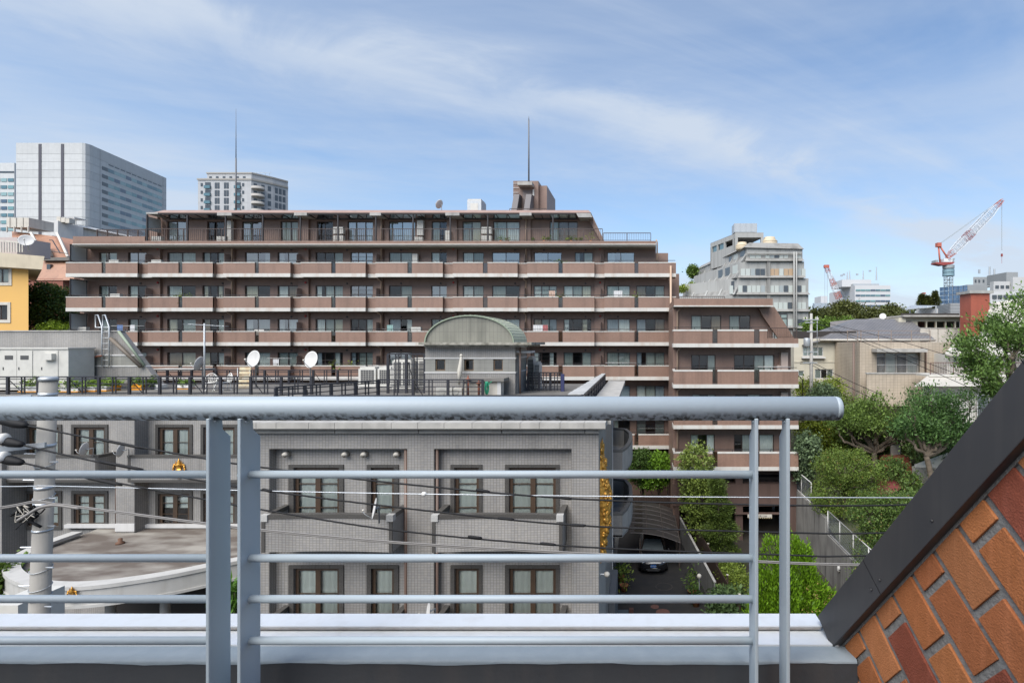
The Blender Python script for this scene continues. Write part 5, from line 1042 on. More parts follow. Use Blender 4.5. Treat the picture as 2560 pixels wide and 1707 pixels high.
for f_ in (0.42, 0.71): obox('plant_panel', farglass[1], cbk, (xp0, y0p + 1.2), d_, n_, L * f_, L * (f_ + 0.2), -0.25, -0.2, zb0 + 1.3, zb0 + 3.3)
B('plant_back', rawc, cbk, xb_, xp1 - 2, y1p - 0.4, y1p, zb0 - 2, zt0 - 0.91)
def tank(label, u0, u1, v0, v1, y, mt, round_=True):
    t = thing('roof_water_tank', label, 'water tank', P((u0 + u1) / 2, v1, y)); r_ = (U(u1, y) - U(u0, y)) / 2; c = U((u0 + u1) / 2, y); z0, z1 = V(v1, y), V(v0, y); h = z1 - z0
    if round_:
        MB().lathe([(r_ * 0.96, 0), (r_, 0.05 * h), (r_, 0.55 * h), (r_ * 0.72, 0.8 * h), (r_ * 0.7, 0.95 * h), (0, h)], (c, y + r_, z0), 20).build('shell', mt, t, True); MB().lathe([(r_ * 1.02, 0.5 * h), (r_ * 1.02, 0.56 * h)], (c, y + r_, z0), 20).build('rim', mt, t, True)
    else:
        B('shell', mt, t, c - r_, c + r_, y, y + 3, z0, z1)
        for i in range(5): ub('panel_rib', mt, t, c - r_ + 2 * r_ * i / 4 - 0.06, c - r_ + 2 * r_ * i / 4 + 0.06, y - 0.06, y - 0.005, z0, z1)
    return t
cream = mat('cream_tank', (0.52, 0.43, 0.30), 0.6, noise=(1, 0.3))
tank('cream round water tank standing free on the concrete block roof', 1909, 1948, 588, 614, Yc + 5, cream); tank('cream round water tank under the plant house of the concrete block', 1842, 1874, 602, 622, Yc + 2, cream); tank('grey panelled water tank on top of the concrete plant house', 1836, 1892, 558, 580, Yc + 7, steel, False)
# -- white office with ribbon windows
Yf = 250.0
of = thing('white_office_block', 'white office block with ribbon windows and antennas above the far trees', 'building', (U(2160, Yf), Yf, 0))
ow = mat('office_white', (0.50, 0.50, 0.50), 0.7, noise=(0.1, 0.1))
m = MB(); m.prism([(U(2090, Yf + 30), Yf + 30), (U(2137, Yf), Yf), (U(2226, Yf), Yf), (U(2228, Yf), Yf + 3), (U(2228, Yf), Yf + 40), (U(2090, Yf + 30), Yf + 40)], V(713, Yf), 'z', 0); m.build('facade', ow, of)
for i, v in enumerate((725, 738, 752, 764)):
    n = 7
    for j in range(n): ub('window', rf.choice(farglass[:3]), of, U(2139 + j * 12.4, Yf), U(2150.5 + j * 12.4, Yf), Yf - 0.2, Yf - 0.05, V(v + 2, Yf), V(v - 2, Yf))
B('plant_storey', ow, of, U(2117, Yf), U(2192, Yf), Yf + 6, Yf + 20, V(713, Yf), V(695, Yf)); B('plant_storey', steel, of, U(2140, Yf), U(2205, Yf), Yf + 3, Yf + 5.9, V(713, Yf), V(707, Yf))
for a, t_, b in ((2118, 679, 700), (2124, 676, 700), (2158, 676, 698), (2191, 667, 700)): m = MB(); m.tube([P(a, b, Yf + 7), P(a, t_, Yf + 7)], 0.35, 6, 0.15); m.box(U(a, Yf) - 0.5, U(a, Yf) + 0.5, Yf + 6.6, Yf + 7.2, V(t_ + 7, Yf), V(t_ + 3, Yf)); m.build('antenna', steel, of)
lo = thing('low_white_building', 'low pale building right of the ribbon-window office', 'building', (U(2240, 260), 260, 0)); B('facade', ow, lo, U(2229, 260), U(2255, 260), 260, 280, 0, V(764, 260)); B('chimney', ow, lo, U(2249, 260), U(2252, 260), 262, 263, V(764, 260), V(758, 260))
lo = thing('far_tower_block', 'small far tower with stepped top left of the leaning red crane', 'building', (U(2060, 300), 300, 0)); B('facade', mat('far_bluegrey', (0.30, 0.35, 0.40), 0.7), lo, U(2036, 300), U(2085, 300), 300, 303, 0, V(757, 300)); B('tower', ow, lo, U(2058, 300), U(2075, 300), 304, 315, V(757, 300), V(738, 300))
# -- buildings at the right edge
Yz = 165.0
bl = thing('blue_glass_building', 'blue glass fronted office beside the tower crane mast', 'building', (U(2400, Yz), Yz, 0))
bgm = tile('curtain_wall_blue', (0.10, 0.17, 0.27), (0.085, 0.145, 0.235), (0.035, 0.06, 0.10), 1.1, 2.2, 0.08, dirt=0.1, streak=0.0, bump=0, rough=0.15)
n = 8; xs = [U(2376, Yz), U(2419, Yz)]
for i in range(n):
    t0, t1 = i / n, (i + 1) / n; a, b = xs[0] + (xs[1] - xs[0]) * t0, xs[0] + (xs[1] - xs[0]) * t1; ya, yb_ = Yz + 6 * (1 - t0) ** 2, Yz + 6 * (1 - t1) ** 2
    for r_ in range(4):
        zA, zB = V(757 - r_ * 11, Yz), V(757 - (r_ + 1) * 11, Yz)
        MB().quad((a + 0.05, ya, zA + 0.05), (b - 0.05, yb_, zA + 0.05), (b - 0.05, yb_, zB - 0.05), (a + 0.05, ya, zB - 0.05)).build('glass_panel', bgm, bl)
gm_ = mat('grey_cladding', (0.25, 0.26, 0.26), 0.7, noise=(0.2, 0.2)); MB().prism([(U(2380, Yz + 6.2), Yz + 6.2), (U(2470, Yz), Yz + 6.2), (U(2470, Yz), Yz + 20), (U(2400, Yz + 20), Yz + 20)], V(709, Yz), 'z', 0).build('core', gm_, bl); B('side_wall', gm_, bl, U(2419.5, Yz), U(2470, Yz), Yz + 0.3, Yz + 6, 0, V(711, Yz)); MB().prism([(U(2443, Yz), Yz + 2), (U(2493, Yz), Yz + 2), (U(2493, Yz), Yz + 9), (U(2450, Yz + 9), Yz + 9)], V(690, Yz) - V(715, Yz), 'z', V(715, Yz)).build('plant_storey', gm_, bl)
for a in (2447, 2456, 2467, 2478): ub('window', fardark, bl, U(a, Yz), U(a + 4, Yz), Yz + 1.9, Yz + 1.99, V(704, Yz), V(697, Yz))
m = MB(); m.tube([P(2474, 690, Yz + 5), P(2474, 666, Yz + 5)], 0.25, 6); m.tube([P(2486, 690, Yz + 5), P(2486, 672, Yz + 5)], 0.25, 6); m.box(U(2472, Yz), U(2476, Yz), Yz + 4.8, Yz + 5.2, V(678, Yz), V(668, Yz)); m.build('antenna', steel, bl)
wr = thing('white_terraced_office', 'pale stepped office building at the right edge of the skyline', 'building', (U(2520, 140), 140, 0))
B('facade', mat('pale_concrete', (0.44, 0.44, 0.43), 0.8, noise=(0.2, 0.2)), wr, U(2484, 140), U(2700, 140), 140, 141.5, 0, V(703, 140)); B('facade', ow, wr, U(2476, 132), U(2700, 132), 132, 133.5, 0, V(728, 132)); B('roof_plant', gm_, wr, U(2516, 142), U(2545, 142), 142, 150, V(703, 140), V(680, 142)); B('roof_plant', MAT['pale_concrete'], wr, U(2532, 139), U(2700, 139), 139, 139.9, V(728, 139), V(692, 139))
for i in range(6):
    ub('window', fardark, wr, U(2480 + i * 14, 132), U(2491 + i * 14, 132), 131.8, 131.95, V(746, 132), V(737, 132)); ub('window', fardark, wr, U(2488 + i * 13, 140), U(2497 + i * 13, 140), 139.93, 139.98, V(721, 140), V(713, 140))
# -- cranes
orange = mat('crane_orange', (0.42, 0.11, 0.07), 0.6); crw = mat('crane_white', (0.62, 0.63, 0.64), 0.6); crd = mat('crane_red', (0.26, 0.05, 0.045), 0.6); crg = mat('crane_grey', (0.25, 0.28, 0.29), 0.6); crb = mat('crane_teal', (0.17, 0.27, 0.31), 0.6)
def lattice(a, b, w0, w1, nseg, r_, tri=False):
    a, b = Vector(a), Vector(b); d = (b - a).normalized(); s_ = d.cross(Vector((0, 1, 0))).normalized(); u_ = Vector((0, 1, 0)); m = MB(); cs = []
    for sx, sy in ((1, 1), (1, -1), (-1, -1), (-1, 1)):
        cs.append([a + (b - a) * (i / nseg) + (s_ * sx + u_ * sy) * (w0 + (w1 - w0) * i / nseg) / 2 for i in range(nseg + 1)])
    for c in cs: m.tube([c[0], c[-1]], r_, 4)
    for k in range(4):
        c, d2 = cs[k], cs[(k + 1) % 4]
        for i in range(nseg): m.tube([c[i], d2[i + 1]] if i % 2 else [d2[i], c[i + 1]], r_ * 0.6, 3, cap=False); m.tube([c[i], d2[i]], r_ * 0.55, 3, cap=False)
    return m
Yx = 190.0; q = lambda u, v, y=Yx: P(u, v, y)
tc_ = thing('tower_crane', 'red and white luffing tower crane on the right skyline', 'crane', (U(2371, Yx), Yx, 0))
lattice(q(2371, 853 + 60), q(2371, 692), 2.0, 2.0, 30, 0.13).build('mast', crg, tc_)
for v in (690, 681, 671): m = MB(); c_ = q(2371, v); m.lathe([(1.7, 0), (1.9, 0.0), (1.9, 1.1), (1.75, 1.1), (1.7, 0.1)], c_, 16); m.build('collar_platform', crb if v > 675 else crg, tc_)
m = MB(); m.lathe([(1.3, 0), (1.5, 1.6), (1.4, 2.6), (1.7, 3.4)], q(2371, 690), 14); m.build('slewing_column', crg, tc_, True)
m = MB(); m.prism([(U(2333, Yx), V(660, Yx)), (U(2352, Yx), V(664, Yx)), (U(2376, Yx), V(661, Yx)), (U(2381, Yx), V(656, Yx)), (U(2333, Yx), V(657, Yx))], 3.2, 'y', Yx - 1.6); m.build('deck', crd, tc_)
B('machinery_house', crw, tc_, U(2354, Yx), U(2375, Yx), Yx - 1.5, Yx + 1.5, V(656, Yx), V(647.5, Yx)); m = MB(); m.prism([(U(2375.2, Yx), V(655, Yx)), (U(2380, Yx), V(655, Yx)), (U(2382.5, Yx), V(646, Yx)), (U(2375.2, Yx), V(647, Yx))], 2.4, 'y', Yx - 1.2); m.build('cab', crg, tc_)
m = MB(); ring_ = [(U(2368.5, Yx) + 0.52 * math.cos(R(t)), Yx - 1.53, V(650, Yx) + 0.3 * math.sin(R(t))) for t in range(-60, 121, 20)]; m.tube(ring_, 0.06, 5); m.tube([(2 * U(2368.5, Yx) - x, y, 2 * V(650, Yx) - z) for x, y, z in ring_], 0.06, 5); m.tube([(U(2368.5, Yx) - 0.2, Yx - 1.53, V(650, Yx) - 0.25), (U(2368.5, Yx) + 0.2, Yx - 1.53, V(650, Yx) + 0.25)], 0.05, 5); m.build('emblem', farglass[2], tc_)
B('counterweight', crg, tc_, U(2334, Yx), U(2340, Yx), Yx - 1.4, Yx + 1.4, V(657, Yx), V(651, Yx))
for a, b in (((2350, 656), (2346, 612)), ((2369, 645), (2348, 612))): 
    m = MB(); m.tube([q(*a, Yx - 0.9), q(*b, Yx)], 0.28, 6); m.tube([q(*a, Yx + 0.9), q(*b, Yx)], 0.28, 6); m.build('gantry_leg', orange, tc_, True)
B('gantry_head', orange, tc_, U(2341, Yx), U(2351, Yx), Yx - 0.8, Yx + 0.8, V(617, Yx), V(607, Yx))
J0, J1 = Vector(q(2367, 645)), Vector(q(2507, 499))
bc = [orange, crw, crw, crd, crw, crw, crw, crw, orange]; k = len(bc)
for i in range(k):
    a, b = J0 + (J1 - J0) * (i / k), J0 + (J1 - J0) * ((i + 1) / k); w0 = 1.0 + 1.4 * math.sin(min(1, i / 2) * 1.57); w1 = 1.0 + 1.4 * math.sin(min(1, (i + 1) / 2) * 1.57)
    if i >= k - 2: w0, w1 = (2.2, 1.5) if i == k - 2 else (1.5, 0.8)
    lattice(a, b, w0 if i < k - 2 else w0, w1, 5, 0.075).build('jib_section', bc[i], tc_)
m = MB(); m.tube([q(2349, 608), q(2381, 586), q(2503, 497)], 0.07, 4); m.tube([q(2349, 610), q(2381, 588), q(2470, 524)], 0.05, 4); m.tube([q(2504, 501), q(2504, 625)], 0.055, 4); m.tube([q(2505, 501), q(2505, 625)], 0.04, 4); m.build('hoist_cables', crg, tc_)
m = MB(); m.box(U(2503, Yx), U(2506, Yx), Yx - 0.25, Yx + 0.25, V(641, Yx), V(634, Yx)); m.tube([q(2504.5, 641), q(2504.5, 658)], 0.06, 4); m.build('hook_block', crd, tc_)
c2 = thing('lattice_boom_crane', 'leaning red and white lattice crane boom above the far trees', 'crane', P(2110, 790, 230))
q2 = lambda u, v: P(u, v, 230)
J0, J1 = Vector(q2(2118, 795)), Vector(q2(2064, 663)); bc = [crw, orange, crw, orange, crw, orange, crw, orange]
for i in range(8): lattice(J0 + (J1 - J0) * (i / 8), J0 + (J1 - J0) * ((i + 1) / 8), 2.0 if i < 6 else 1.5, 2.0 if i < 5 else 1.2, 4, 0.09).build('boom_section', bc[i], c2)
m = MB(); m.tube([q2(2062, 667), q2(2062, 760)], 0.07, 4); m.tube([q2(2068, 680), q2(2068, 760)], 0.07, 4); m.tube([q2(2066, 664), q2(2125, 760)], 0.06, 4); m.build('hoist_cables', crg, c2); B('boom_head', orange, c2, q2(2060, 0)[0], q2(2072, 0)[0], 229.3, 230.7, V(669, 230), V(662, 230))
c3 = thing('small_crane_jib', 'small far crane jib showing beside the two fir tops', 'crane', P(2300, 790, 220)); lattice(P(2292, 775, 220), P(2310, 733, 220), 1.3, 0.9, 6, 0.11).build('boom', crg, c3); B('boom_head', orange, c3, U(2306, 220), U(2313, 220), 219.5, 220.5, V(734, 220), V(731, 220))
# ------------------------------------------------------------------ houses on the right slope
creamw = mat('cream_render', (0.50, 0.465, 0.37), 0.85, noise=(0.8, 0.2), streak=(1.5, 0.3)); rooft = tile('grey_roof_tile', (0.20, 0.19, 0.185), (0.17, 0.165, 0.165), (0.07, 0.068, 0.07), 0.35, 0.2, 0.03, 0.5, dirt=0.2, streak=0.1)
beiget = tile('beige_tile', (0.50, 0.42, 0.32), (0.46, 0.385, 0.295), (0.30, 0.25, 0.20), 0.30, 0.13, 0.014, 0.0, dirt=0.18, streak=0.2)
Yn = 52.0
ch = thing('cream_house', 'cream rendered house with grey hipped tile roof behind the street pole', 'building', (U(2080, Yn), Yn, 6))
wo_ = [(U(2007, Yn), U(2058, Yn), V(890, Yn), V(867, Yn)), (U(2091, Yn), U(2101, Yn), V(885, Yn), V(861, Yn)), (U(2037, Yn), U(2083, Yn), V(946, Yn), V(922, Yn)), (U(1996, Yn), U(2010, Yn), V(940, Yn), V(926, Yn))]
wall_open(U(1985, Yn), U(2160, Yn), 4, V(846, Yn), Yn, wo_).build('wall', creamw, ch); B('side_wall', creamw, ch, U(1985, Yn), U(1985, Yn) + 0.2, Yn + 0.01, Yn + 9, 4, V(860, Yn)); B('room_backing', roomdark, ch, U(1990, Yn), U(2150, Yn), Yn + 0.9, Yn + 0.95, 6, 15)
for i, (a, b, c, d) in enumerate(wo_): window(ch, a, b, c, d, Yn, 4 if i == 0 else (1 if i in (1, 3) else 3), fm=whitepaint, cur=['s', '-', 's-s', 's'][i], dep=0.05, fw=0.06)
wb2 = MB(); wb2.box(U(2003, Yn), U(2061, Yn), Yn - 0.35, Yn - 0.01, V(895, Yn), V(891, Yn)); wb2.build('window_box', whitepaint, ch)
m = MB(); e0, e1 = U(2046, Yn), U(2330, Yn); zr, ze = V(797, 56.5), V(848, Yn); m.add([(e0, Yn - 0.6, ze), (e1, Yn - 0.6, ze), (e1, 56.5, zr), (U(2135, 56.5), 56.5, zr), (e0, 61, ze)], [(0, 1, 2, 3), (4, 0, 3)]); m.build('roof', rooft, ch)
m = MB(); zr2, ze2 = V(820, 54.5), V(862, Yn); m.add([(U(2004, Yn), Yn - 0.5, ze2), (U(2062, Yn), Yn - 0.5, V(849, Yn)), (U(2100, 54.5), 54.5, zr2), (U(2078, 54.5), 54.5, zr2), (U(2004, Yn), 58, ze2)], [(0, 1, 2, 3), (4, 0, 3)]); m.build('roof', rooft, ch)
m = MB(); m.tube([(e0 - 0.05, Yn - 0.65, ze - 0.05), (e1, Yn - 0.65, ze - 0.05)], 0.09, 6); m.build('gutter', offwhite, ch, True); B('fascia', offwhite, ch, e0, e1, Yn - 0.55, Yn + 0.02, ze - 0.16, ze - 0.02)
B('string_course', creamw, ch, U(1985, Yn), U(2160, Yn), Yn - 0.05, Yn + 0.01, V(905, Yn), V(903, Yn))
Ym = 46.0
bt = thing('beige_tiled_house', 'beige tiled house with a grilled balcony window and flat roof', 'building', (U(2240, Ym), Ym, 5))
wo_ = [(U(2192, Ym), U(2300, Ym), V(934, Ym), V(881, Ym)), (U(2336, Ym), U(2362, Ym), V(936, Ym), V(885, Ym))]
wall_open(U(2150, Ym), U(2400, Ym), 3, V(855, Ym), Ym, wo_, 0.5).build('wall', beiget, bt); B('side_wall', beiget, bt, U(2150, Ym), U(2150, Ym) + 0.3, Ym + 0.01, Ym + 8, 3, V(855, Ym)); B('roof', concrete, bt, U(2150, Ym) + 0.3, U(2400, Ym), Ym + 0.2, Ym + 7, V(858, Ym), V(857, Ym)); B('room_backing', roomdark, bt, U(2160, Ym), U(2390, Ym), Ym + 1.5, Ym + 1.55, 8, 13.9)
window(bt, *[wo_[0][i] for i in (0, 1, 2, 3)], Ym, 4, fm=offwhite, cur='-s-s', dep=0.4, fw=0.08)
m = MB(); xa, xb, za, zb = U(2195, Ym), U(2298, Ym), V(933, Ym), V(890, Ym)
for i in range(36): x = xa + (xb - xa) * i / 35; m.tube([(x, Ym + 0.2, za), (x, Ym + 0.2, zb)], 0.016, 4, cap=False)
for z in (za + 0.02, (za + zb) / 2, zb): m.box(xa, xb, Ym + 0.19, Ym + 0.22, z - 0.025, z + 0.025)
m.build('window_grille', whitepaint, bt); B('awning_slab', concrete_lt, bt, U(2178, Ym), U(2302, Ym), Ym - 1.1, Ym - 0.001, V(879, Ym), V(871, Ym))
B('balcony_front', beiget, bt, U(2168, Ym - 1.3), U(2330, Ym - 1.3), Ym - 1.3, Ym - 1.1, V(1010, Ym), V(934, Ym - 1.3)); B('balcony_cap', concrete_lt, bt, U(2166, Ym - 1.3), U(2332, Ym - 1.3), Ym - 1.35, Ym - 1.05, V(934, Ym - 1.3), V(931, Ym - 1.3))
m = MB(); m.tube([(U(2314, Ym - .1), Ym - 0.12, 5), (U(2314, Ym - .1), Ym - 0.12, V(872, Ym)), (U(2302, Ym - .1), Ym - 0.12, V(870, Ym))], 0.08, 8); m.tube([(U(2138, Ym), Ym + 0.3, 3), (U(2138, Ym), Ym + 0.3, V(856, Ym))], 0.09, 8); m.build('downpipe', brownpipe, bt, True)
rl = MB(); 
for z in (V(855, Ym), V(846, Ym), V(836, Ym), V(826, Ym)): rl.tube([(U(2122, Ym + .3), Ym + 0.6, z), (U(2330, Ym + .3), Ym + 0.6, z)], 0.02, 4)
for a in (2122, 2148, 2156, 2200, 2232, 2283, 2330): rl.tube([(U(a, Ym + .3), Ym + 0.6, V(857, Ym)), (U(a, Ym + .3), Ym + 0.6, V(825, Ym))], 0.035, 5)
rl.build('roof_rail', mat('rail_tan', (0.25, 0.19, 0.15), 0.6), bt)
Yv = 56.0
uc = thing('cream_flat_house', 'cream flat-roofed house with a band of windows left of the red chimney', 'building', (U(2340, Yv), Yv, 8))
wo_ = [(U(2294 + i * 24, Yv), U(2315 + i * 24, Yv), V(822, Yv), V(803, Yv)) for i in range(5)]
wall_open(U(2262, Yv), U(2424, Yv), 6, V(792, Yv), Yv, wo_, 0.3).build('wall', creamw, uc); B('room_backing', roomdark, uc, U(2270, Yv), U(2420, Yv), Yv + 1.5, Yv + 1.55, 12, 17)
for a, b, c, d in wo_: window(uc, a, b, c, d, Yv, 1, fm=MAT['window_bronze'], dep=0.15, fw=0.05, cur='-')
B('roof_slab', concrete_lt, uc, U(2250, Yv), U(2430, Yv), Yv - 0.7, Yv + 8, V(792, Yv), V(788, Yv)); B('block', creamw, uc, U(2243, Yv), U(2261.5, Yv), Yv - 0.3, Yv + 6, 6, V(794, Yv))
for i in range(5): B('terrace_panel', offwhite, uc, U(2301 + i * 22.5, 53), U(2321.5 + i * 22.5, 53), 53, 53.1, V(856, 53), V(820, 53))
B('terrace_cap', concrete_lt, uc, U(2298, 53), U(2415, 53), 52.95, 53.15, V(820, 53), V(818.5, 53)); B('back_block', mat('pinkish_render', (0.44, 0.40, 0.38), 0.85, noise=(1, 0.2)), uc, U(2141, 58), U(2244, 58), 58, 66, 6, V(797, 58))
B('lower_wall', creamw, uc, U(2240, 53.5), U(2424, 53.5), 53.5, 53.7, 5, V(855, 53.5))
slat = tile('louvre_grey', (0.40, 0.41, 0.41), (0.38, 0.39, 0.39), (0.17, 0.175, 0.18), 6, 0.16, 0.05, dirt=0.1, streak=0.1)
ls_ = thing('louvre_screen', 'grey louvred plant screen on the roof left of the red chimney', 'screen', (U(2385, 60), 60, V(792, 60)))
B('front_panel', slat, ls_, U(2376, 60), U(2426, 60), 60, 60.15, V(792, 60), V(757, 60)); MB().add([(U(2340, 66), 66, V(792, 60)), (U(2376, 60), 60, V(792, 60)), (U(2376, 60), 60, V(757, 60)), (U(2340, 66), 66, V(762, 64))], [(0, 1, 2, 3)]).build('side_panel', slat, ls_)
sp_ = thing('steel_canopy', 'grey steel roof canopy on posts behind the cream flat house', 'canopy', (U(2310, 60), 60, V(792, 60)))
MB().add([(U(2262, 59), 59, V(772, 59)), (U(2330, 59), 59, V(766, 59)), (U(2345, 63), 63, V(762, 62)), (U(2276, 63), 63, V(761, 62)), (U(2262, 59), 59, V(774, 59)), (U(2330, 59), 59, V(768.5, 59))], [(0, 1, 2, 3), (0, 4, 5, 1)]).build('deck', steel, sp_); m = MB()
for a in (2275, 2308, 2340): m.tube([P(a, 794, 60.5), P(a, 765, 60.5)], 0.09, 6)
m.tube([P(2308, 780, 60.5), P(2296, 767, 60.5)], 0.06, 5); m.tube([P(2308, 780, 60.5), P(2320, 766, 60.5)], 0.06, 5); m.build('posts', steel, sp_); B('low_house', whitepaint, sp_, U(2313, 62), U(2345, 62), 62, 64, V(792, 60), V(771, 62))
chb = tile('chimney_brick', (0.36, 0.075, 0.035), (0.31, 0.06, 0.03), (0.24, 0.09, 0.06), 0.2, 0.07, 0.012, 0.5, dirt=0.15, streak=0.15)
cy_ = thing('red_brick_chimney', 'tall red brick chimney with concrete cap above the white house', 'chimney', (U(2450, 50), 50, 8))
B('stack', chb, cy_, U(2427, 50), U(2474, 50), 50, 51.7, 8, V(733, 50)); B('cap', mat('chimney_cap', (0.32, 0.32, 0.30), 0.9, noise=(2, 0.5)), cy_, U(2421, 50), U(2481, 50), 49.8, 51.9, V(733, 50), V(726, 50))
whs = mat('white_house_paint', (0.52, 0.50, 0.45), 0.7, noise=(0.8, 0.2), streak=(1.5, 0.25)); whr = mat('white_sheet_roof', (0.45, 0.42, 0.365), 0.6, noise=(0.6, 0.2), streak=(1.2, 0.2))
wh = thing('white_terraced_house', 'white house with pale sloping roofs and railed balconies behind the gnarled trees', 'building', (U(2480, 44), 44, 4))
q = P
MB().add([q(2476, 758, 51), q(2700, 720, 51), q(2700, 850, 45.5), q(2452, 850, 45.5)], [(0, 1, 2, 3)]).build('upper_roof', whr, wh); MB().add([q(2476, 758, 51), q(2452, 850, 45.5), q(2440, 850, 51)], [(0, 1, 2)]).build('upper_gable', whs, wh)
MB().add([q(2400, 842, 47), q(2700, 836, 47), q(2700, 884, 43), q(2360, 884, 43), q(2366, 889, 43), q(2700, 889, 43)], [(0, 1, 2, 3), (3, 2, 5, 4)]).build('mid_roof', whr, wh)
wo_ = [(U(2384, 44), U(2408, 44), V(912, 44), V(888, 44)), (U(2440, 44), U(2500, 44), V(930, 44), V(890, 44))]
wall_open(U(2368, 44), U(2700, 44), 4, V(884, 44), 44, wo_, 0.2).build('wall', whs, wh); B('side_wall', whs, wh, U(2368, 44), U(2368, 44) + 0.2, 44.01, 47, 4, V(884, 44)); B('room_backing', frost, wh, U(2370, 44), U(2690, 44), 45, 45.05, 9, 13)
for a, b, c, d in wo_: window(wh, a, b, c, d, 44, 2, fm=whitepaint, cur='s', dep=0.1, fw=0.06, pm=pane_r)
rails(wh, 'balcony_rail', U(2326, 42), U(2560, 42), 42, V(936, 42), V(905, 42), 0.13, mat('rail_red_brown', (0.11, 0.05, 0.04), 0.6)); B('balcony_slab', whs, wh, U(2322, 42), U(2700, 42), 41.9, 44, V(941, 42), V(936, 42))
MB().add([q(2322, 936, 42.5), q(2700, 936, 42.5), q(2700, 965, 40), q(2285, 965, 40)], [(0, 1, 2, 3)]).build('low_roof', whr, wh)
B('wall', whs, wh, U(2322, 41), U(2700, 41), 41, 41.8, 3.5, V(960, 41)); window(wh, U(2440, 41), U(2500, 41), V(1060, 41), V(985, 41), 40.86, 2, fm=whitepaint, cur='s', dep=0.0, pm=pane_r)
window(wh, U(2345, 41), U(2372, 41), V(1060, 41), V(985, 41), 40.86, 1, fm=brownmetal, cur='-', dep=0.0)
rails(wh, 'balcony_rail', U(2312, 38.5), U(2480, 38.5), 38.5, V(1065, 38.5), V(1020, 38.5), 0.13, darkmetal); B('balcony_slab', whs, wh, U(2308, 38.5), U(2700, 38.5), 38.4, 41, V(1090, 38.5), V(1066, 38.5)); B('garage_void', roomdark, wh, U(2325, 39.5), U(2700, 39.5), 39.5, 39.6, 3.4, V(1091, 39.5)); B('pillar', whs, wh, U(2312, 38.6), U(2326, 38.6), 38.6, 39.2, 3.4, V(1091, 38.6))
# red steps and low white walls
steps = thing('garden_steps', 'red tiled garden steps between low white walls', 'steps', P(2255, 1200, 36)); redt = tile('red_step_tile', (0.36, 0.10, 0.05), (0.31, 0.085, 0.045), (0.2, 0.1, 0.07), 0.3, 0.1, 0.01)
for i in range(8):
    yy = 35.2 + i * 0.36; z = V(1203, 35.2) + i * 0.15; B('step', redt, steps, U(2222, 35.2) + i * 0.12, U(2290, 35.2) + i * 0.12, yy, yy + 0.9, z - 0.3, z)
MB().add([P(2286, 1160, 34.9), P(2370, 1130, 34.6), P(2370, 1240, 34.6), P(2286, 1225, 34.9)], [(0, 1, 2, 3)]).build('parapet', whs, steps); MB().prism([(U(2286, 34.9), 34.9), (U(2370, 34.6), 34.6), (U(2370, 34.6), 34.9), (U(2286, 34.9), 35.2)], 1.5, 'z', V(1225, 34.9)).build('parapet', whs, steps)
MB().prism([(U(2224, 38.5), 38.2), (U(2258, 38.5), 38.9), (U(2258, 38.5), 39.1), (U(2224, 38.5), 38.4)], 1.1, 'z', V(1150, 38.5)).build('parapet', whs, steps)
cone_ = MB(); cone_.lathe([(0.14, 0), (0.14, 0.03), (0.1, 0.05), (0.025, 0.5), (0, 0.52)], P(2293, 1210, 34.4), 12); tag(cone_.build('traffic_cone', mat('cone_red', (0.6, 0.06, 0.02), 0.5), None, True), 'small red traffic cone beside the white parapet wall', 'traffic cone')
ms_ = thing('maroon_shed_roof', 'maroon sloping shed roof below the red steps', 'shed', P(2225, 1220, 33.5)); MB().add([P(2195, 1180, 35), P(2215, 1172, 35.6), P(2260, 1215, 33.6), P(2215, 1245, 32.5), P(2190, 1245, 32.5)], [(0, 1, 2, 3, 4)]).build('roof', mat('maroon_sheet', (0.17, 0.045, 0.04), 0.6, noise=(3, 0.3)), ms_); B('wall', creamw, ms_, U(2195, 34), U(2245, 34), 33.9, 34.6, 2.6, V(1232, 34))
# -- street pole on the right with transformer
rp = thing('street_pole', 'concrete street pole with grey transformer in front of the cream house', 'utility pole', P(2028, 1060, 45))
MB().tube([P(2028, 1090, 45), P(2028, 783, 45)], 0.17, 10, 0.11).build('pole', concrete_lt, rp, True); x, y, z = P(2017, 866, 44.9)
MB().lathe([(0.24, 0), (0.27, 0.05), (0.27, 0.62), (0.24, 0.7), (0.0, 0.74)], (x, y, z), 14).build('transformer', steel, rp, True)
for v, a, b in ((800, 2006, 2046), (807, 2012, 2036), (829, 2016, 2040), (880, 2008, 2044), (907, 2006, 2042)): ub('cross_arm', steel, rp, U(a, 45), U(b, 45), 44.86, 44.94, V(v, 45), V(v - 2.2, 45))
for u_, v in ((2010, 799), (2017, 799), (2040, 799), (2045, 800)): MB().lathe([(0.05, 0), (0.07, 0.05), (0.04, 0.1), (0.06, 0.16), (0, 0.2)], P(u_, v - 1, 44.9), 8).build('insulator', offwhite, rp, True)
MB().tube([P(2008, 1050, 44.9), P(2006, 948, 44.7), P(1996, 938, 44.4), P(1985, 935, 44.2)], 0.035, 6).build('lamp_arm', darkmetal, rp, True)
MB().tube([P(2043, 870, 44.9), P(2043, 790, 44.9)], 0.03, 6).build('side_rod', steel, rp, True)
def wire(label, pts, r_, name='overhead_cable', mt=None, n=10, group=None):
    o = MB().tube(smooth_path(pts, n), r_, 6).build(name, mt or black, None, True); tag(o, label, 'cable', group); return o
for i, pts in enumerate((((2036, 800, 45), (2240, 850, 38), (2480, 922, 31)), ((2030, 803, 45), (2200, 862, 39), (2460, 960, 31)), ((2040, 808, 45), (2220, 880, 38), (2440, 975, 31)))):
    wire(['upper overhead wire running right from the street pole transformer', 'middle overhead wire running right from the street pole', 'lower overhead wire running right from the street pole'][i], [P(*p) for p in pts], 0.018)
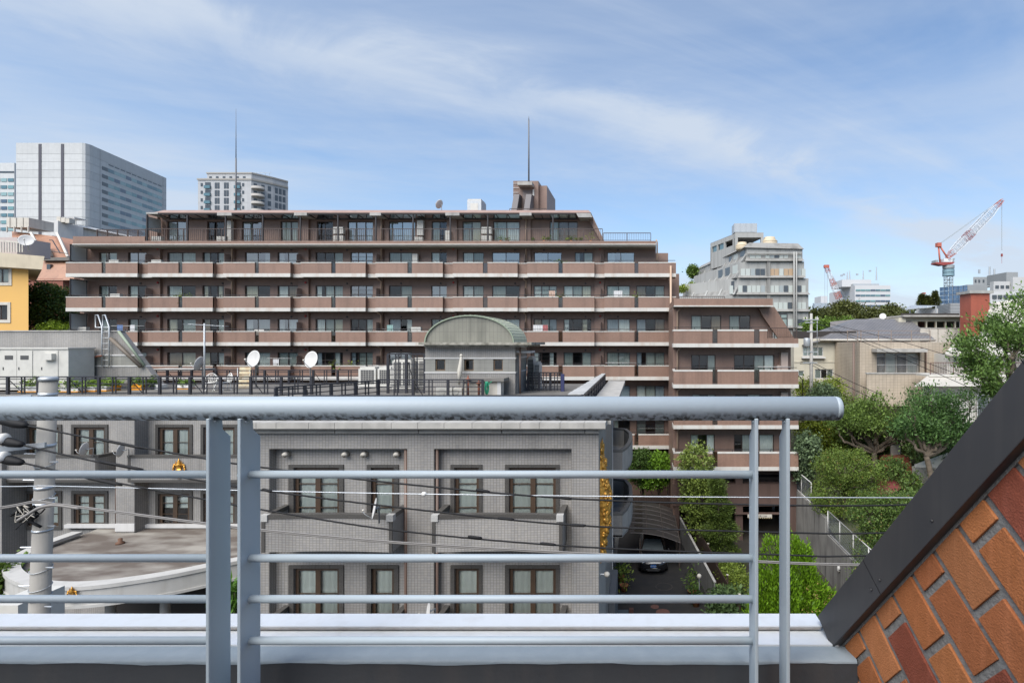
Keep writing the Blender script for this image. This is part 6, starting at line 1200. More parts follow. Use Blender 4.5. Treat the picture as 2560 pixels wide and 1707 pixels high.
for i, pts in enumerate((((2000, 905, 46), (2030, 906, 45), (2110, 945, 41), (2200, 985, 37)), ((2000, 909, 46), (2030, 912, 45), (2100, 955, 41), (2190, 1000, 37)))):
    wire(['sagging service wire above the shrubs by the cream house, upper one', 'sagging service wire above the shrubs by the cream house, lower one'][i], [P(*p) for p in pts], 0.022)
# ------------------------------------------------------------------ trees and shrubs
bark = mat('bark', (0.11, 0.085, 0.06), 0.9, noise=(6, 0.6, (0.05, 0.04, 0.03)), bump=(18, 0.6, 0.03)); barkg = mat('bark_grey', (0.16, 0.125, 0.09), 0.9, noise=(5, 0.6, (0.07, 0.055, 0.04)), bump=(18, 0.6, 0.03))
def leaves(name, pts, size, mt, parent, aspect=0.55, up=0.3, jit=0.5, dirs=None, droop=0.0):
    """One mesh of many small pointed leaves at pts."""
    pts = np.asarray(pts, float); N = len(pts)
    d = nrs.normal(size=(N, 3)) if dirs is None else np.asarray(dirs) + nrs.normal(size=(N, 3)) * 0.35
    d[:, 2] -= droop; d /= np.linalg.norm(d, axis=1)[:, None] + 1e-9
    nn = nrs.normal(size=(N, 3)); nn[:, 2] += up * 4; s = np.cross(d, nn); s /= np.linalg.norm(s, axis=1)[:, None] + 1e-9
    L = (size * (1 + nrs.uniform(-jit, jit, N)))[:, None]; Wd = L * aspect / 2
    t = pts + d * L; mid = pts + d * L * 0.5; up_ = np.cross(s, d) * L * 0.08
    V_ = np.stack([pts, mid + s * Wd + up_, t, mid - s * Wd + up_], 1).reshape(-1, 3)
    org = np.array([V_[:, 0].mean(), V_[:, 1].mean(), V_[:, 2].min()])
    me = bpy.data.meshes.new(name); me.vertices.add(4 * N); me.loops.add(4 * N); me.polygons.add(N)
    me.vertices.foreach_set('co', (V_ - org).ravel()); me.loops.foreach_set('vertex_index', np.arange(4 * N, dtype=np.int32)); me.polygons.foreach_set('loop_start', np.arange(0, 4 * N, 4, dtype=np.int32)); me.polygons.foreach_set('loop_total', np.full(N, 4, dtype=np.int32))
    me.update(); me.validate(); me.materials.append(mt); o = bpy.data.objects.new(name, me); link(o, parent, tuple(org)); return o
def clumps(blobs, nclump, per, spread, shell=0.55):
    """Leaf positions gathered in clumps spread over ellipsoids (cx,cy,cz,rx,ry,rz)."""
    out = []; vol = np.array([b[3] * b[4] * b[5] for b in blobs]); vol = vol ** 0.67; pr = vol / vol.sum()
    idx = nrs.choice(len(blobs), nclump, p=pr)
    for i in idx:
        b = blobs[i]; v = nrs.normal(size=3); v /= np.linalg.norm(v); r_ = shell + (1 - shell) * nrs.uniform() ** 0.6
        c = np.array(b[:3]) + v * np.array(b[3:6]) * r_; k = int(per * nrs.uniform(0.6, 1.4)); out.append(c + nrs.normal(size=(k, 3)) * spread * nrs.uniform(0.7, 1.3) * np.array([1, 1, 0.75]))
    return np.concatenate(out)
def tree(name, label, base, blobs, mt, nclump, per, spread, leaf, trunk_r=0.12, group=None, cat='tree', shell=0.5, limbs=7, bk=None, aspect=0.55, core=True):
    t = thing(name, label, cat, base, group); b0 = Vector(base); m = MB()
    top = Vector(max(blobs, key=lambda b: b[2])[:3]); midp = b0 + (top - b0) * 0.5 + Vector((0.1, 0, 0))
    m.tube(smooth_path([tuple(b0), tuple(midp), tuple(top)], 4), trunk_r, 8, trunk_r * 0.35)
    lr = random.Random(len(label) + nclump)
    for i in range(limbs):
        b = lr.choice(blobs); s_ = b0 + (top - b0) * lr.uniform(0.25, 0.7); e = Vector(b[:3]) + Vector((lr.uniform(-.8, .8) * b[3], lr.uniform(-.8, .8) * b[4], lr.uniform(-.3, .8) * b[5])); mid = (s_ + e) / 2 + Vector((0, 0, 0.12 * (e - s_).length))
        m.tube(smooth_path([tuple(s_), tuple(mid), tuple(e)], 3), trunk_r * 0.45, 5, trunk_r * 0.12)
    m.build('trunk', bk or bark, t, True); leaves('crown', clumps(blobs, nclump, per, spread, shell), leaf, mt, t, aspect); return t
lf_dark = leafmat('leaf_dark', (0.058, 0.111, 0.026)); lf_mid = leafmat('leaf_mid', (0.098, 0.163, 0.033)); lf_yel = leafmat('leaf_yellowgreen', (0.195, 0.260, 0.046)); lf_maple = leafmat('leaf_maple', (0.111, 0.169, 0.036), 0.35, dry=(0.24, 0.15, 0.05)); lf_plane = leafmat('leaf_broad', (0.111, 0.195, 0.052), 0.4); lf_bright = leafmat('leaf_bright', (0.135, 0.27, 0.016), 0.45, 0.3); lf_con = leafmat('leaf_conifer', (0.098, 0.150, 0.033), 0.35); lf_blue = leafmat('leaf_bluegreen', (0.111, 0.169, 0.098), 0.45); lf_holm = leafmat('leaf_holm', (0.081, 0.098, 0.029), 0.45); lf_dry = leafmat('leaf_seed', (0.390, 0.286, 0.117), 0.4)
E_ = lambda u0, u1, v0, v1, Y, ry=None: (U((u0 + u1) / 2, Y), Y, V((v0 + v1) / 2, Y), (u1 - u0) / 2 * Y / F, ry or (u1 - u0) / 2 * Y / F, (v1 - v0) / 2 * Y / F)
def at(u, Y, z=0.0): return (U(u, Y), Y, z)
# beside the garage ramp
tree('round_shrub_tree', 'rounded yellow-green tree in front of the brown wing', at(1742, 35.3), [E_(1694, 1785, 1105, 1230, 35.3), E_(1702, 1790, 1180, 1300, 35.3), E_(1715, 1800, 1260, 1350, 35.3)], leafmat('leaf_mock', (0.176, 0.247, 0.058), 0.4), 520, 26, 0.13, 0.15, 0.1)
cn = thing('conifer', 'feathery green conifer leaning beside the brown fence', 'tree', at(1800, 33.0)); MB().tube([at(1800, 33.0), (U(1794, 33), 33, V(1190, 33))], 0.1, 8, 0.02).build('trunk', bark, cn, True)
pts = []; dr = []
for i in range(900):
    t = nrs.uniform() ** 0.8; v = 1185 + t * 210; r_ = (0.18 + 1.35 * t ** 0.75) * (0.75 + 0.25 * math.sin(t * 22)) * (0.55 + 0.45 * nrs.uniform()); a = nrs.uniform(0, 6.283); c = np.array([U(1793 + t * 12, 33) + r_ * math.cos(a), 33 + r_ * math.sin(a), V(v, 33) - 0.15 * r_]); k = 24; pts.append(c + nrs.normal(size=(k, 3)) * [0.12, 0.12, 0.08]); dr.append(np.tile([math.cos(a), math.sin(a), 0.15], (k, 1)))
leaves('crown', np.concatenate(pts), 0.13, lf_con, cn, 0.3, 0.5, dirs=np.concatenate(dr))
# hedge shrubs under the main block
tree('dark_hedge_shrub', 'dense dark green clipped shrub left of the wing base', at(1606, 42.5), [E_(1570, 1640, 1122, 1215, 42.5)], lf_dark, 260, 28, 0.16, 0.17, 0.1, cat='shrub'); tree('bright_hedge_shrub', 'bright green leafy shrub next to the dark clipped one', at(1645, 42.3), [E_(1615, 1682, 1130, 1215, 42.3), E_(1600, 1640, 1180, 1222, 42.1)], leafmat('leaf_laurel', (0.130, 0.260, 0.026), 0.4), 260, 26, 0.16, 0.18, 0.1, cat='shrub')
# bright arborvitae close to us: many upright sprays
ab = thing('golden_arborvitae', 'bright lime green bushy conifer behind the right railing posts', 'tree', at(2000, 24.5)); MB().tube([at(2000, 24.5), (U(1985, 24.5), 24.5, 4.4)], 0.12, 8, 0.03).build('trunk', bark, ab, True)
lobes = [(1935, 24.2, 5.25, 0.95), (1975, 24.6, 5.2, 0.95), (2005, 24.3, 4.9, 0.85), (1915, 24.0, 3.6, 0.9), (1960, 23.7, 3.9, 1.0), (2030, 24.2, 3.5, 0.95), (2060, 24.3, 2.9, 1.0), (2085, 24.0, 2.2, 0.9), (1905, 23.8, 2.2, 0.9), (2015, 23.6, 2.6, 1.0), (1950, 23.4, 2.2, 1.0), (2040, 23.3, 1.7, 1.0)]
pts = []; dr = []; pd = []; dd = []
for (u_, y, top, r0) in lobes:
    cx_ = U(u_, y)
    for i in range(int(430)):
        t = nrs.uniform() ** 0.75; z = top * (1 - t); r_ = r0 * min(1.0, 0.22 + 1.1 * t ** 0.6) * (0.72 + 0.28 * nrs.uniform()); a = nrs.uniform(0, 6.283); c = np.array([cx_ + r_ * math.cos(a), y + r_ * math.sin(a), z]); k = 16
        off = nrs.normal(size=(k, 3)) * [0.055, 0.055, 0.13]; (pd if (nrs.uniform() < 0.22 and u_ > 1990 and top < 3.7) else pts).append(c + off); (dd if len(pd) > len(dd) else dr).append(np.tile([math.cos(a) * 0.45, math.sin(a) * 0.45, 1.0], (k, 1)))
leaves('crown', np.concatenate(pts), 0.16, lf_bright, ab, 0.32, 0.1, dirs=np.concatenate(dr)); leaves('seed_heads', np.concatenate(pd)[::2], 0.07, lf_dry, ab, 0.7)
# planting strip beside the fence
tree('climbing_shrub', 'low yellow-green shrubs along the ramp side of the brown fence', at(1845, 28.5), [E_(1800, 1850, 1395, 1470, 29.5, 1.6), E_(1830, 1885, 1430, 1530, 27.5, 1.5)], leafmat('leaf_strip', (0.156, 0.221, 0.039), 0.4), 330, 24, 0.13, 0.11, 0.03, cat='shrub', limbs=4)
tree('broadleaf_shrub', 'dark broad-leaved shrub at the gate end of the brown fence', at(1830, 26.0), [E_(1770, 1860, 1470, 1570, 26.0)], leafmat('leaf_fatsia', (0.091, 0.156, 0.065), 0.5), 130, 16, 0.18, 0.22, 0.04, cat='shrub', limbs=5)
# on the slope above the retaining wall
tree('variegated_shrub', 'grey-green variegated shrub just right of the brown wing', at(2014, 37.5, 3.6), [E_(1982, 2050, 1078, 1180, 37.5), E_(1985, 2030, 1150, 1200, 37.5)], lf_blue, 300, 22, 0.15, 0.19, 0.07, cat='shrub')
tree('maple', 'feathery green maple above the far end of the retaining wall', at(2105, 33.5, 2.7), [E_(2035, 2190, 1120, 1210, 33.5), E_(2025, 2150, 1190, 1290, 33.3), E_(2090, 2210, 1150, 1260, 33.8)], lf_maple, 900, 30, 0.16, 0.10, 0.12, limbs=12)
tree('maple', 'wide green maple hanging over the near chain link fence', at(2220, 27.5, 2.6), [E_(2120, 2260, 1230, 1340, 27.8), E_(2180, 2330, 1225, 1330, 27.5), E_(2140, 2280, 1310, 1440, 27.3), E_(2130, 2200, 1400, 1500, 27.0), E_(2250, 2350, 1300, 1400, 27.5)], leafmat('leaf_maple2', (0.081, 0.137, 0.036), 0.4, dry=(0.2, 0.14, 0.05)), 1150, 30, 0.16, 0.10, 0.13, limbs=12)
tree('yellowing_tree', 'olive green tree behind the variegated shrub beside the wing', at(2060, 42, 4.3), [E_(1990, 2110, 1030, 1130, 42), E_(2030, 2130, 1060, 1160, 41), E_(1985, 2060, 1010, 1080, 43)], leafmat('leaf_olive', (0.111, 0.150, 0.016), 0.45, dry=(0.32, 0.14, 0.03)), 620, 26, 0.2, 0.14, 0.12)
tree('garden_shrub', 'light green shrub row below the cream house', at(2040, 46, 5.5), [E_(1988, 2050, 945, 1010, 46), E_(2040, 2110, 940, 1020, 46.5), E_(2000, 2080, 985, 1040, 45.5)], leafmat('leaf_lime', (0.195, 0.260, 0.039), 0.45), 420, 26, 0.22, 0.16, 0.1, cat='shrub'); tree('garden_shrub', 'grey-green shrub between the street pole and the cream house', at(2075, 44.5, 5.2), [E_(2020, 2100, 960, 1030, 44.3)], lf_blue, 200, 26, 0.2, 0.16, 0.1, cat='shrub')
def gnarled(name, label, base, forks, mt, leaf, tr, per=60, spread=0.3, seed=1, nsub=5):
    """Pollarded tree: thick twisting limbs, knuckled ends, tufts of leaves at the ends."""
    g_ = random.Random(seed); t = thing(name, label, 'tree', base); m = MB(); ends = []
    def limb(a, b, r0, r1, dep):
        a, b = Vector(a), Vector(b); L = (b - a).length; k = 5; ps = [tuple(a + (b - a) * (i / k) + (Vector((g_.uniform(-1, 1), g_.uniform(-1, 1), g_.uniform(-.6, .6))) * L * 0.09 if 0 < i < k else Vector())) for i in range(k + 1)]
        m.tube(smooth_path(ps, 3), r0, 7, r1)
        if g_.random() < 0.7: m.ball(tuple(b), r1 * 1.6, r1 * 1.6, r1 * 1.5, 7, 5)
        if dep == 0: ends.append((b, (b - a).normalized())); return
        for i in range(nsub if dep == 1 else 3):
            d = (b - a).normalized() * 0.7 + Vector((g_.uniform(-1, 1), g_.uniform(-1, 1), g_.uniform(-0.25, 1.0))); d.normalize(); s_ = a + (b - a) * g_.uniform(0.55, 1.0) if i else b
            limb(s_, s_ + d * L * g_.uniform(0.35, 0.65), r1 * 0.8, r1 * 0.4, dep - 1)
    tip = Vector(forks[0]); limb(base, tip, tr, tr * 0.75, -1) if False else m.tube(smooth_path([base, tuple(Vector(base).lerp(tip, 0.5) + Vector((0.12, 0, 0))), tuple(tip)], 4), tr, 9, tr * 0.8)
    for f in forks[1:]: limb(tip, f, tr * 0.62, tr * 0.36, 2)
    m.build('trunk', barkg, t, True); P_ = []; D_ = []
    for e, d in ends:
        k = int(per * g_.uniform(0.6, 1.4)); P_.append(np.array(e) + nrs.normal(size=(k, 3)) * spread * np.array([1, 1, 0.7])); D_.append(np.tile(np.array(d) * 0.6 + [0, 0, 0.05], (k, 1)))
    leaves('crown', np.concatenate(P_), leaf, mt, t, 0.38, 0.3, dirs=np.concatenate(D_), droop=0.15); return t
gnarled('gnarled_tree', 'large gnarled pollarded tree with bare twisting limbs at right edge', P(2535, 1040, 30), [P(2530, 975, 30)] + [P(*p) for p in ((2465, 925, 29.5), (2515, 870, 30.5), (2560, 830, 30), (2610, 850, 30), (2475, 965, 29), (2455, 900, 30), (2530, 895, 28.8), (2500, 990, 29.2))], lf_plane, 0.20, 0.22, 120, 0.36, 4)
gnarled('gnarled_tree', 'gnarled pollarded tree with crowded knotted branches above the maroon shed roof', P(2180, 1200, 38), [P(2185, 1130, 38)] + [P(*p) for p in ((2120, 1080, 38), (2160, 1060, 38.3), (2212, 1055, 37.7), (2245, 1080, 38), (2110, 1105, 37.6), (2190, 1085, 37.2), (2250, 1100, 38.4), (2140, 1055, 38.6))], leafmat('leaf_broad2', (0.117, 0.189, 0.046), 0.4), 0.20, 0.22, 120, 0.40, 7)
gnarled('gnarled_tree', 'gnarled tree with a pale crooked trunk beside the white parapet', P(2330, 1245, 33), [P(2316, 1140, 33)] + [P(*p) for p in ((2310, 1080, 33), (2265, 1095, 33), (2360, 1065, 33.2), (2385, 1100, 33), (2335, 1045, 33.5), (2285, 1060, 32.8), (2400, 1060, 33.4), (2350, 1110, 32.5))], leafmat('leaf_broad3', (0.091, 0.182, 0.058), 0.4), 0.19, 0.2, 85, 0.34, 12)
tree('garden_shrub', 'shrub under the gnarled tree by the white parapet', at(2400, 33, 3.2), [E_(2330, 2440, 1180, 1290, 32.5), E_(2380, 2470, 1120, 1220, 33.5)], lf_mid, 300, 24, 0.2, 0.14, 0.08, cat='shrub')
tree('backing_tree', 'leafy mid-green tree filling in behind the gnarled trees', at(2200, 41, 5.0), [E_(2090, 2200, 1020, 1140, 41), E_(2180, 2290, 1040, 1150, 41.5), E_(2120, 2230, 1090, 1190, 40.5)], leafmat('leaf_backing', (0.091, 0.143, 0.039), 0.45), 520, 26, 0.24, 0.17, 0.12)
tree('step_shrub', 'leafy shrub overhanging the red garden steps', at(2225, 34.0, 3.4), [E_(2190, 2262, 1145, 1195, 34.6), E_(2250, 2300, 1180, 1240, 33.6)], leafmat('leaf_step', (0.111, 0.182, 0.052), 0.45), 170, 22, 0.17, 0.15, 0.06, cat='shrub', limbs=4)
tree('backing_tree', 'tall loose green tree between the gnarled tree and the olive tree', at(2120, 43, 5.0), [E_(2070, 2180, 985, 1075, 43), E_(2050, 2150, 1040, 1130, 42.5)], leafmat('leaf_backing2', (0.115, 0.165, 0.04), 0.45), 330, 26, 0.24, 0.17, 0.12)
tree('backing_tree', 'leafy green tree in front of the lower white balcony', at(2330, 37, 4.2), [E_(2250, 2350, 1005, 1100, 37), E_(2320, 2430, 1030, 1140, 36.5), E_(2270, 2380, 1080, 1160, 36)], leafmat('leaf_backing3', (0.10, 0.165, 0.055), 0.45), 480, 22, 0.24, 0.18, 0.12)
# far wooded hill
hr_ = random.Random(4)
hill = [((2030, 2110), (772, 850), 112), ((2075, 2160), (752, 850), 118), ((2140, 2210), (768, 850), 110), ((2190, 2260), (762, 850), 122), ((2235, 2290), (778, 850), 115), ((2010, 2060), (778, 855), 104), ((2265, 2310), (788, 850), 118)]
hl = ['leftmost', 'tallest', 'third', 'fourth', 'fifth', 'lowest left', 'rightmost']
for i, ((a, b), (c, d), Y) in enumerate(hill):
    bl_ = [E_(a, b, c, d, Y)] + [E_(a + hr_.uniform(0, .5) * (b - a), b - hr_.uniform(0, .5) * (b - a), c + hr_.uniform(2, 10), c + 40, Y - 2) for _ in range(3)]
    tree('hill_oak', 'dark evergreen oak on the far hill, %s' % ['at the left behind the street pole', 'the tallest, below the white office', 'second from the left in front of the office', 'below the right end of the office', 'right of the office', 'lowest at far left beside the concrete block', 'rightmost, behind the steel canopy'][i], at((a + b) / 2, Y, 8), bl_, lf_holm, 330, 24, 0.55, 0.5, 0.3, group='trees on the far hill', limbs=3)
for i, (a, b, c, d, Y) in enumerate(((2012, 2050, 800, 850, 84), (2040, 2095, 795, 850, 88), (2090, 2135, 795, 830, 90))):
    tree('bright_bush', 'light green bush below the far oaks, %s' % ['beside the concrete block', 'just right of the street pole', 'behind the cream house roof'][i], at((a + b) / 2, Y, 8), [E_(a, b, c, d, Y)], leafmat('leaf_spring%d' % i, (0.11, 0.19, 0.03), 0.4), 150, 24, 0.4, 0.32, 0.15, cat='shrub', limbs=3)
for i, (u_, vt, vb, wd) in enumerate(((2305, 738, 775, 14), (2319, 742, 775, 15), (2338, 730, 778, 15))):
    t = thing('fir_tree', 'dark fir top on the right skyline, %s' % ['left of three, beside the small crane', 'the shorter middle one', 'right of three, the tallest'][i], 'tree', at(u_, 130, 10), 'firs on the right skyline'); MB().tube([at(u_, 130, 10), P(u_, vt, 130)], 0.3, 6, 0.05).build('trunk', bark, t); pts = []; dr = []
    for j in range(330):
        s_ = nrs.uniform(); lay = round(s_ * 9) / 9; a = nrs.uniform(0, 6.28); r_ = (0.15 + 1.5 * lay) * nrs.uniform(0.2, 1); c = np.array([U(u_, 130) + r_ * math.cos(a), 130 + r_ * math.sin(a), V(vt + (vb - vt) * lay, 130) + 0.12 * r_]); pts.append(c + nrs.normal(size=(9, 3)) * 0.15); dr.append(np.tile([math.cos(a), math.sin(a), 0.2], (9, 1)))
    leaves('crown', np.concatenate(pts), 0.5, lf_holm, t, 0.3, 0.5, dirs=np.concatenate(dr))
tree('roof_garden_shrub', 'round shrub growing on a terrace of the concrete block', P(1732, 695, 120), [E_(1721, 1742, 664, 694, 120)], lf_mid, 130, 22, 0.35, 0.4, 0.1, cat='shrub', limbs=2); tree('roof_garden_shrub', 'yellow-green plants along the terrace edge of the concrete block', P(1706, 730, 104), [E_(1697, 1714, 715, 728, 104), E_(1722, 1740, 708, 722, 106)], lf_yel, 110, 20, 0.3, 0.3, 0.08, cat='shrub', limbs=2)
# left tree between yellow house and brown block
tree('spreading_tree', 'spreading dark green tree between the yellow house and brown block', at(120, 58, 5), [E_(72, 160, 712, 770, 58), E_(80, 178, 750, 815, 57.5), E_(66, 120, 765, 860, 58), E_(120, 190, 795, 870, 58)], leafmat('leaf_zelkova', (0.078, 0.130, 0.036), 0.5, dry=(0.26, 0.17, 0.03)), 620, 28, 0.32, 0.24, 0.25, limbs=10); tree('low_bush', 'light green bush at the foot of the spreading tree', at(140, 52, 8), [E_(104, 170, 808, 850, 54)], leafmat('leaf_lime2', (0.195, 0.286, 0.026), 0.4), 150, 22, 0.25, 0.2, 0.1, cat='shrub', limbs=3)
tree('street_bush', 'glossy green bush at the left beside the canopy', at(-5, 20), [E_(-70, 26, 1415, 1545, 20)], lf_mid, 420, 22, 0.2, 0.17, 0.06, cat='shrub', limbs=5)
tree('fan_palm', 'spiky palm leaves behind the railing posts under the canopy', at(585, 19.6), [E_(560, 605, 1465, 1520, 19.6)], leafmat('leaf_palm', (0.078, 0.182, 0.026), 0.4), 46, 9, 0.12, 0.5, 0.06, cat='palm', limbs=3, aspect=0.12)
# ------------------------------------------------------------------ roof terrace of the grey building
fencem = mat('fence_black', (0.022, 0.022, 0.028), 0.4)
def roof_fence(label, p0, p1, h, n, z=ZR, mids=4):
    a, b = Vector((p0[0], p0[1], 0)), Vector((p1[0], p1[1], 0)); L = (b - a).length; d = (b - a) / L; s_ = Vector((-d.y, d.x, 0)); t = thing('roof_fence', label, 'fence', (*((a + b) / 2).xy, z))
    def bar(x0, x1, w, z0, z1, m):
        c = [a + d * x + s_ * k for x, k in ((x0, -w), (x1, -w), (x1, w), (x0, w))]; m.add([(p.x, p.y, z0) for p in c] + [(p.x, p.y, z1) for p in c], [(0, 3, 2, 1), (4, 5, 6, 7), (0, 1, 5, 4), (1, 2, 6, 5), (2, 3, 7, 6), (3, 0, 4, 7)])
    for i in range(n + 1):
        m = MB(); x = L * i / n; bar(x - 0.06, x + 0.06, 0.05, z, z + h - 0.005, m); m.build('post', fencem, t)
        if i < n and i % 2: 
            m = MB(); p = a + d * (x + 0.1); q_ = p + s_ * 0.4 + d * 0.25; m.tube([(p.x, p.y, z + h * 0.8), (q_.x, q_.y, z)], 0.02, 5); m.build('brace', fencem, t)
    m = MB(); bar(-0.03, L + 0.03, 0.05, z + h - 0.004, z + h + 0.056, m); m.build('top_rail', fencem, t)
    for k in range(mids): m = MB(); zz_ = z + h * (0.07 + 0.8 * k / max(1, mids - 1)); bar(0, L, 0.02, zz_, zz_ + 0.042, m); m.build('rail', fencem, t)
    for i in range(n):
        for o_ in (-0.08, 0.08): m = MB(); x = L * (i + 0.5) / n + o_; bar(x - 0.022, x + 0.022, 0.022, z + 0.02, z + h - 0.004, m); m.build('baluster', fencem, t)
    return t
fa = 28.0
roof_fence('black metal fence along the front of the roof terrace planters', (U(-56, fa), fa), (U(779, fa), fa), 0.88, 11)
roof_fence('black metal fence along the back of the roof terrace', (U(236, 34.5), 34.5), (U(905, 34.5), 34.5), 0.88, 11)
roof_fence('black fence slanting across the terrace in front of the condensers', (U(690, 22.2), 22.2), (U(945, 26.2), 26.2), 0.82, 4); roof_fence('black fence crossing in front of the barrel-roofed penthouse', (U(946, 26.3), 26.3), (U(1207, 26.3), 26.3), 0.85, 3)
roof_fence('low black fence just behind the coping of the front block', (U(760, 19.8), 19.8), (U(1452, 19.8), 19.8), 0.72, 9); roof_fence('black fence with the pale cover along the right edge of the roof', (-2.15, 19.9), (-2.15, 33), 0.70, 10)
roof_fence('black gate fence right of the penthouse', (U(1320, 30), 30), (U(1404, 30), 30), 0.98, 3, mids=6); roof_fence('tall black mesh fence in front of the big condensers', (U(970, 28.6), 28.6), (U(1062, 28.6), 28.6), 2.05, 2, mids=7)
cv = thing('fence_cover_boards', 'long pale weathered cover boards lying along the right roof fence', 'cover', (-2.5, 26, ZR + 0.74)); cvm = mat('weathered_board', (0.40, 0.40, 0.385), 0.8, noise=(1.5, 0.5), streak=(3, 0.3))
for i in range(13): B('board', cvm, cv, -2.72 + i * 0.03, -2.12, 20.3 + i, 21.29 + i, ZR + 0.737 + 0.002 * (i % 2), ZR + 0.767 + 0.002 * (i % 2))
for i in range(12):
    b_ = B('ballast_block', concrete_lt, None, -2.05, -1.83, 20.9 + i * 1.0, 21.12 + i * 1.0, ZR, ZR + 0.16); tag(b_, 'small concrete ballast block under the right roof fence, %s' % ['nearest to us', 'second nearest', 'third nearest', 'fourth nearest', 'fifth nearest', 'sixth nearest', 'sixth from the far end', 'fifth from the far end', 'fourth from the far end', 'third from the far end', 'second from the far end', 'at the far end'][i], 'block', 'ballast blocks along the right roof fence')
# switch cabinets
sw = thing('switch_cabinet', 'large white outdoor switch cabinet on the roof at far left', 'cabinet', (U(80, 29.4), 29.4, ZR)); sy = 29.4
B('body', acwhite, sw, U(-120, sy), U(171, sy), sy, sy + 1.4, ZR + 0.1, V(872, sy)); B('lid', acwhite, sw, U(-121, sy), U(173, sy), sy - 0.06, sy + 1.45, V(872, sy), V(868.5, sy))
for a, b in ((5, 43), (44, 82), (101, 146)):
    d_ = B('door', acwhite, sw, U(a, sy), U(b, sy), sy - 0.03, sy - 0.002, ZR + 0.2, V(876, sy)); B('handle', acgrille, d_, U(a + 4, sy), U(a + 6, sy), sy - 0.05, sy - 0.031, V(924, sy), V(917, sy))
    if a < 90: B('vent_window', acgrille, d_, U(a + 9, sy), U(a + 29, sy), sy - 0.045, sy - 0.031, V(898, sy), V(888, sy))
    else: B('hood', acwhite, d_, U(116, sy), U(141, sy), sy - 0.25, sy - 0.031, V(899, sy), V(883, sy))
mb = thing('meter_box', 'white meter box with dark gauges near the stair tower slope', 'meter box', (U(320, 33), 33, ZR)); B('body', acwhite, mb, U(286, 33), U(354, 33), 33, 33.4, V(937, 33), V(917, 33)); B('body_lower', acwhite, mb, U(305, 33), U(354, 33), 33.01, 33.4, ZR, V(937.2, 33))
for a in (299, 307, 343): B('gauge', acgrille, mb, U(a, 33), U(a + 5, 33), 32.95, 32.999, V(928, 33), V(921, 33))
B('shed_roof', concrete_lt, thing('low_concrete_shed', 'low grey shed roof behind the terrace fence', 'shed', (U(420, 36), 36, ZR)), U(350, 36), U(480, 36), 36, 38, V(927, 36), V(923, 36))
# condensers
def condenser(label, u0, u1, v0, y, mt=acwhite, group=None, z=ZR, depth=0.75, gr=2):
    t = thing('outdoor_condenser', label, 'air conditioner', (U((u0 + u1) / 2, y), y, z), group); x0, x1 = U(u0, y), U(u1, y); z1 = V(v0, y)
    B('casing', mt, t, x0, x1, y, y + depth, z + 0.12, z1); B('base', concrete, t, x0 - 0.03, x1 + 0.03, y + 0.05, y + depth - 0.05, z, z + 0.12); B('top_shroud', mt, t, x0 + 0.06, x1 - 0.06, y + 0.05, y + depth - 0.05, z1, z1 + 0.1)
    for i in range(gr):
        a, b = x0 + (x1 - x0) * (i + 0.14) / gr, x0 + (x1 - x0) * (i + 0.9) / gr; g = MB(); g.box(a, b, y - 0.015, y - 0.002, z + 0.3, z1 - 0.08); g = g.build('coil_grille', acgrille, t)
        f = MB(); k = 5
        for j in range(1, k): f.box(a + (b - a) * j / k - 0.006, a + (b - a) * j / k + 0.006, y - 0.024, y - 0.0155, z + 0.3, z1 - 0.08)
        for j in range(1, 7): zz_ = z + 0.3 + (z1 - z - 0.38) * j / 7; f.box(a, b, y - 0.03, y - 0.0245, zz_ - 0.005, zz_ + 0.005)
        f.build('grille_wires', acwhite, t)
    return t
condenser('tall white condenser with dark grille, leftmost of the rooftop bank', 896, 939, 921, 31.2, gr=1); condenser('tall white condenser, second from the left in the rooftop bank', 944, 979, 921, 31.2, gr=1); condenser('biggest white condenser of the rooftop bank, third from left', 981, 1028, 901, 30.0); condenser('big white condenser next to the penthouse wall', 1031, 1062, 898.5, 30.6)
condenser('white condenser at the right side of the penthouse', 1318, 1334, 895, 31.0, gr=1); condenser('cream condenser beside the gate fence', 1335, 1349, 908, 30.6, gr=1)
# low outdoor units of the balconies and terrace
def ac_unit(label, x, y, z, w=0.8, h=0.56, fan=0, group=None, d=0.3):
    t = thing('air_conditioner', label, 'air conditioner', (x, y, z), group)
    c = B('casing', acwhite, t, x - w / 2, x + w / 2, y, y + d, z + 0.06, z + h)
    if h < 0.8:
        Mx = Matrix.Rotation(R(90), 4, 'X').to_3x3(); fx = x - w * 0.14 + fan; r_ = h * 0.38
        MB().lathe([(0, 0), (r_, 0), (r_, 0.012), (0, 0.012)], (fx, y - 0.001, z + 0.06 + (h - .06) / 2), 16, Mx).build('fan_grille', acgrille, t)
        m = MB(); m.lathe([(r_ * 1.0, 0.0), (r_ * 1.06, 0.0), (r_ * 1.06, 0.02), (r_ * 1.0, 0.02)], (fx, y - 0.001, z + 0.06 + (h - .06) / 2), 16, Mx)
        for k in range(5): zz_ = z + 0.06 + (h - .06) / 2 + r_ * (-0.66 + 0.33 * k); ww = math.sqrt(max(0.01, r_ * r_ - (r_ * (-0.66 + 0.33 * k)) ** 2)); m.box(fx - ww, fx + ww, y - 0.028, y - 0.02, zz_ - 0.007, zz_ + 0.007)
        m.build('fan_guard', acwhite, t)
    else: B('label_panel', offwhite, t, x - w * 0.3, x + w * 0.3, y - 0.012, y - 0.001, z + h * 0.72, z + h * 0.84)
    m = MB(); m.box(x - w * 0.4, x - w * 0.3, y + 0.03, y + d - 0.03, z, z + 0.06); m.box(x + w * 0.3, x + w * 0.4, y + 0.03, y + d - 0.03, z, z + 0.06); m.build('feet', black, t); return t
fl7 = lambda k: 20.45 - ST * k - 0.91
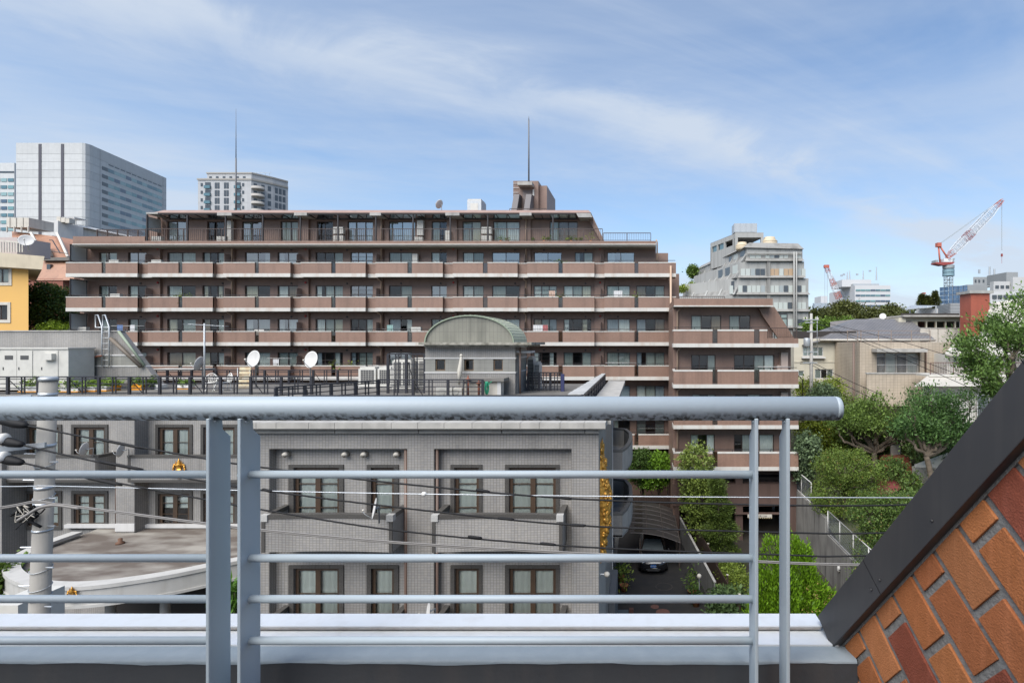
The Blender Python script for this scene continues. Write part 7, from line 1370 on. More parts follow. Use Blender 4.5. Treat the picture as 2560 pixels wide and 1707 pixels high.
for lab, uu_, k, hh_ in (('white outdoor unit at the left end of the top balcony row', 287, 0, 1.2), ('white outdoor unit beside the first privacy board of the top balcony row', 393, 0, 1.2), ('white outdoor unit on the second balcony row near its left end', 290, 1, 1.2), ('white outdoor unit at the left end of the third balcony row', 206, 2, 1.25), ('white outdoor unit standing on the third balcony row left of the barrel roof', 1041, 2, 1.25), ('white outdoor unit on the third balcony row in front of the framed window', 650, 2, 1.05)):
    t = ac_unit(lab, U(uu_, Yb + 0.7), Yb + 0.6, fl7(k) + hh_ - 0.56); B('stand', steel, t, U(uu_, Yb + 0.7) - 0.35, U(uu_, Yb + 0.7) + 0.35, Yb + 0.65, Yb + 0.85, fl7(k), fl7(k) + hh_ - 0.561)
zt8 = z8
for lab, uu_, hh_, zo in (('outdoor unit at the left end of the top-floor terrace', 390, 0.6, 0), ('outdoor unit behind the terrace rail by the tall heater', 554, 0.6, 0), ('upper of two stacked outdoor units on the top-floor terrace, left pair', 845, 0.62, 0.75), ('lower of two stacked outdoor units on the top-floor terrace, left pair', 845, 0.62, 0.05), ('upper of two stacked outdoor units on the top-floor terrace, right pair', 1216, 0.62, 0.75), ('lower of two stacked outdoor units on the top-floor terrace, right pair', 1216, 0.62, 0.05), ('outdoor unit below the tall heater right of middle on the top-floor terrace', 1044, 0.55, 0.0)):
    ac_unit(lab, U(uu_, Yb + 0.8), Yb + 0.8, zt8 + zo, 0.82, hh_)
for lab, uu_, w_, z0_, hh_ in (('tall white water heater at the left of the top-floor terrace', 571, 0.42, zt8, 1.9), ('tall white water heater hung right of middle on the top-floor terrace', 1050, 0.5, zt8 + 0.65, 1.3), ('white cabinet by the privacy board on the top-floor terrace', 1119, 0.45, zt8, 1.1), ('narrow white water heater on the top balcony row', 1037, 0.42, fl7(0) + 0.75, 1.0)):
    ac_unit(lab, U(uu_, Yb + 0.9), Yb + 0.9, z0_, w_, hh_)
# drying poles on balconies
def pole(label, u0, u1, v, y): tag(MB().tube([P(u0, v, y), P(u1, v + 0.3, y)], 0.018, 6).build('drying_pole', MAT['white_paint'], None, True), label, 'drying pole')
pole('drying pole with pegs on the third balcony row at left', 278, 360, 814, Yb + 0.4); pole('drying pole over the third balcony row left of the barrel roof', 955, 1080, 822, Yb + 0.4); pole('drying pole on the bottom balcony row by the second dish', 668, 730, 895, Yb + 0.4); pole('drying pole on the second balcony row near the right end', 1517, 1590, 740, Yb + 0.3); pole('drying pole on the third balcony row near the right end', 1515, 1580, 823, Yb + 0.3); pole('drying pole on the wing balcony', 1894, 1977, 916, Y2 + 0.3); pole('long drying pole on the bottom balcony row near the right end', 1514, 1590, 906, Yb + 0.3)
# washing and plants along the balconies
clothc = [mat('cloth_%d' % i, c, 0.9) for i, c in enumerate(((0.5, 0.5, 0.5), (0.10, 0.16, 0.30), (0.42, 0.30, 0.24), (0.20, 0.32, 0.30), (0.30, 0.10, 0.10)))]
for i, (uu_, k, w_, ci) in enumerate(((300, 2, 0.5, 1), (331, 2, 0.4, 0), (1345, 2, 0.8, 0), (1362, 2, 0.5, 4), (1545, 1, 0.7, 0), (975, 2, 0.5, 3), (690, 3, 0.5, 0), (1380, 1, 0.5, 2))):
    x, y = U(uu_, Yb + 0.25), Yb + 0.25; zt_ = 20.45 - ST * k + 0.5
    t = drape(x - w_ / 2, x + w_ / 2, zt_ - 0.75, zt_, y, amp=0.03).build('hanging_laundry', clothc[ci], None, True); tag(t, ['dark blue washing hung on the third balcony row at left', 'pale washing beside the dark blue cloth at left', 'pale washing on the third balcony row right of the barrel roof', 'red washing on the third balcony row right of the barrel roof', 'pale washing on the second balcony row near the right end', 'green washing on the third balcony row left of the barrel roof', 'pale washing on the fourth balcony row near the dishes', 'tan washing on the second balcony row right of middle'][i], 'laundry', 'washing on the balconies')
for i, (uu_, k) in enumerate(((451, 1), (466, 1), (833, 3), (1397, 1), (875, 3), (1402, 0), (1590, 1))):
    x, y = U(uu_, Yb + 0.3), Yb + 0.3; z_ = 20.45 - ST * k - 0.2; t = thing('balcony_plant', ['bushy plant over the second balcony row at the left slit', 'second bushy plant beside the left slit of the second row', 'plant showing in the slit of the fourth row above the condensers', 'plant spilling over the second row right of the barrel roof', 'green plants on the fourth row behind the condensers', 'small plant on the top balcony row right of middle', 'plant at the right-hand slit of the second balcony row'][i], 'plant', (x, y, z_ - 0.7)); MB().lathe([(0.12, 0), (0.17, 0.3), (0.15, 0.3), (0, 0.28)], (x, y, z_ - 0.7), 10).build('pot', terracotta, t, True); leaves('foliage', np.array([x, y, z_ + 0.05]) + nrs.normal(size=(150, 3)) * np.array([0.3 if i != 4 else 0.7, 0.1, 0.22]), 0.15, lf_mid if i % 2 else lf_yel, t)
# potted plants along the top-floor terrace
for i, (uu_, s_) in enumerate(((1252, 0.45), (1268, 0.3), (1333, 0.25), (1360, 0.4), (1372, 0.4), (1418, 0.3), (1428, 0.28), (1440, 0.25), (1452, 0.3), (1477, 0.75))):
    x, y = U(uu_, Yb + 0.4), Yb + 0.4; t = thing('potted_plant', ['orange potted plant left of the curtained top-floor window', 'small green pot plant left of the curtained top-floor window', 'first small pot plant right of the beige pipe on the top-floor terrace', 'bushy pot plant before the wide top-floor window', 'second bushy pot plant before the wide top-floor window', 'small pot plant below the wide top-floor window', 'second small pot plant below the wide top-floor window', 'third small pot plant below the wide top-floor window', 'fourth small pot plant below the wide top-floor window', 'tall pot plant by the sloping end of the top-floor terrace'][i], 'plant', (x, y, z8))
    MB().lathe([(0.08, 0), (0.12, 0.16), (0.1, 0.17), (0.09, 0.14), (0, 0.14)], (x, y, z8), 10).build('pot', terracotta if i % 3 == 0 else acgrille, t, True); leaves('leaves', np.array([x, y, z8 + 0.2 + s_ * 0.35]) + nrs.normal(size=(90, 3)) * np.array([s_ * 0.28, 0.08, s_ * 0.25]), 0.1, lf_yel if i % 2 else lf_mid, t)
# dishes and aerials on the roof
def dish(label, c, r_, az, el, mast=None, arm=True, mt=whitepaint):
    t = thing('satellite_dish', label, 'satellite dish', c if mast is None else mast); d = Vector((math.sin(R(az)) * math.cos(R(el)), -math.cos(R(az)) * math.cos(R(el)), math.sin(R(el)))); M = d.to_track_quat('Z', 'Y').to_matrix()
    prof = [(0, -0.16 * r_), (0.3 * r_, -0.145 * r_), (0.6 * r_, -0.10 * r_), (0.85 * r_, -0.045 * r_), (r_, 0.0), (r_ * 1.01, -0.01 * r_), (0.84 * r_, -0.065 * r_), (0.5 * r_, -0.14 * r_), (0, -0.18 * r_)]
    MB().lathe(prof, c, 26, M).build('reflector', mt, t, True); cv_ = Vector(c); tip = cv_ + d * r_ * 1.05 - Vector((0, 0, 0.25 * r_)); low = cv_ + (M @ Vector((0, -1, 0))) * r_ * 0.95
    if low.z > cv_.z: low = cv_ - (M @ Vector((0, -1, 0))) * r_ * 0.95
    m = MB(); m.tube([tuple(low), tuple(low.lerp(tip, 0.7) - Vector((0, 0, 0.05))), tuple(tip)], r_ * 0.035, 6); m.build('feed_arm', steel, t, True); m = MB(); m.tube([tuple(tip), tuple(tip - d * r_ * 0.16)], r_ * 0.09, 8, r_ * 0.12); m.build('receiver', offwhite, t, True)
    if mast: m = MB(); b = cv_ - d * r_ * 0.2; m.tube([mast, (mast[0], mast[1], b.z), tuple(b)], r_ * 0.08, 8); m.build('mount', steel, t, True)
    return t
dd_ = dish('white satellite dish on the roof terrace, left of the pair', P(633, 896, 32), 0.50, -18, 12, (U(640, 32.4), 32.4, ZR)); dd2 = dish('white satellite dish on the roof terrace, right of the pair', P(777, 898, 32), 0.50, -18, 12, (U(776, 32.4), 32.4, ZR)); dish('dish seen edge-on beside the aerial mast', P(497, 908, 31), 0.42, -80, 15, (U(506, 31.2), 31.2, ZR)); dish('small dish on the brown roof seen from behind', P(1098, 510, 49), 0.42, 250, 25, (U(1104, 49), 49, 24.75))
dish('white dish fixed to the grey balcony behind the cables', P(935, 1270, 15.7), 0.30, -62, 12, (U(948, 16.0), 16.0, 8.62)); dish('left of two small white dishes on the set-back wing balcony', P(210, 1122, 24.0), 0.30, -75, 10, (U(233, 24.3), 24.3, V(1140, 24.3))); dish('right of two small white dishes on the set-back wing balcony', P(301, 1125, 24.0), 0.29, -75, 10, (U(322, 24.3), 24.3, V(1141, 24.3))); dish('small white dish just above the white parapet strip', P(1070, 1527, 15.9), 0.27, -62, 10, (U(1088, 16.1), 16.1, 5.6)); dish('small dish on the roof of the cream house', P(2207, 790, 57), 0.33, -20, 20, (U(2210, 57.2), 57.2, V(798, 57))); dish('dish on the yellow house roof rail', P(65, 600, 51.2), 0.55, 35, 15, (U(71, 51.4), 51.4, V(628, 51.4)))
an = thing('roof_aerial', 'galvanised aerial mast with crossed horizontal elements on the roof terrace', 'aerial', (U(511, 31), 31, ZR)); MB().tube([(U(511, 31), 31, ZR), P(511, 808, 31)], 0.045, 8).build('mast', steel, an, True)
m = MB(); m.tube([P(470, 810, 31), P(560, 815, 31)], 0.02, 6)
for i in range(7): t_ = i / 6; c = Vector(P(474 + 82 * t_, 810.3 + 4.5 * t_, 31)); m.tube([tuple(c - Vector((0, 0.45, 0))), tuple(c + Vector((0, 0.45, 0)))], 0.012, 4)
m.build('elements', steel, an)
# terrace furniture and planting
castw = mat('cast_white', (0.72, 0.71, 0.66), 0.5, noise=(8, 0.3))
def garden_chair(label, x, y, rz):
    t = thing('garden_chair', label, 'chair', (x, y, ZR)); c, s_ = math.cos(rz), math.sin(rz); T_ = lambda p: (x + p[0] * c - p[1] * s_, y + p[0] * s_ + p[1] * c, ZR + p[2])
    m = MB(); m.lathe([(0.0, 0.43), (0.22, 0.43), (0.24, 0.44), (0.22, 0.46), (0, 0.455)], (x, y, ZR), 14); m.build('seat', castw, t)
    for a, b in ((-0.17, -0.17), (0.17, -0.17), (0.17, 0.17), (-0.17, 0.17)): MB().tube(smooth_path([T_((a * 0.9, b * 0.9, 0.43)), T_((a * 1.1, b * 1.1, 0.25)), T_((a * 0.95, b * 0.95, 0.1)), T_((a * 1.3, b * 1.3, 0.0))], 3), 0.018, 6).build('leg', castw, t, True)
    m = MB(); m.tube(smooth_path([T_((-0.2, 0.2, 0.45)), T_((-0.26, 0.24, 0.72)), T_((-0.12, 0.26, 0.9)), T_((0, 0.27, 0.94)), T_((0.12, 0.26, 0.9)), T_((0.26, 0.24, 0.72)), T_((0.2, 0.2, 0.45))], 4), 0.02, 6)
    for k in range(-2, 3): m.tube(smooth_path([T_((k * 0.06, 0.2, 0.46)), T_((k * 0.1 + 0.04, 0.24, 0.65)), T_((k * 0.06, 0.26, 0.86))], 3), 0.014, 5)
    m.build('backrest', castw, t, True); return t
garden_chair('white cast garden chair on the terrace, left of the two', U(527, 30.2), 30.2, 0.5); garden_chair('white cast garden chair on the terrace, right of the two', U(563, 30.4), 30.4, -0.5)
tb_ = thing('garden_table', 'round white garden table between the two cast chairs', 'table', (U(545, 30.0), 30.0, ZR)); MB().lathe([(0, 0.66), (0.36, 0.66), (0.38, 0.68), (0.36, 0.69), (0, 0.69)], (U(545, 30), 30.0, ZR), 18).build('table_top', castw, tb_)
for a in range(3): MB().tube([(U(545, 30), 30, ZR + 0.6), (U(545, 30) + 0.25 * math.cos(a * 2.1), 30 + 0.25 * math.sin(a * 2.1), ZR)], 0.022, 6).build('leg', castw, tb_, True)
lg = thing('sun_lounger', 'folded beige lounger leaning behind the terrace fence', 'lounger', (U(609, 31.5), 31.5, ZR)); lgm = mat('faded_strap', (0.58, 0.52, 0.36), 0.8, noise=(4, 0.5, (0.45, 0.22, 0.06)))
for i in range(7): B('strap', lgm, lg, U(595, 31.5), U(623, 31.5), 31.5 + i * 0.02, 31.53 + i * 0.02, V(985 - i * 10, 31.5), V(977.5 - i * 10, 31.5))
for a in (594, 624): MB().tube([P(a, 988, 31.5), P(a, 919, 31.66)], 0.02, 6).build('frame_tube', steel, lg, True)
orangep = mat('planter_orange', (0.72, 0.30, 0.02), 0.5); whitep = mat('planter_white', (0.68, 0.68, 0.66), 0.5)
for i, (a, b, vt, vb, y, mt, pl_) in enumerate(((45, 92, 972, 985, 28.9, whitep, 1), (150, 195, 975, 985, 28.9, whitep, 1), (205, 238, 970, 980, 29.4, whitep, 1), (238, 266, 968, 979, 29.6, whitep, 1), (266, 286, 966, 977, 29.9, orangep, 1), (318, 354, 963, 976, 30.4, orangep, 1), (363, 378, 966, 977, 30.6, acgrille, 1), (383, 404, 966, 976, 30.8, whitep, 0), (442, 473, 968, 976, 31, whitep, 2))):
    x0, x1 = U(a, y), U(b, y); t = thing('planter_box', ['white planter at far left of the terrace', 'white planter beside the pole top', 'white planter with yellow base, left of the leafy row', 'white planter with broad leaves, middle of the leafy row', 'orange planter at the end of the leafy row', 'big orange planter under the meter box', 'dark plant pot right of the big orange planter', 'empty white planter right of the dark pot', 'white and orange planter with a spreading plant'][i], 'planter', ((x0 + x1) / 2, y, ZR)); zt_ = ZR + (vb - vt) * y / F + 0.05
    MB().add([(x0 + 0.03, y + 0.02, ZR), (x1 - 0.03, y + 0.02, ZR), (x1 - 0.03, y + 0.4, ZR), (x0 + 0.03, y + 0.4, ZR), (x0, y, zt_), (x1, y, zt_), (x1, y + 0.42, zt_), (x0, y + 0.42, zt_)], [(0, 1, 5, 4), (1, 2, 6, 5), (2, 3, 7, 6), (3, 0, 4, 7), (4, 5, 6, 7)]).build('box', mt, t)
    if mt is whitep and i != 7: B('base_tray', orangep, t, x0 - 0.01, x1 + 0.01, y - 0.02, y + 0.43, ZR - 0.0, ZR + 0.07)
    if pl_: k = 130 if pl_ == 1 else 110; leaves('foliage', np.array([(x0 + x1) / 2, y + 0.2, zt_ + 0.13]) + nrs.normal(size=(k, 3)) * np.array([(x1 - x0) * 0.35, 0.15, 0.12]), 0.17, leafmat('leaf_planter%d' % i, (0.17, 0.27, 0.05) if i < 5 else (0.11, 0.19, 0.04), 0.4), t, 0.7)
gl_ = thing('roof_grass_patch', 'strip of yellow-green plants behind the low roof fence', 'plant', (U(820, 21), 21, ZR)); leaves('blades', np.array([U(820, 21.2), 21.2, ZR + 0.05]) + nrs.uniform(-1, 1, size=(500, 3)) * np.array([1.1, 0.3, 0.08]), 0.14, leafmat('leaf_roofgrass', (0.26, 0.34, 0.05), 0.3), gl_)
ps_ = thing('folded_parasol', 'folded cream parasol standing against the penthouse wall', 'parasol', (U(1150, 27.6), 27.6, ZR)); MB().tube([(U(1146, 27.6), 27.6, ZR), P(1152, 890, 27.6)], 0.02, 6).build('pole', steel, ps_, True); MB().tube([P(1147, 960, 27.6), P(1150, 925, 27.6), P(1153, 895, 27.6), P(1153.5, 886, 27.6)], lambda t: (0.05, 0.13, 0.07, 0.03)[int(round(t * 3))], 10).build('canopy', offwhite, ps_, True); MB().ball(P(1153, 888, 27.6), 0.08).build('finial', offwhite, ps_, True)
hu = thing('pump_house', 'small flat-roofed pump house with rusty pipes before the penthouse', 'shed', (U(1210, 27.0), 27, ZR)); B('wall', offwhite, hu, U(1160, 27), U(1252, 27), 27.0, 27.6, ZR, V(952, 27)); B('roof', mat('lead_roof', (0.17, 0.16, 0.145), 0.9, noise=(3, 0.5)), hu, U(1152, 27), U(1262, 27), 26.8, 27.9, V(952, 27), V(945, 27)); B('corner_post', whitepaint, hu, U(1243, 26.95), U(1252, 26.95), 26.95, 26.999, ZR, V(953, 27))
for a, v in ((1170, 938), (1197, 948)): 
    m = MB(); m.tube([(U(a, 26.7), 26.7, ZR), P(a, v + 12, 26.7)], 0.06, 8); m.lathe([(0.05, 0), (0.12, 0.03), (0.12, 0.07), (0.05, 0.1), (0.03, 0.2), (0.0, 0.28)], P(a, v + 12, 26.7), 10); m.build('valve', MAT['rust_red'], hu, True)
hs = MB(); 
for k in range(5): hs.tube(smooth_path([P(1214 + k * 1.2, 953, 26.6), P(1212 + k, 970, 26.55), P(1215 + k, 985, 26.6), P(1219 + k * .8, 970, 26.65), P(1216 + k, 954, 26.6)], 4), 0.018, 5)
hs.tube(smooth_path([P(1218, 968, 26.6), P(1226, 955, 26.6), P(1230, 953, 26.6)], 4), 0.018, 5); tag(hs.build('garden_hose', mat('hose_green', (0.02, 0.26, 0.14), 0.5), None, True), 'coiled green garden hose by the pump house', 'hose')
tag(B('folded_tarp', mat('navy_cloth', (0.03, 0.035, 0.10), 0.8), None, U(1402, 29.6), U(1410, 29.6), 29.6, 29.8, ZR, ZR + 0.95), 'navy blue folded cover at the end of the gate fence', 'cover'); ac_unit('low white unit behind the front fence left of the pump house', U(1110, 26.9), 26.9, ZR, 0.8, 0.45); ac_unit('second low unit behind the front fence beside the pump house', U(1142, 27.0), 27.0, ZR, 0.5, 0.42)
# ------------------------------------------------------------------ driveway: carport, car, fences
cp = thing('carport', 'dark translucent carport roof curving down to the right over the car', 'carport', (1.0, 36, 0)); cpm = glass('smoked_sheet', (0.16, 0.15, 0.14), 0.10, 0.25); cpf = mat('carport_frame', (0.075, 0.06, 0.052), 0.5); cps = mat('smoked_opaque', (0.040, 0.035, 0.032), 0.5, noise=(2.5, 0.5, (0.065, 0.058, 0.052)), streak=(3, 0.3))
n = 12; prof_ = [(-0.6 + 3.05 * i / n, 2.35 - 0.62 * (i / n) ** 2.2) for i in range(n + 1)]
for j in range(7):
    y0, y1 = 32.9 + j * 0.95, 32.9 + (j + 1) * 0.95 - 0.03
    for i in range(0, n, 3): m = MB(); q_ = prof_[i:i + 4]; m.add([(x, y, z) for x, z in q_ for y in (y0, y1)], [(2 * k, 2 * k + 2, 2 * k + 3, 2 * k + 1) for k in range(3)]); m.build('roof_panel', cps, cp, True)
    m = MB(); m.tube([(x, y0 - 0.015, z + 0.01) for x, z in prof_], 0.022, 5); m.build('roof_rib', cpf, cp)
for i in (0, 4, 8, 12): m = MB(); x, z = prof_[i]; m.tube([(x, 32.88, z + 0.012), (x, 39.55, z + 0.012)], 0.03, 5); m.build('purlin', cpf, cp)
for y in (33.5, 36.2, 39.0): m = MB(); m.tube([(2.45, y, 0), (2.45, y, 1.75)], 0.06, 8); m.build('post', cpf, cp)
moss = mat('moss_stain', (0.022, 0.014, 0.007), 0.9, noise=(5, 0.5, (0.03, 0.03, 0.012)))
for j in range(7): y = 33.3 + j * 0.95; m = MB(); m.lathe([(0, 0), (0.28, 0), (0.26, 0.006), (0, 0.01)], (0, 0, 0), 12); m.v = [(-0.1 + p[0] * 1.0, y + p[1] * 0.9, 2.362 + p[2]) for p in m.v]; m.build('moss_patch', moss, cp)
car = thing('dark_car', 'black car parked nose out under the carport', 'car', (0.8, 34.3, 0)); paint = mat('car_black', (0.010, 0.010, 0.012), 0.18, 0.0, spec=0.7); carglass = mat('car_glass', (0.20, 0.23, 0.23), 0.06, 0.3, spec=1.0); chrome = mat('chrome', (0.6, 0.6, 0.6), 0.15, 1.0)
CXc, CY0 = 0.80, 32.3
secs = [(0.0, 0.62, 0.30, 0.72), (0.12, 0.74, 0.20, 0.84), (0.45, 0.84, 0.17, 0.92), (1.05, 0.875, 0.17, 1.0), (1.25, 0.875, 0.17, 1.04), (3.7, 0.875, 0.18, 1.04), (4.15, 0.82, 0.24, 0.95), (4.3, 0.7, 0.32, 0.8)]
m = MB(); ring = 14; vs_ = []
for (y, hw, z0_, z1_) in secs:
    for k in range(ring):
        a = 2 * math.pi * (k + 0.5) / ring; cx__, sz = math.cos(a), math.sin(a); e = 0.45
        vs_.append((CXc + hw * math.copysign(abs(cx__) ** e, cx__), CY0 + y, (z0_ + z1_) / 2 + (z1_ - z0_) / 2 * math.copysign(abs(sz) ** e, sz)))
m.add(vs_, [(j * ring + k, j * ring + (k + 1) % ring, (j + 1) * ring + (k + 1) % ring, (j + 1) * ring + k) for j in range(len(secs) - 1) for k in range(ring)] + [tuple(range(ring - 1, -1, -1)), tuple(range((len(secs) - 1) * ring, len(secs) * ring))]); bd = m.build('body', paint, car, True)
cab = [(-0.74, 1.2, 1.0), (0.74, 1.2, 1.0), (0.80, 3.95, 1.0), (-0.80, 3.95, 1.0), (-0.56, 2.05, 1.50), (0.56, 2.05, 1.50), (0.58, 3.4, 1.52), (-0.58, 3.4, 1.52)]
cb2 = MB(); cb2.add([(CXc + x, CY0 + y, z) for x, y, z in cab], [(0, 1, 5, 4), (1, 2, 6, 5), (2, 3, 7, 6), (3, 0, 4, 7), (4, 5, 6, 7)]); cbo = cb2.build('cabin', paint, car); bevel(cbo, 0.05, 2)
def inset(a, b, c, d, k=0.1, push=0.012):
    P4 = [Vector((CXc + p[0], CY0 + p[1], p[2])) for p in (a, b, c, d)]; ce = sum(P4, Vector()) / 4; nrm = (P4[1] - P4[0]).cross(P4[3] - P4[0]).normalized(); return [tuple(p + (ce - p) * k + nrm * push) for p in P4]
MB().add(inset(cab[0], cab[1], cab[5], cab[4], 0.08), [(0, 1, 2, 3)]).build('windscreen', carglass, car); MB().add(inset(cab[1], cab[2], cab[6], cab[5], 0.14), [(0, 1, 2, 3)]).build('side_window', carglass, car); MB().add(inset(cab[3], cab[0], cab[4], cab[7], 0.14), [(0, 1, 2, 3)]).build('side_window', carglass, car); MB().add(inset(cab[2], cab[3], cab[7], cab[6], 0.1), [(0, 1, 2, 3)]).build('rear_window', carglass, car)
for sx in (-1, 1):
    m = MB(); m.ball((CXc + sx * 0.62, CY0 + 0.13, 0.74), 0.16, 0.07, 0.08); m.build('headlight', chrome, car, True); m = MB(); m.ball((CXc + sx * 0.98, CY0 + 1.45, 1.05), 0.1, 0.06, 0.07); m.build('wing_mirror', paint, car, True)
    for yy in (0.85, 3.4):
        Mx = Matrix.Rotation(R(90), 4, 'Y').to_3x3(); wl_ = MB().lathe([(0.2, -0.1), (0.31, -0.1), (0.32, -0.07), (0.32, 0.07), (0.31, 0.1), (0.2, 0.1)], (CXc + sx * 0.8, CY0 + yy, 0.32), 18, Mx).build('wheel', black, car, True); MB().lathe([(0.0, -0.09), (0.2, -0.085), (0.2, 0.085), (0.0, 0.09)], (CXc + sx * 0.8, CY0 + yy, 0.32), 14, Mx).build('rim', chrome, wl_, True)
for zz_, w_ in ((0.36, 0.42), (0.30, 0.36)): B('grille_bar', acgrille, car, CXc - w_, CXc + w_, CY0 - 0.03, CY0 + 0.03, zz_, zz_ + 0.025)
B('grille_bar', chrome, car, CXc - 0.32, CXc + 0.3, CY0 - 0.035, CY0 + 0.02, 0.42, 0.432); pt = B('number_plate', mat('plate_blue', (0.02, 0.09, 0.28), 0.4), car, CXc - 0.17, CXc + 0.17, CY0 - 0.055, CY0 - 0.035, 0.51, 0.68)
text_mesh('\u591612503', 0.105, whitepaint, 'plate_lettering', pt, (CXc + 0.0, CY0 - 0.058, 0.555), (R(90), 0, 0), 0.001)
bf = thing('brown_slat_fence', 'tall brown slatted fence along the driveway side of the ramp', 'fence', (3.7, 34, 0)); bfm = mat('fence_brown', (0.050, 0.032, 0.024), 0.6, noise=(3, 0.4)); A_, Z_ = Vector((2.84, 42.6, 0)), Vector((4.63, 25.5, 0)); NS = 110
for i in range(NS):
    p, q_ = A_.lerp(Z_, i / NS), A_.lerp(Z_, (i + 0.86) / NS); h_ = 2.0 if i < 84 else 1.75; MB().prism([(p.x - 0.02, p.y), (q_.x - 0.02, q_.y), (q_.x + 0.02, q_.y), (p.x + 0.02, p.y)], h_, 'z', 0.03).build('slat', bfm, bf)
for k in range(9): p = A_.lerp(Z_, k / 8); B('post', bfm, bf, p.x + 0.03, p.x + 0.11, p.y - 0.05, p.y + 0.05, 0, 2.06); B('post_cap', offwhite, bf, p.x + 0.02, p.x + 0.12, p.y - 0.06, p.y + 0.06, 2.06, 2.09)
gw = thing('grey_panel_wall', 'grey corrugated panel wall with white cap right of the carport', 'wall', (2.9, 35, 0)); gwm = mat('panel_grey', (0.19, 0.19, 0.185), 0.7, streak=(4, 0.6, (0.06, 0.055, 0.05))); a_, b_ = Vector((2.62, 40.2, 0)), Vector((3.85, 28.0, 0))
for i in range(50): p, q_ = a_.lerp(b_, i / 50), a_.lerp(b_, (i + 0.9) / 50); MB().prism([(p.x, p.y), (q_.x, q_.y), (q_.x + 0.06, q_.y), (p.x + 0.06, p.y)], 1.5, 'z', 0.0).build('panel', gwm, gw)
for i in range(10): p, q_ = a_.lerp(b_, i / 10), a_.lerp(b_, (i + 0.985) / 10); MB().prism([(p.x - 0.03, p.y), (q_.x - 0.03, q_.y), (q_.x + 0.1, q_.y), (p.x + 0.1, p.y)], 0.06, 'z', 1.5).build('cap', concrete_lt, gw)
bk_ = thing('back_fence', 'brown board fence at the end of the driveway under the shrubs', 'fence', (1.0, 41.5, 0))
for i in range(20): B('board', bfm, bk_, -1.2 + i * 0.2, -1.02 + i * 0.2, 41.6, 41.64, 0.0, 2.2)
for i in range(6): B('lower_board', MAT['terracotta_dark'] if False else mat('brick_low%d' % i, (0.075, 0.045, 0.03), 0.9), bk_, -1.2 + i * 0.66, -0.56 + i * 0.66, 41.4, 41.55, 0, 0.7)
tr_ = MB(); tr_.tube([(-1.0 + 0.2 * i, 24.95 + 0.5 * math.sin(0.5 + i / 10 * 1.0) - 0.02 * i * i * 0.12, 0.02) for i in range(11)], 0.025, 5); tag(tr_.build('gate_track', steel, None, True), 'curved pale gate track on the driveway, left half', 'gate track'); tr_ = MB(); tr_.tube([(4.2 - 0.2 * i, 24.95 + 0.5 * math.sin(0.5 + i / 10 * 1.0) - 0.02 * i * i * 0.12, 0.02) for i in range(11)], 0.025, 5); tag(tr_.build('gate_track', steel, None, True), 'curved pale gate track on the driveway, right half', 'gate track')
mhm = mat('manhole_rust', (0.13, 0.06, 0.045), 0.8, noise=(8, 0.5))
for lab, u_, v_, r_ in (('small round rust-coloured drain cover on the driveway', 1637, 1516, 0.22), ('large round rust-coloured manhole cover on the driveway', 1657, 1530, 0.36), ('pale worn ring of a cover set in the dark driveway', 1660, 1466, 0.5)):
    y = 14 * F / (v_ - PY); t = thing('manhole_cover', lab, 'manhole cover', (U(u_, y), y, 0.008)); MB().lathe([(0, 0.012), (r_ * 0.86, 0.012), (r_ * 0.86, 0.0)], (U(u_, y), y, 0.008), 24).build('lid', mhm if r_ < 0.45 else pave, t); MB().lathe([(r_ * 0.88, 0), (r_ * 0.88, 0.016), (r_, 0.016), (r_, 0.0)], (U(u_, y), y, 0.008), 24).build('frame_ring', mhm if r_ < 0.45 else mat('worn_ring', (0.045, 0.04, 0.036), 0.9, noise=(6, 0.8, (0.02, 0.02, 0.02))), t)
for i, (u_, y, s_, hh_) in enumerate(((1552, 31.5, 0.5, 0.9), (1560, 30.3, 0.55, 1.3), (1546, 24.2, 0.3, 0.6), (1730, 29.6, 0.5, 1.2), (1740, 28.6, 0.45, 0.8))):
    x = U(u_, y); t = thing('potted_plant', ['flowering pot plant against the side wall of the grey building', 'spiky pot plant in a terracotta pot by the driveway', 'small yellow-green plant by the dark planter at the driveway mouth', 'flowering pot plant against the grey panel wall', 'low pot plant in a terracotta pot by the brown fence'][i], 'plant', (x, y, 0)); MB().lathe([(0.16, 0), (0.24, 0.36), (0.26, 0.37), (0.22, 0.33), (0, 0.33)], (x, y, 0), 12).build('pot', terracotta, t, True); leaves('leaves', np.array([x, y, 0.4 + hh_ * 0.4]) + nrs.normal(size=(170, 3)) * np.array([s_ * 0.4, s_ * 0.4, hh_ * 0.3]), 0.2, [lf_mid, lf_yel, lf_yel, lf_mid, lf_dark][i], t, 0.35)
sl_t = thing('round_garden_lamp', 'white round lamp among the pot plants by the panel wall', 'lamp', (U(1748, 28.8), 28.8, 0)); MB().tube([(U(1748, 28.8), 28.8, 0), (U(1748, 28.8), 28.8, 1.4)], 0.025, 6).build('stem', steel, sl_t); MB().ball((U(1748, 28.8), 28.8, 1.5), 0.13).build('globe', offwhite, sl_t, True)
pbx = thing('planter_trough', 'dark blue-grey planter trough at the foot of the grey building', 'planter', (U(1525, 25), 24.6, 0)); B('box', mat('trough_slate', (0.05, 0.065, 0.075), 0.7), pbx, -1.25, -0.55, 23.5, 25.6, 0, 1.3); B('post', mat('gate_brown', (0.07, 0.03, 0.022), 0.6), pbx, -0.5, -0.3, 24.8, 25.0, 0, 1.7)
ww = thing('wall_lamp', 'small white wall lamp below the gilded relief', 'lamp', (-1.1, 17.6, 6.3)); MB().ball((-1.08, 17.6, 6.42), 0.10, 0.10, 0.09).build('globe', offwhite, ww, True); MB().tube([(-1.3, 17.6, 6.42), (-1.1, 17.6, 6.42)], 0.03, 6).build('arm', steel, ww)
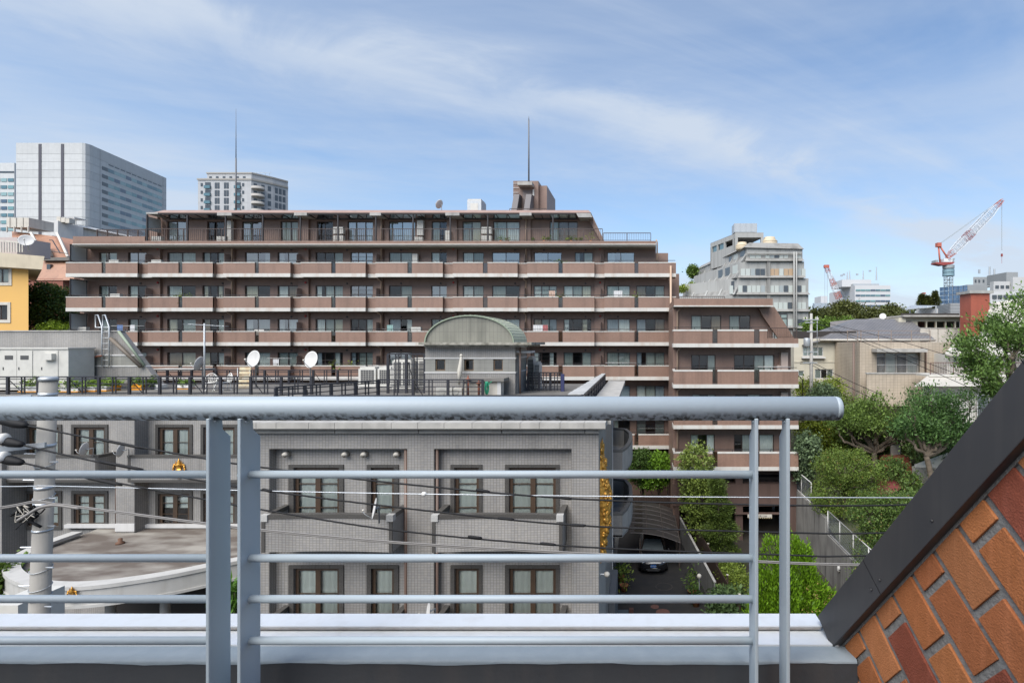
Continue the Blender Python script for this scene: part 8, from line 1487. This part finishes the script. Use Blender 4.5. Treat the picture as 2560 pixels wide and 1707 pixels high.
sg2 = thing('street_sign', 'small white sign with a dark letter beside the canopy at lower left', 'sign', P(14, 1482, 21)); B('board', whitepaint, sg2, U(9, 21), U(21, 21), 21, 21.04, V(1482, 21), V(1468, 21)); text_mesh('V', 0.13, mat('navy_ink', (0.02, 0.02, 0.08), 0.6), 'lettering', sg2, (U(15, 21), 20.995, V(1477, 21)), (R(90), 0, 0)); MB().tube([(U(14, 21), 21.1, 0), (U(14, 21), 21.1, V(1470, 21))], 0.03, 6).build('post', steel, sg2)
bx = thing('street_cabinet', 'white street cabinet beside the utility pole base', 'cabinet', (U(20, 8.6), 8.6, 0)); B('body', acwhite, bx, U(-30, 8.6), U(45, 8.6), 8.6, 9.3, 9.2, V(1512, 8.6)); MB().tube([(U(20, 8.6), 9.0, 0), (U(20, 8.6), 9.0, 9.2)], 0.06, 8).build('leg', steel, bx)
# ------------------------------------------------------------------ utility pole and overhead cables in the street
Yp_ = 7.8
up_ = thing('utility_pole', 'grey concrete utility pole with clamps in front of the set-back wing', 'utility pole', (U(80, Yp_), Yp_, 0)); polem = mat('pole_concrete', (0.25, 0.24, 0.22), 0.85, noise=(2.5, 0.4, (0.28, 0.26, 0.23)), streak=(5, 0.45, (0.2, 0.18, 0.16)), bump=(25, 0.25, 0.01))
b0 = Vector(P(92, 1700, Yp_)); t0_ = Vector(P(121.5, 948, Yp_)); dz = (t0_ - b0) / (t0_.z - b0.z); foot = b0 - dz * b0.z
MB().tube([tuple(foot), tuple(t0_)], 0.17, 20, 0.095).build('pole', polem, up_, True); MB().tube([tuple(t0_ - dz * 0.02), tuple(t0_ + dz * 0.025), tuple(t0_ + dz * 0.04)], lambda t: (0.107, 0.106, 0.085)[int(round(t * 2))], 20).build('pole_cap', steel, up_, True)
def onp(v): z = V(v, Yp_); return t0_ + dz * (z - t0_.z)
gal = mat('bright_galvanised', (0.50, 0.53, 0.56), 0.35, 0.5, noise=(12, 0.3))
for v, w_ in ((985, 0.05), (1112, 0.05), (1217, 0.045), (1258, 0.045), (1323, 0.03)):
    c = onp(v); rr = 0.095 + (t0_.z - c.z) / (t0_.z - foot.z) * 0.075 + 0.006; MB().tube([tuple(c - dz * w_ / 2), tuple(c + dz * w_ / 2)], rr, 20).build('clamp', gal, up_, True)
a = onp(988); m = MB(); m.add([tuple(a + Vector(p)) for p in ((-0.1, -0.13, -0.04), (-0.1, -0.13, 0.03), (-1.6, -0.3, -0.09), (-1.6, -0.3, -0.16), (-0.1, -0.11, -0.04), (-0.1, -0.11, 0.03), (-1.6, -0.28, -0.09), (-1.6, -0.28, -0.16))], [(0, 1, 2, 3), (7, 6, 5, 4), (0, 4, 5, 1), (1, 5, 6, 2), (3, 2, 6, 7)]); m.build('cross_arm', gal, up_)
a = onp(1110); m = MB(); m.add([tuple(a + Vector(p)) for p in ((0.12, -0.13, -0.02), (0.12, -0.13, 0.05), (-1.6, -0.3, -0.1), (-1.6, -0.3, -0.18), (0.12, -0.1, -0.02), (0.12, -0.1, 0.05), (-1.6, -0.27, -0.1), (-1.6, -0.27, -0.18))], [(0, 1, 2, 3), (7, 6, 5, 4), (0, 4, 5, 1), (1, 5, 6, 2), (3, 2, 6, 7)]); m.build('cross_arm', gal, up_)
for i, v in enumerate((1133, 1153, 1198, 1243, 1296, 1312, 1365, 1415, 1460, 1512)):
    c = onp(v); s_ = 1 if i % 2 else -1; MB().tube([tuple(c + Vector((s_ * 0.1, -0.03, 0))), tuple(c + Vector((s_ * 0.24, -0.06, 0.01)))], 0.011, 6).build('step_bolt', gal, up_)
for v in (1160, 1240, 1420, 1465, 1490): c = onp(v); rr = 0.104 + (t0_.z - c.z) / (t0_.z - foot.z) * 0.075; MB().tube([tuple(c + Vector((rr * math.cos(R(t)), rr * math.sin(R(t)), 0.03 * math.sin(R(t * 1))))) for t in range(0, 361, 24)], 0.006, 5).build('tie_wire', steel, up_, True)
# a tangle of splices at the side of the pole
tg = MB(); g9 = random.Random(2)
for i in range(16): p0 = Vector(P(g9.uniform(40, 85), g9.uniform(1265, 1305), 7.65)); tg.tube(smooth_path([tuple(p0), tuple(p0 + Vector((g9.uniform(-.12, .12), g9.uniform(-.05, .05), g9.uniform(-.1, .1)))), tuple(p0 + Vector((g9.uniform(-.2, .2), g9.uniform(-.05, .05), g9.uniform(-.16, .1))))], 4), g9.choice((0.006, 0.01, 0.02)), 5)
tg.build('cable_splices', black, up_, True); tg = MB()
for i in range(7): p0 = Vector(P(g9.uniform(45, 80), g9.uniform(1265, 1300), 7.6)); tg.tube(smooth_path([tuple(p0), tuple(p0 + Vector((g9.uniform(-.1, .1), 0, g9.uniform(-.1, .12)))), tuple(p0 + Vector((g9.uniform(-.15, .2), 0, g9.uniform(-.12, .12))))], 4), 0.006, 5)
tg.build('service_wires', offwhite, up_, True)
C_ = lambda l, Y=7.5: [P(u, v, Y) for u, v in l]
def hv(label, pts, ins): 
    t = thing('overhead_cable', label, 'cable', P(pts[0][0], pts[0][1], 7.5)); MB().tube(smooth_path(C_(pts), 8), 0.0125, 8).build('conductor', black, t, True)
    for (u0, v0, u1, v1) in ins: MB().tube([P(u0, v0, 7.5), P(u0 + (u1 - u0) * .15, v0 + (v1 - v0) * .15, 7.5), P(u0 + (u1 - u0) * .85, v0 + (v1 - v0) * .85, 7.5), P(u1, v1, 7.5)], lambda s_: 0.013 if s_ in (0.0, 1.0) else 0.021, 8).build('sleeve', black, t, True)
    return t
k1 = hv('black power cable, topmost of the three crossing the view', [(-300, 1010), (0, 1056), (58, 1062), (240, 1097), (515, 1146), (660, 1168), (1000, 1208), (1440, 1246), (1960, 1262), (2300, 1260), (2800, 1240)], [(232, 1094, 360, 1120), (1190, 1223, 1225, 1229), (1400, 1243, 1430, 1246)])
k2 = hv('black power cable, middle of the three crossing the view', [(-300, 1050), (0, 1100), (55, 1112), (250, 1155), (515, 1203), (660, 1225), (1000, 1268), (1440, 1312), (1960, 1330), (2210, 1331), (2800, 1310)], [(250, 1153, 357, 1173), (656, 1222, 680, 1228), (1245, 1294, 1285, 1298), (1425, 1311, 1465, 1313)])
k3 = hv('black power cable, lowest of the three crossing the view', [(-300, 1095), (0, 1148), (55, 1156), (210, 1190), (515, 1248), (660, 1274), (1000, 1326), (1440, 1365), (1960, 1386), (2160, 1388), (2800, 1365)], [(210, 1192, 305, 1212), (1170, 1340, 1205, 1344), (1350, 1357, 1390, 1361)])
insm = mat('porcelain', (0.66, 0.65, 0.62), 0.25)
for t_, (u, v), lab in ((k1, (40, 1060), 0), (k2, (30, 1108), 1), (k3, (30, 1153), 1)):
    MB().tube([P(u - 60, v - 14, 7.5), P(u - 20, v - 7, 7.5), P(u, v - 2, 7.5), P(u + 22, v + 2, 7.5), P(u + 30, v + 4, 7.5)], lambda s_: (0.05, 0.062, 0.065, 0.045, 0.02)[int(round(s_ * 4))], 12).build('insulator_boot', black, t_, True)
    if lab: MB().lathe([(0.03, -0.05), (0.07, -0.04), (0.075, 0.0), (0.07, 0.04), (0.03, 0.05)], P(u - 22, v - 12, 7.48), 14, Matrix.Rotation(R(75), 4, 'Y').to_3x3()).build('insulator', insm, t_, True)
wire('thin silver earth wire crossing the view', C_([(-300, 1212), (0, 1215), (88, 1214), (135, 1214), (515, 1223), (1060, 1234), (1700, 1241), (2300, 1243), (2800, 1243)]), 0.0065, mt=gal); sp9 = MB(); sp9.ball(P(1060, 1234, 7.5), 0.038, 0.03, 0.033); tag(sp9.build('egg_insulator', insm, None, True), 'white egg insulator on the thin silver wire', 'insulator')
telm = mat('grey_cable', (0.20, 0.19, 0.18), 0.6); cm = thing('communication_cable', 'thick grey bundled communication cable sagging across below the power cables', 'cable', P(300, 1285, 7.5)); tp = smooth_path(C_([(-300, 1310), (0, 1270), (88, 1255), (140, 1261), (200, 1268), (515, 1309), (660, 1326), (1000, 1357), (1440, 1383), (1900, 1404), (2160, 1412), (2800, 1415)]), 8); MB().tube(tp, 0.014, 8).build('bundle', telm, cm, True); MB().tube([(p[0], p[1] - 0.01, p[2] + 0.022) for p in tp], 0.008, 6).build('messenger_wire', telm, cm, True)
MB().tube(smooth_path(C_([(45, 1300), (70, 1285), (95, 1270), (120, 1263), (145, 1262), (200, 1270)]), 5), 0.022, 8).build('branch_bundle', telm, cm, True)
# ------------------------------------------------------------------ our own terrace: parapet, railing, brick gable
railpaint = mat('rail_paint', (0.385, 0.445, 0.485), 0.5, noise=(7, 0.12, (0.33, 0.385, 0.42)), streak=(30, 0.12, (0.27, 0.30, 0.32)), bump=(110, 0.10, 0.003))
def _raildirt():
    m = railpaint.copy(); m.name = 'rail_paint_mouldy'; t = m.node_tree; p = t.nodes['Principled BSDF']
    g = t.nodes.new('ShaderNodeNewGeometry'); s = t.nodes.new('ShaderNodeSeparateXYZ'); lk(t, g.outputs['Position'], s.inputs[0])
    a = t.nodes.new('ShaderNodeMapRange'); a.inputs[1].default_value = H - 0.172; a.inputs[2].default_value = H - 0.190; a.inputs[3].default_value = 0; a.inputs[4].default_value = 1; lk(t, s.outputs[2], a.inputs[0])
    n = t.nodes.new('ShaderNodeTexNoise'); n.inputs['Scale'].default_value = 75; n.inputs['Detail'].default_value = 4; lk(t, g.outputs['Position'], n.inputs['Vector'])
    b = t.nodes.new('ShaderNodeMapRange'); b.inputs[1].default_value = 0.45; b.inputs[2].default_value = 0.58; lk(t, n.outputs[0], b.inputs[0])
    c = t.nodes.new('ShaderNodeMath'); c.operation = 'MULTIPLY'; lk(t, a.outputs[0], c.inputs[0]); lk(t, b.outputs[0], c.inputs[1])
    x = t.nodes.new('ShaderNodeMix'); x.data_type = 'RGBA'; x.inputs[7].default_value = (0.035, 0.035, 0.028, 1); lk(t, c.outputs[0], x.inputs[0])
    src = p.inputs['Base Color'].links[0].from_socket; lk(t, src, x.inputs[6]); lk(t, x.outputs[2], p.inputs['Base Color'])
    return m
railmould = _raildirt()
ry = 1.36
rail = thing('balcony_railing', 'light blue-grey painted steel pipe railing across the foreground', 'railing', (0, ry, H - 1.25))
hz_ = 0.1685; rr_ = 0.0302
prof_x = [-4.2] + [0.505 - 0.012, 0.505 - 0.004, 0.505]
pts = [(-4.2, ry, H - hz_), (-1.2, ry, H - hz_), (0.49, ry, H - hz_)]
tr = MB(); tr.tube(pts, rr_, 28)
tr.tube([(0.4895, ry, H - hz_), (0.496, ry, H - hz_), (0.5015, ry, H - hz_), (0.505, ry, H - hz_)], lambda t: rr_ * (1.0, 0.985, 0.93, 0.80)[int(round(t * 3))], 28)
tr.build('top_rail', railmould, rail, True)
zf = H - 1.25
def post(u0, u1, side):
    x0, x1 = U(u0, 1.33), U(u1, 1.33)
    top = H - hz_ - 0.022
    poly = [(1.33, zf), (1.402, zf), (1.402, V(1093, 1.38)), (1.376, V(1075, 1.36)), (1.374, top), (1.331, top)]
    o = MB().prism(poly, x1 - x0, 'x', x0).build('post', railpaint, rail)
    bevel(o, 0.0012)
    wl = MB()
    wl.tube([((x0 + x1) / 2, 1.353, H - hz_ - 0.0285), ((x0 + x1) / 2, 1.353, H - hz_ - 0.036)], 0.010, 10, 0.0065); wl.build('weld', railpaint, o, True)
    return o
for a_, b_ in ((513.5, 521.9), (592.0, 600.5), (1887.6, 1896.3), (1966.7, 1975.6)): post(a_, b_, 0)
post(513.5 - 2700, 521.9 - 2700, 0)
xl = U(517, 1.36); xm0, xm1 = U(597, 1.36), U(1890, 1.36)
for vv_ in (1185, 1394, 1496, 1600):
    z_ = V(vv_, 1.365)
    MB().tube([(-3.7, 1.365, z_), (xl, 1.365, z_)], 0.0098, 14).build('rail', railpaint, rail, True)
    MB().tube([(xm0, 1.365, z_), (xm1, 1.365, z_)], 0.0098, 14).build('rail', railpaint, rail, True)
    cl_ = MB()
    cl_.tube([(xm0 + 0.001, 1.365, z_), (xm0 + 0.006, 1.365, z_)], 0.0125, 12, 0.0105); cl_.build('weld_collar', railpaint, rail, True)
curbdark = mat('curb_coating', (0.052, 0.055, 0.060), 0.75, noise=(7, 0.35, (0.045, 0.045, 0.05)), streak=(14, 0.35, (0.10, 0.085, 0.075)), bump=(55, 0.35, 0.004))
curblight = mat('curb_paint', (0.25, 0.295, 0.325), 0.5, noise=(22, 0.3, (0.33, 0.37, 0.40)), bump=(60, 0.35, 0.004))
alu = mat('white_aluminium', (0.70, 0.72, 0.73), 0.4, noise=(5, 0.22, (0.60, 0.61, 0.60)), streak=(25, 0.25, (0.5, 0.49, 0.46)))
alu_edge = mat('aluminium_edge', (0.42, 0.40, 0.38), 0.5, noise=(40, 0.4, (0.25, 0.2, 0.16)))
para = thing('terrace_parapet', 'low dark terrace kerb capped with white aluminium strips behind the railing', 'parapet', (0, 1.55, zf))
B('kerb', curbdark, para, -4.2, 0.585, 1.45, 1.66, zf - 0.3, H - 0.862)
lip = MB(); N_ = 160; xs = [-4.2 + (0.583 + 4.2) * i / N_ for i in range(N_ + 1)]; vs_ = []; fs_ = []
for i, x in enumerate(xs):
    wv = 0.004 * math.sin(x * 9) + 0.003 * math.sin(x * 23 + 1) + rnd.uniform(-0.0015, 0.0015)
    vs_ += [(x, 1.525, H - 0.852), (x, 1.452, H - 0.855), (x, 1.4485, H - 0.859 - 0.002), (x, 1.4482, H - 0.8645 - wv * 0.5)]
    if i: fs_ += [(4 * i - 4 + k, 4 * i + k, 4 * i + k + 1, 4 * i - 4 + k + 1) for k in range(3)]
lip.add(vs_, fs_).build('kerb_top_coat', curblight, para, True)
B('coping_strip', alu, para, -4.2, 0.556, 1.513, 1.60, H - 0.8555, H - 0.848)
B('strip_edge', alu_edge, para, -4.2, 0.553, 1.5145, 1.59, H - 0.8615, H - 0.8556)
B('coping_strip', alu, para, -4.2, 0.535, 1.578, 1.649, H - 0.834, H - 0.830)
B('strip_edge', alu_edge, para, -4.2, 0.53, 1.580, 1.647, H - 0.8415, H - 0.8341)
for uu_ in (340, 720, 1275):
    x = U(uu_, 1.55); q = MB(); q.box(x - 0.012, x + 0.012, 1.535, 1.549, H - 0.848, H - 0.8455); q.tube([(x - 0.004, 1.542, H - 0.8455), (x - 0.004, 1.542, H - 0.8425)], 0.004, 8)
    q.build('coping_clip', steel, para)
seal = mat('grey_sealant', (0.40, 0.42, 0.43), 0.45, noise=(40, 0.4, (0.28, 0.29, 0.3)), bump=(60, 0.4, 0.004))
sg = MB(); sg.tube([P(2056, 1540, 1.645), P(2066, 1556, 1.6), P(2081, 1576, 1.555), P(2088, 1600, 1.525), P(2093, 1617, 1.508)], lambda t: 0.006 + 0.005 * math.sin(t * 3.1), 8)
sg.build('sealant_bead', seal, para, True)
# brick gable end on the right; courses run square to its sloping metal coping
th_ = 0.2367
def WP(s, h, off): return (0.7 - math.sin(th_) * s - math.cos(th_) * off, 0.9928 + math.cos(th_) * s - math.sin(th_) * off, H - h)
C0 = (0.561, 0.870); EC = (-0.6455, -0.7638); EB = (-0.7638, 0.6455)
def QR(q, r, off): return WP(C0[0] + r * EC[0] + q * EB[0], C0[1] + r * EC[1] + q * EB[1], off)
def qbox(q0, q1, r0, r1, o0, o1):
    m = MB(); c = [QR(q, r, o) for o in (o0, o1) for (q, r) in ((q0, r0), (q1, r0), (q1, r1), (q0, r1))]
    m.add(c, [(0, 1, 2, 3), (7, 6, 5, 4), (0, 4, 5, 1), (1, 5, 6, 2), (2, 6, 7, 3), (3, 7, 4, 0)]); return m
mortar = mat('mortar', (0.22, 0.215, 0.205), 0.95, noise=(60, 0.5, (0.12, 0.12, 0.11)), bump=(120, 0.7, 0.006))
bcols = [(0.43, 0.160, 0.058), (0.46, 0.178, 0.070), (0.39, 0.138, 0.050), (0.43, 0.168, 0.068), (0.235, 0.066, 0.038), (0.37, 0.128, 0.050)]
bmats = [mat('brick_face_%d' % i, c, 0.88, noise=(34, 0.35, tuple(k * 0.68 for k in c)), streak=(60, 0.25, tuple(min(1, k * 1.5 + 0.03) for k in c)), bump=(240, 0.7, 0.004), spec=0.25, objrnd=0.14) for i, c in enumerate(bcols)]
copm = mat('charcoal_metal_coping', (0.040, 0.039, 0.041), 0.48, noise=(9, 0.35, (0.055, 0.052, 0.05)), streak=(40, 0.25, (0.075, 0.07, 0.065)))
bw = thing('brick_gable_wall', 'orange brick gable wall with sloping black metal coping at right edge', 'wall', WP(0.2, 1.25, 0))
mo = MB(); pts_ = [(0.60, 1.3), (0.60, 0.86), (-0.75, -0.7), (-0.75, 1.3)]
mo.add([WP(s, h, 0.0) for s, h in pts_] + [WP(s, h, -0.22) for s, h in pts_], [(0, 1, 2, 3), (7, 6, 5, 4), (0, 4, 5, 1), (1, 5, 6, 2), (2, 6, 7, 3), (3, 7, 4, 0)])
mo.build('mortar_bed', mortar, bw)
br_r = random.Random(5); dark_at = {(4, 2), (-1, 1), (2, 3), (-5, 2), (-3, 4)}
for c in range(-8, 12):
    rh = 0.738 - 0.1023 * c; n = -1
    while True:
        qe = 0.052 + (0.0867 if c % 2 else 0.0) + 0.1733 * n; n += 1
        q0, q1 = max(qe - 0.1565, -0.012), qe
        if q1 - q0 < 0.02: continue
        s_, h_ = C0[0] + (rh - 0.043) * EC[0] + (q0 + q1) / 2 * EB[0], C0[1] + (rh - 0.043) * EC[1] + (q0 + q1) / 2 * EB[1]
        if h_ > 1.22 or s_ < -0.7: break
        if s_ > 0.585: continue
        j = lambda a: br_r.uniform(-a, a)
        o = qbox(q0 + j(0.0015), q1 + j(0.0015), rh - 0.0862 + j(0.0012), rh + j(0.0012), -0.02, 0.0045 + br_r.uniform(0, 0.003)).build('brick', None, bw)
        k = 4 if (c, n) in dark_at else br_r.choice((0, 0, 1, 1, 2, 3, 3, 5))
        o.data.materials.append(bmats[k]); bevel(o, 0.0016, 2)
o = qbox(-0.086, 0.004, 0.012, 2.0, -0.25, 0.034).build('metal_coping', copm, bw); bevel(o, 0.002, 2)
qbox(-0.015, 0.010, 0.0, 2.0, -0.01, 0.007).build('mortar_fillet', mortar, bw)
for r0_ in (0.335, 1.02): o = qbox(-0.0875, 0.0035, r0_, r0_ + 0.0016, 0.02, 0.0347).build('coping_joint', black, bw)
for r0_ in (0.31, 0.36, 0.62, 0.995, 1.045):
    c_ = Vector(QR(-0.02, r0_, 0.034)); d_ = Vector(QR(-0.02, r0_, 0.0365)) ; MB().tube([tuple(c_), tuple(d_)], 0.0032, 10).build('coping_screw', copm, bw, True)
# the rest of the house the camera stands in
ownwall = tile('house_brick', (0.40, 0.15, 0.05), (0.33, 0.10, 0.04), (0.2, 0.19, 0.18), 0.22, 0.075, 0.012, 0.5)
fl = B('terrace_floor', mat('terrace_tile', (0.22, 0.21, 0.2), 0.8, noise=(5, 0.3)), None, -9, 6, -3.0, 1.5, zf - 0.25, zf); fl['kind'] = 'structure'
hb = thing('brick_house', 'brick house below the terrace in the foreground', 'building', (0, -4, 0))
B('wall', ownwall, hb, -9, 6, -9, 1.45, 0, zf - 0.252)
B('unseen_upper_wall', mat('bounce_stucco', (0.62, 0.60, 0.56), 0.85, noise=(2, 0.15)), hb, -9, 6, -9, -1.4, zf + 0.001, H + 1.9)  # unseen upper storey; position, height and pale stucco set to shade and bounce light
